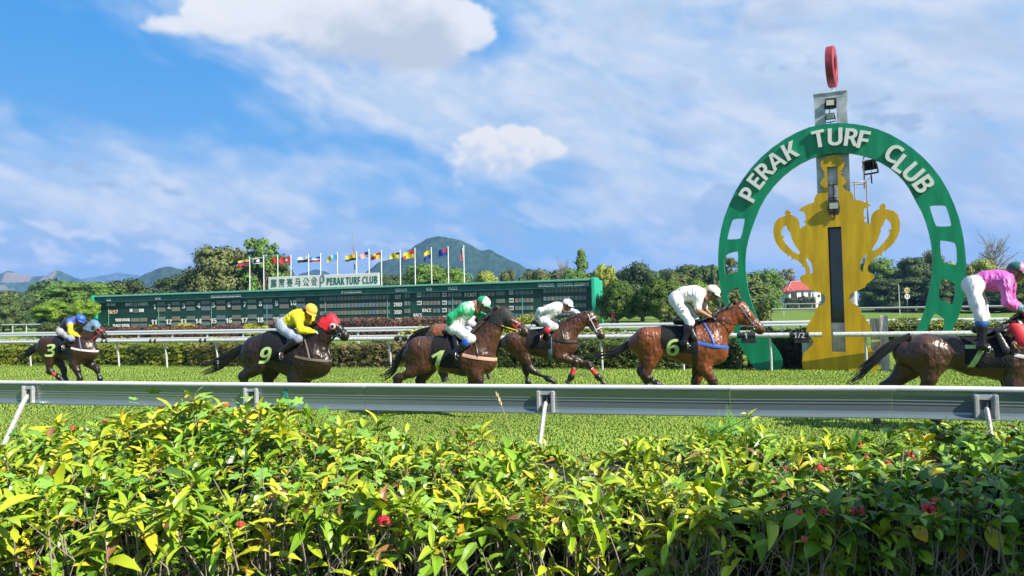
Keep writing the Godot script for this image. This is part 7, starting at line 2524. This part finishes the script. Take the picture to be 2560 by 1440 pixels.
func flowering_hedge() -> void:
	rng.seed = 1234
	var shapes := [leaf_shape(0.155, 0.22, 0.35, 0.92), leaf_shape(0.175, 0.40, 0.55, 0.88), leaf_shape(0.14, 0.12, 0.30, 1.0), leaf_shape(0.30, 0.16, 0.30, 1.12), leaf_shape(0.27, 0.28, 0.42, 1.2)]
	var tints := [lin(0.30, 0.44, 0.022), lin(0.39, 0.48, 0.024), lin(0.47, 0.50, 0.028), lin(0.18, 0.33, 0.020), lin(0.10, 0.21, 0.020), lin(0.54, 0.47, 0.028), lin(0.22, 0.40, 0.03), lin(0.58, 0.34, 0.022), lin(0.055, 0.14, 0.022), lin(0.33, 0.40, 0.08), lin(0.26, 0.13, 0.05)]
	var back := Color(0.38, 0.44, 0.10)
	var lm := mat("hedge_leaves", lin(1, 1, 1), 0.36, 0.0, {"vc": true, "spec": 0.45, "back": back})
	var tint_mats := []
	for k in tints.size(): tint_mats.append(mat("leaf_tint_%d" % k, tints[k], 0.36, 0.0, {"vc": true, "spec": 0.45, "back": back}))
	var at := [Vector3(-1.2, 0, -3.3), Vector3(1.9, 0, -3.1)]
	var names := ["big narrow leaved yellow green hedge across the foreground with red flower clusters", "darker round leaved hedge filling the lower right corner"]
	var hs := []
	for k in 2: hs.append(thing("flowering_hedge", names[k], "hedge", at[k]))
	var leaves := [[], []]     # [size in view, transform, shape, tint]
	var stems := [MB.new(), MB.new()]
	var fn := new_noise(81, 0.9, 3)
	var cnt := 0
	for k in 2500:
		var front := k % 5 == 0
		var z := -lerpf(3.02, 4.75, rng.randf())
		if front: z = -rnd(2.92, 3.16)
		var x := rnd(-1.0, 1.0) * (0.72 * -z + 0.25)
		var lump := fn.get_noise_2d(x * 2.4, z * 2.4)
		var top := hedge_top(x, z) + lump * 0.13
		var y := top - absf(rng.randfn()) * 0.075
		var dir := Vector3(rng.randfn() * 0.35, 1.0, rng.randfn() * 0.35 + 0.1)
		if front:
			y = lerpf(0.66, top, pow(rng.randf(), 0.75))
			if fn.get_noise_2d(x * 5.0 + 300.0, y * 6.0) < -0.08 and y < 1.08: continue     # hollows where the stems show
			dir = Vector3(rng.randfn() * 0.5, 0.8, 0.45 + rng.randfn() * 0.35)
			z += rnd(-0.10, 0.10) - (1.2 - y) * 0.25 + lump * 0.10
		elif lump < -0.28 and rng.randf() < 0.6: continue
		dir = dir.normalized()
		var px := x / -z     # bearing: the second kind of bush stands on the right
		var rt := smoothstep(0.24, 0.50, px + fn.get_noise_2d(x * 3.0 + 40.0, y * 3.0) * 0.20 - (0.14 if -z > 3.7 else 0.0))
		var second := rng.randf() < rt
		var hi := 1 if second else 0
		var tip := Vector3(x, y, z)
		var n := rng.randi_range(4, 8)
		var a0 := rnd(0, TAU)
		var patch_tone := fn.get_noise_2d(x * 4.0 - 90.0, z * 4.0 + y)
		var base_t: int = [0, 1, 2, 1][rng.randi() % 4] if patch_tone > -0.05 else [3, 6, 0, 3][rng.randi() % 4]
		if second: base_t = [4, 8, 3, 8, 4, 6][rng.randi() % 6]
		elif rng.randf() < 0.06: base_t = 5
		var L := rnd(0.088, 0.142) if not second else rnd(0.072, 0.110)
		if rng.randf() < 0.12: L *= 1.3
		if rng.randf() < 0.15: L *= 0.65
		var side0 := dir.cross(Vector3(0.3, 0.2, 1.0)).normalized()
		var side1 := dir.cross(side0)
		var len := rnd(0.05, 0.15)
		if k % 2 == 0:
			stems[hi].tube([tip - dir * len - Vector3(0, 0.14, 0.02) - at[hi], tip - dir * len * 0.5 - at[hi], tip - at[hi]], [0.0040, 0.0032, 0.0020], 4)
		for q in n:
			var u := float(q) / n
			var a := a0 + (q % 2) * PI + (q / 2) * 1.45 + rnd(-0.25, 0.25)
			var el := lerpf(0.10, 1.05, u) + rnd(-0.3, 0.25)
			var d := (side0 * cos(a) + side1 * sin(a)) * cos(el) + dir * sin(el)
			var s := L * lerpf(1.0, 0.65, u) * rnd(0.75, 1.15)
			var p := tip - dir * len * (1.0 - u)
			var t := base_t
			var r := rng.randf()
			if r < 0.18: t = rng.randi() % 7
			elif r < 0.190: t = 7
			elif r < 0.215: t = 10
			var sh := rng.randi() % 3 if not second else 3 + rng.randi() % 2
			var bs := toward(d, rnd(-0.6, 0.6)).scaled_local(Vector3(s, s * rnd(0.6, 1.6), s * rnd(0.85, 1.2)))
			var seen := s / -p.z
			if absf(p.x) > 0.68 * -p.z: seen = 0.0
			if p.y < 0.84 and front: seen *= 0.8
			if rng.randf() < 0.35: seen *= 0.6
			leaves[hi].append([seen, Transform3D(bs, p - at[hi]), sh, t])
			cnt += 1
	# darker old leaves and the tangle of twigs inside
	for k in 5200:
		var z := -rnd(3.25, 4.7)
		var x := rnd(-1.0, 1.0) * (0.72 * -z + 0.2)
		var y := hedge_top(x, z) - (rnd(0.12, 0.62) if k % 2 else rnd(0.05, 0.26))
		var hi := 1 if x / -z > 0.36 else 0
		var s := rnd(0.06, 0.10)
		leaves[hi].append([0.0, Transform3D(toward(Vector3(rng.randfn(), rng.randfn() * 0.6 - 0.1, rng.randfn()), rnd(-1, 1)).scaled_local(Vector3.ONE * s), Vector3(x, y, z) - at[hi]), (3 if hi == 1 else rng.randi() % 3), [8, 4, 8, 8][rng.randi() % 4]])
	for k in 760:
		var z := -rnd(3.1, 4.4)
		if k % 3 != 0: z = -rnd(3.02, 3.45)
		var x := rnd(-1.0, 1.0) * (0.72 * -z + 0.2)
		var hi := 1 if x / -z > 0.36 else 0
		var p0: Vector3 = Vector3(x, rnd(0.3, 0.8), z) - at[hi]
		var p1: Vector3 = p0 + Vector3(rnd(-0.16, 0.16), rnd(0.10, 0.28), rnd(-0.08, 0.10))
		var p2b: Vector3 = p1 + Vector3(rnd(-0.16, 0.16), rnd(0.06, 0.24), rnd(-0.06, 0.10))
		var r := rnd(0.0022, 0.0052)
		stems[hi].tube([p0, p0.lerp(p1, 0.5) + Vector3(rnd(-0.02, 0.02), 0, rnd(-0.02, 0.02)), p1, p2b], [r, r * 0.9, r * 0.75, r * 0.45], 5)
		if k % 2: stems[hi].tube([p1, p1 + Vector3(rnd(-0.12, 0.12), rnd(0.05, 0.16), rnd(-0.05, 0.08))], [r * 0.6, r * 0.3], 4)
	for hi in 2:
		var o: Node3D = hs[hi]
		var st := obj("stems", stems[hi].done(), mat("twig", lin(0.30, 0.25, 0.19), 0.8), o)
		st.set_meta("kind", "stuff")
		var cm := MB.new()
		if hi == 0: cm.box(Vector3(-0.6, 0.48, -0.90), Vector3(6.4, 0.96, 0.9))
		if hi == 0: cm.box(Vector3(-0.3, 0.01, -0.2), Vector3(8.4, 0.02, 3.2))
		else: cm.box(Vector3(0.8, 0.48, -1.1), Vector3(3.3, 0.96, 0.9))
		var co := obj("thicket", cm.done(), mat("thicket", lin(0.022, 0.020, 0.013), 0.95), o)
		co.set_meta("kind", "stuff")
		var ls: Array = leaves[hi]
		ls.sort_custom(func(a, b): return a[0] > b[0])
		for k in 296:
			var l: Array = ls[k]
			var lf := obj("leaf", shapes[l[2]], tint_mats[l[3]], o)
			lf.transform = l[1]
		for sh in shapes.size():
			var xf := []
			var cols := []
			for k in range(296, ls.size()):
				var l: Array = ls[k]
				if l[2] != sh: continue
				xf.append(l[1])
				var g := rnd(0.8, 1.2)
				var c: Color = tints[l[3]] * g
				cols.append(Color(c.r, c.g, c.b))
			if xf.size(): many("foliage", shapes[sh], lm, xf, cols, o)
	# flower clusters
	var fm := []
	for v in 2:
		var m := MB.new()
		for k in 24:
			var u := Vector3(rng.randfn(), absf(rng.randfn()) * 0.9 + 0.15, rng.randfn()).normalized()
			var p := u * rnd(0.026, 0.038)
			m.tube([Vector3(0, -0.012, 0), p * 0.6, p], [0.0016, 0.0014, 0.0014], 3)
			if v == 0:
				var s := u.cross(Vector3(0.2, 1, 0.4)).normalized()
				var t := u.cross(s)
				for q in 4:
					var a := TAU * q / 4.0 + k
					var d := s * cos(a) + t * sin(a)
					var w := s * -sin(a) + t * cos(a)
					m.quadn(p, p + d * 0.006 + w * 0.0045, p + d * 0.0125, p + d * 0.006 - w * 0.0045, (u + d * 0.2).normalized(), Color.WHITE)
			else:
				m.ball(p, Vector3(0.0026, 0.004, 0.0026), Color.WHITE, Basis.IDENTITY, 5)
		fm.append(m.done())
	var fcol := [mat("flower_coral", lin(0.66, 0.085, 0.05), 0.6), mat("flower_red", lin(0.52, 0.012, 0.03), 0.6), mat("flower_faded", lin(0.42, 0.12, 0.07), 0.7)]
	for f in FLOWERS:
		var hi := 1 if f[0] / -f[2] > 0.42 else 0
		var fo := obj("flower_cluster", fm[0 if f[4] < 2 else 1], fcol[int(f[4])], hs[hi])
		fo.position = Vector3(f[0], minf(f[1], hedge_top(f[0], f[2]) - 0.01), f[2]) - at[hi]
		fo.scale = Vector3.ONE * f[3] * 0.62
		fo.rotation.y = f[0] * 9.0
	# a vine with lobed leaves over the hedge's left half
	var vo := thing("vine", "creeping vine with pale green lobed leaves over the hedge's left half", "vine", Vector3(-1.6, 1.2, -3.6))
	var lobed := lobed_leaf()
	var vm := [mat("vine_leaf", lin(0.15, 0.34, 0.04), 0.6, 0.0, {"vc": true, "back": back}), mat("vine_leaf_pale", lin(0.22, 0.42, 0.06), 0.6, 0.0, {"vc": true, "back": back})]
	for k in 130:
		var z := -rnd(3.1, 4.7)
		var x := rnd(-0.70, 0.02) * -z
		if k % 3 == 0: x = rnd(-0.45, -0.20) * -z
		var y := hedge_top(x, z) + rnd(-0.01, 0.10)
		var lf := obj("leaf", lobed, vm[k % 2], vo)
		lf.transform = Transform3D(toward(Vector3(rng.randfn(), rnd(-0.7, 0.3), rng.randfn() + 0.5), rnd(-0.4, 0.4)).scaled_local(Vector3.ONE * rnd(0.045, 0.078)), Vector3(x, y, z) - vo.position)
	# feathery weed
	var wo := thing("weed", "feathery leaved green weed standing up from the hedge under the rail", "weed", Vector3(1.22, 1.02, -4.45))
	for k in 14:
		var m := MB.new()
		var a := TAU * k / 14.0 + 0.2
		var d := Vector3(cos(a) * rnd(0.35, 1.2), rnd(0.25, 1.0), sin(a) * 0.6).normalized()
		var l := rnd(0.16, 0.27)
		var p0 := Vector3(rnd(-0.08, 0.08), rnd(0.0, 0.14), 0)
		m.tube([p0, p0 + d * l], [0.003, 0.001], 4)
		for q in 9:
			var t := (q + 1.5) / 10.0
			for sd in [1.0, -1.0]:
				var w: Vector3 = d.cross(Vector3(0, 0.4, 1)).normalized() * sd
				var e: Vector3 = (d * 0.8 + w).normalized()
				var p := p0 + d * l * t
				var z := 0.055 * (1.1 - t)
				m.quadn(p, p + e * z * 0.5 + d * z * 0.16, p + e * z, p + e * z * 0.5 - d * z * 0.16, Vector3(0, 0.8, 0.6), Color.WHITE)
		obj("frond", m.done(), mat("weed_green", lin(0.10, 0.28, 0.03), 0.5, 0.0, {"back": back}), wo)
	# grass stalk with a dry seed head, and long blades
	var go := thing("grass_stalk", "single dry grass stalk with a pale seed head crossing the rail", "grass stalk", Vector3(-0.02, 1.05, -4.3))
	var gm := MB.new()
	gm.tube([Vector3(0.03, -0.05, 0), Vector3(-0.01, 0.16, 0), Vector3(-0.055, 0.29, 0)], [0.0028, 0.0022, 0.0016], 5)
	obj("stalk", gm.done(), mat("straw", lin(0.42, 0.36, 0.14), 0.7), go)
	gm = MB.new()
	gm.tube([Vector3(-0.055, 0.29, 0), Vector3(-0.068, 0.325, 0), Vector3(-0.082, 0.36, 0)], [0.004, 0.0075, 0.003], 6)
	for k in 14: gm.ball(Vector3(-0.055, 0.29, 0).lerp(Vector3(-0.082, 0.36, 0), k / 13.0) + Vector3(0.006 * sin(k * 2.4), 0, 0.006 * cos(k * 2.4)), Vector3(0.004, 0.007, 0.004), Color.WHITE, Basis.IDENTITY, 5)
	obj("seed_head", gm.done(), mat("seed", lin(0.52, 0.42, 0.22), 0.8), go)
	var bo := thing("long_grass", "long thin grass blades sticking up from the hedge's back edge", "grass", Vector3(-1.0, 1.15, -4.5))
	gm = MB.new()
	for k in 70:
		var x := rnd(-1.9, 1.6)
		if k % 2: x = rnd(-0.4, 0.5)
		var p := Vector3(x, hedge_top(x - 1.0, -4.5) - 1.28 + rnd(-0.05, 0.02), rnd(-0.2, 0.1))
		var d := Vector3(rnd(-0.6, 0.6), 1, rnd(-0.3, 0.3))
		var l := rnd(0.10, 0.28)
		var s := Vector3(0.0035, 0, 0.001)
		var q := p + d * l * 0.55
		var e := p + d * l + Vector3(d.x * l * 0.5, -l * 0.25, 0)
		gm.quadn(p - s, p + s, q + s * 0.8, q - s * 0.8, Vector3(0, 0.5, 0.8), Color.WHITE)
		gm.quadn(q - s * 0.8, q + s * 0.8, e + s * 0.1, e - s * 0.1, Vector3(0, 0.7, 0.6), Color.WHITE)
	var bl := obj("blades", gm.done(), mat("long_blade", lin(0.20, 0.33, 0.05), 0.5, 0.0, {"back": back}), bo)
	bl.set_meta("kind", "stuff")
	bo.set_meta("kind", "stuff")


func stand_corner() -> void:   # the grandstand's pillar and roof edge beside the viewer, which shade the near right corner
	var m := MB.new()
	m.bevel_box(Vector3(6.4, 2.0, 1.3), Vector3(0.45, 4.0, 0.45), 0.03)
	var roof := PackedVector2Array([Vector2(3.95, 0.45), Vector2(9.6, 2.8), Vector2(12.0, -4.0), Vector2(2.5, -4.5)])
	m.prism(roof, 4.0, 4.3, Color.WHITE, Transform3D(Basis(Vector3(1, 0, 0), -PI / 2), Vector3.ZERO))
	struct("grandstand", m.done(), mat("concrete", lin(0.42, 0.42, 0.40), 0.85))


func _ready() -> void:
	font_bold = SystemFont.new()
	font_bold.font_names = PackedStringArray(["Droid Sans"])
	font_bold.font_weight = 700
	var t0 := Time.get_ticks_msec()
	camera_and_light()
	print("sky ", Time.get_ticks_msec() - t0)
	land()
	trees()
	print("trees ", Time.get_ticks_msec() - t0)
	scoreboard()
	winning_post()
	far_rails()
	far_things()
	front_rail()
	stand_corner()
	mid_hedges()
	print("structures ", Time.get_ticks_msec() - t0)
	field()
	print("horses ", Time.get_ticks_msec() - t0)
	turf_blades()
	flowering_hedge()
	print("hedge ", Time.get_ticks_msec() - t0)
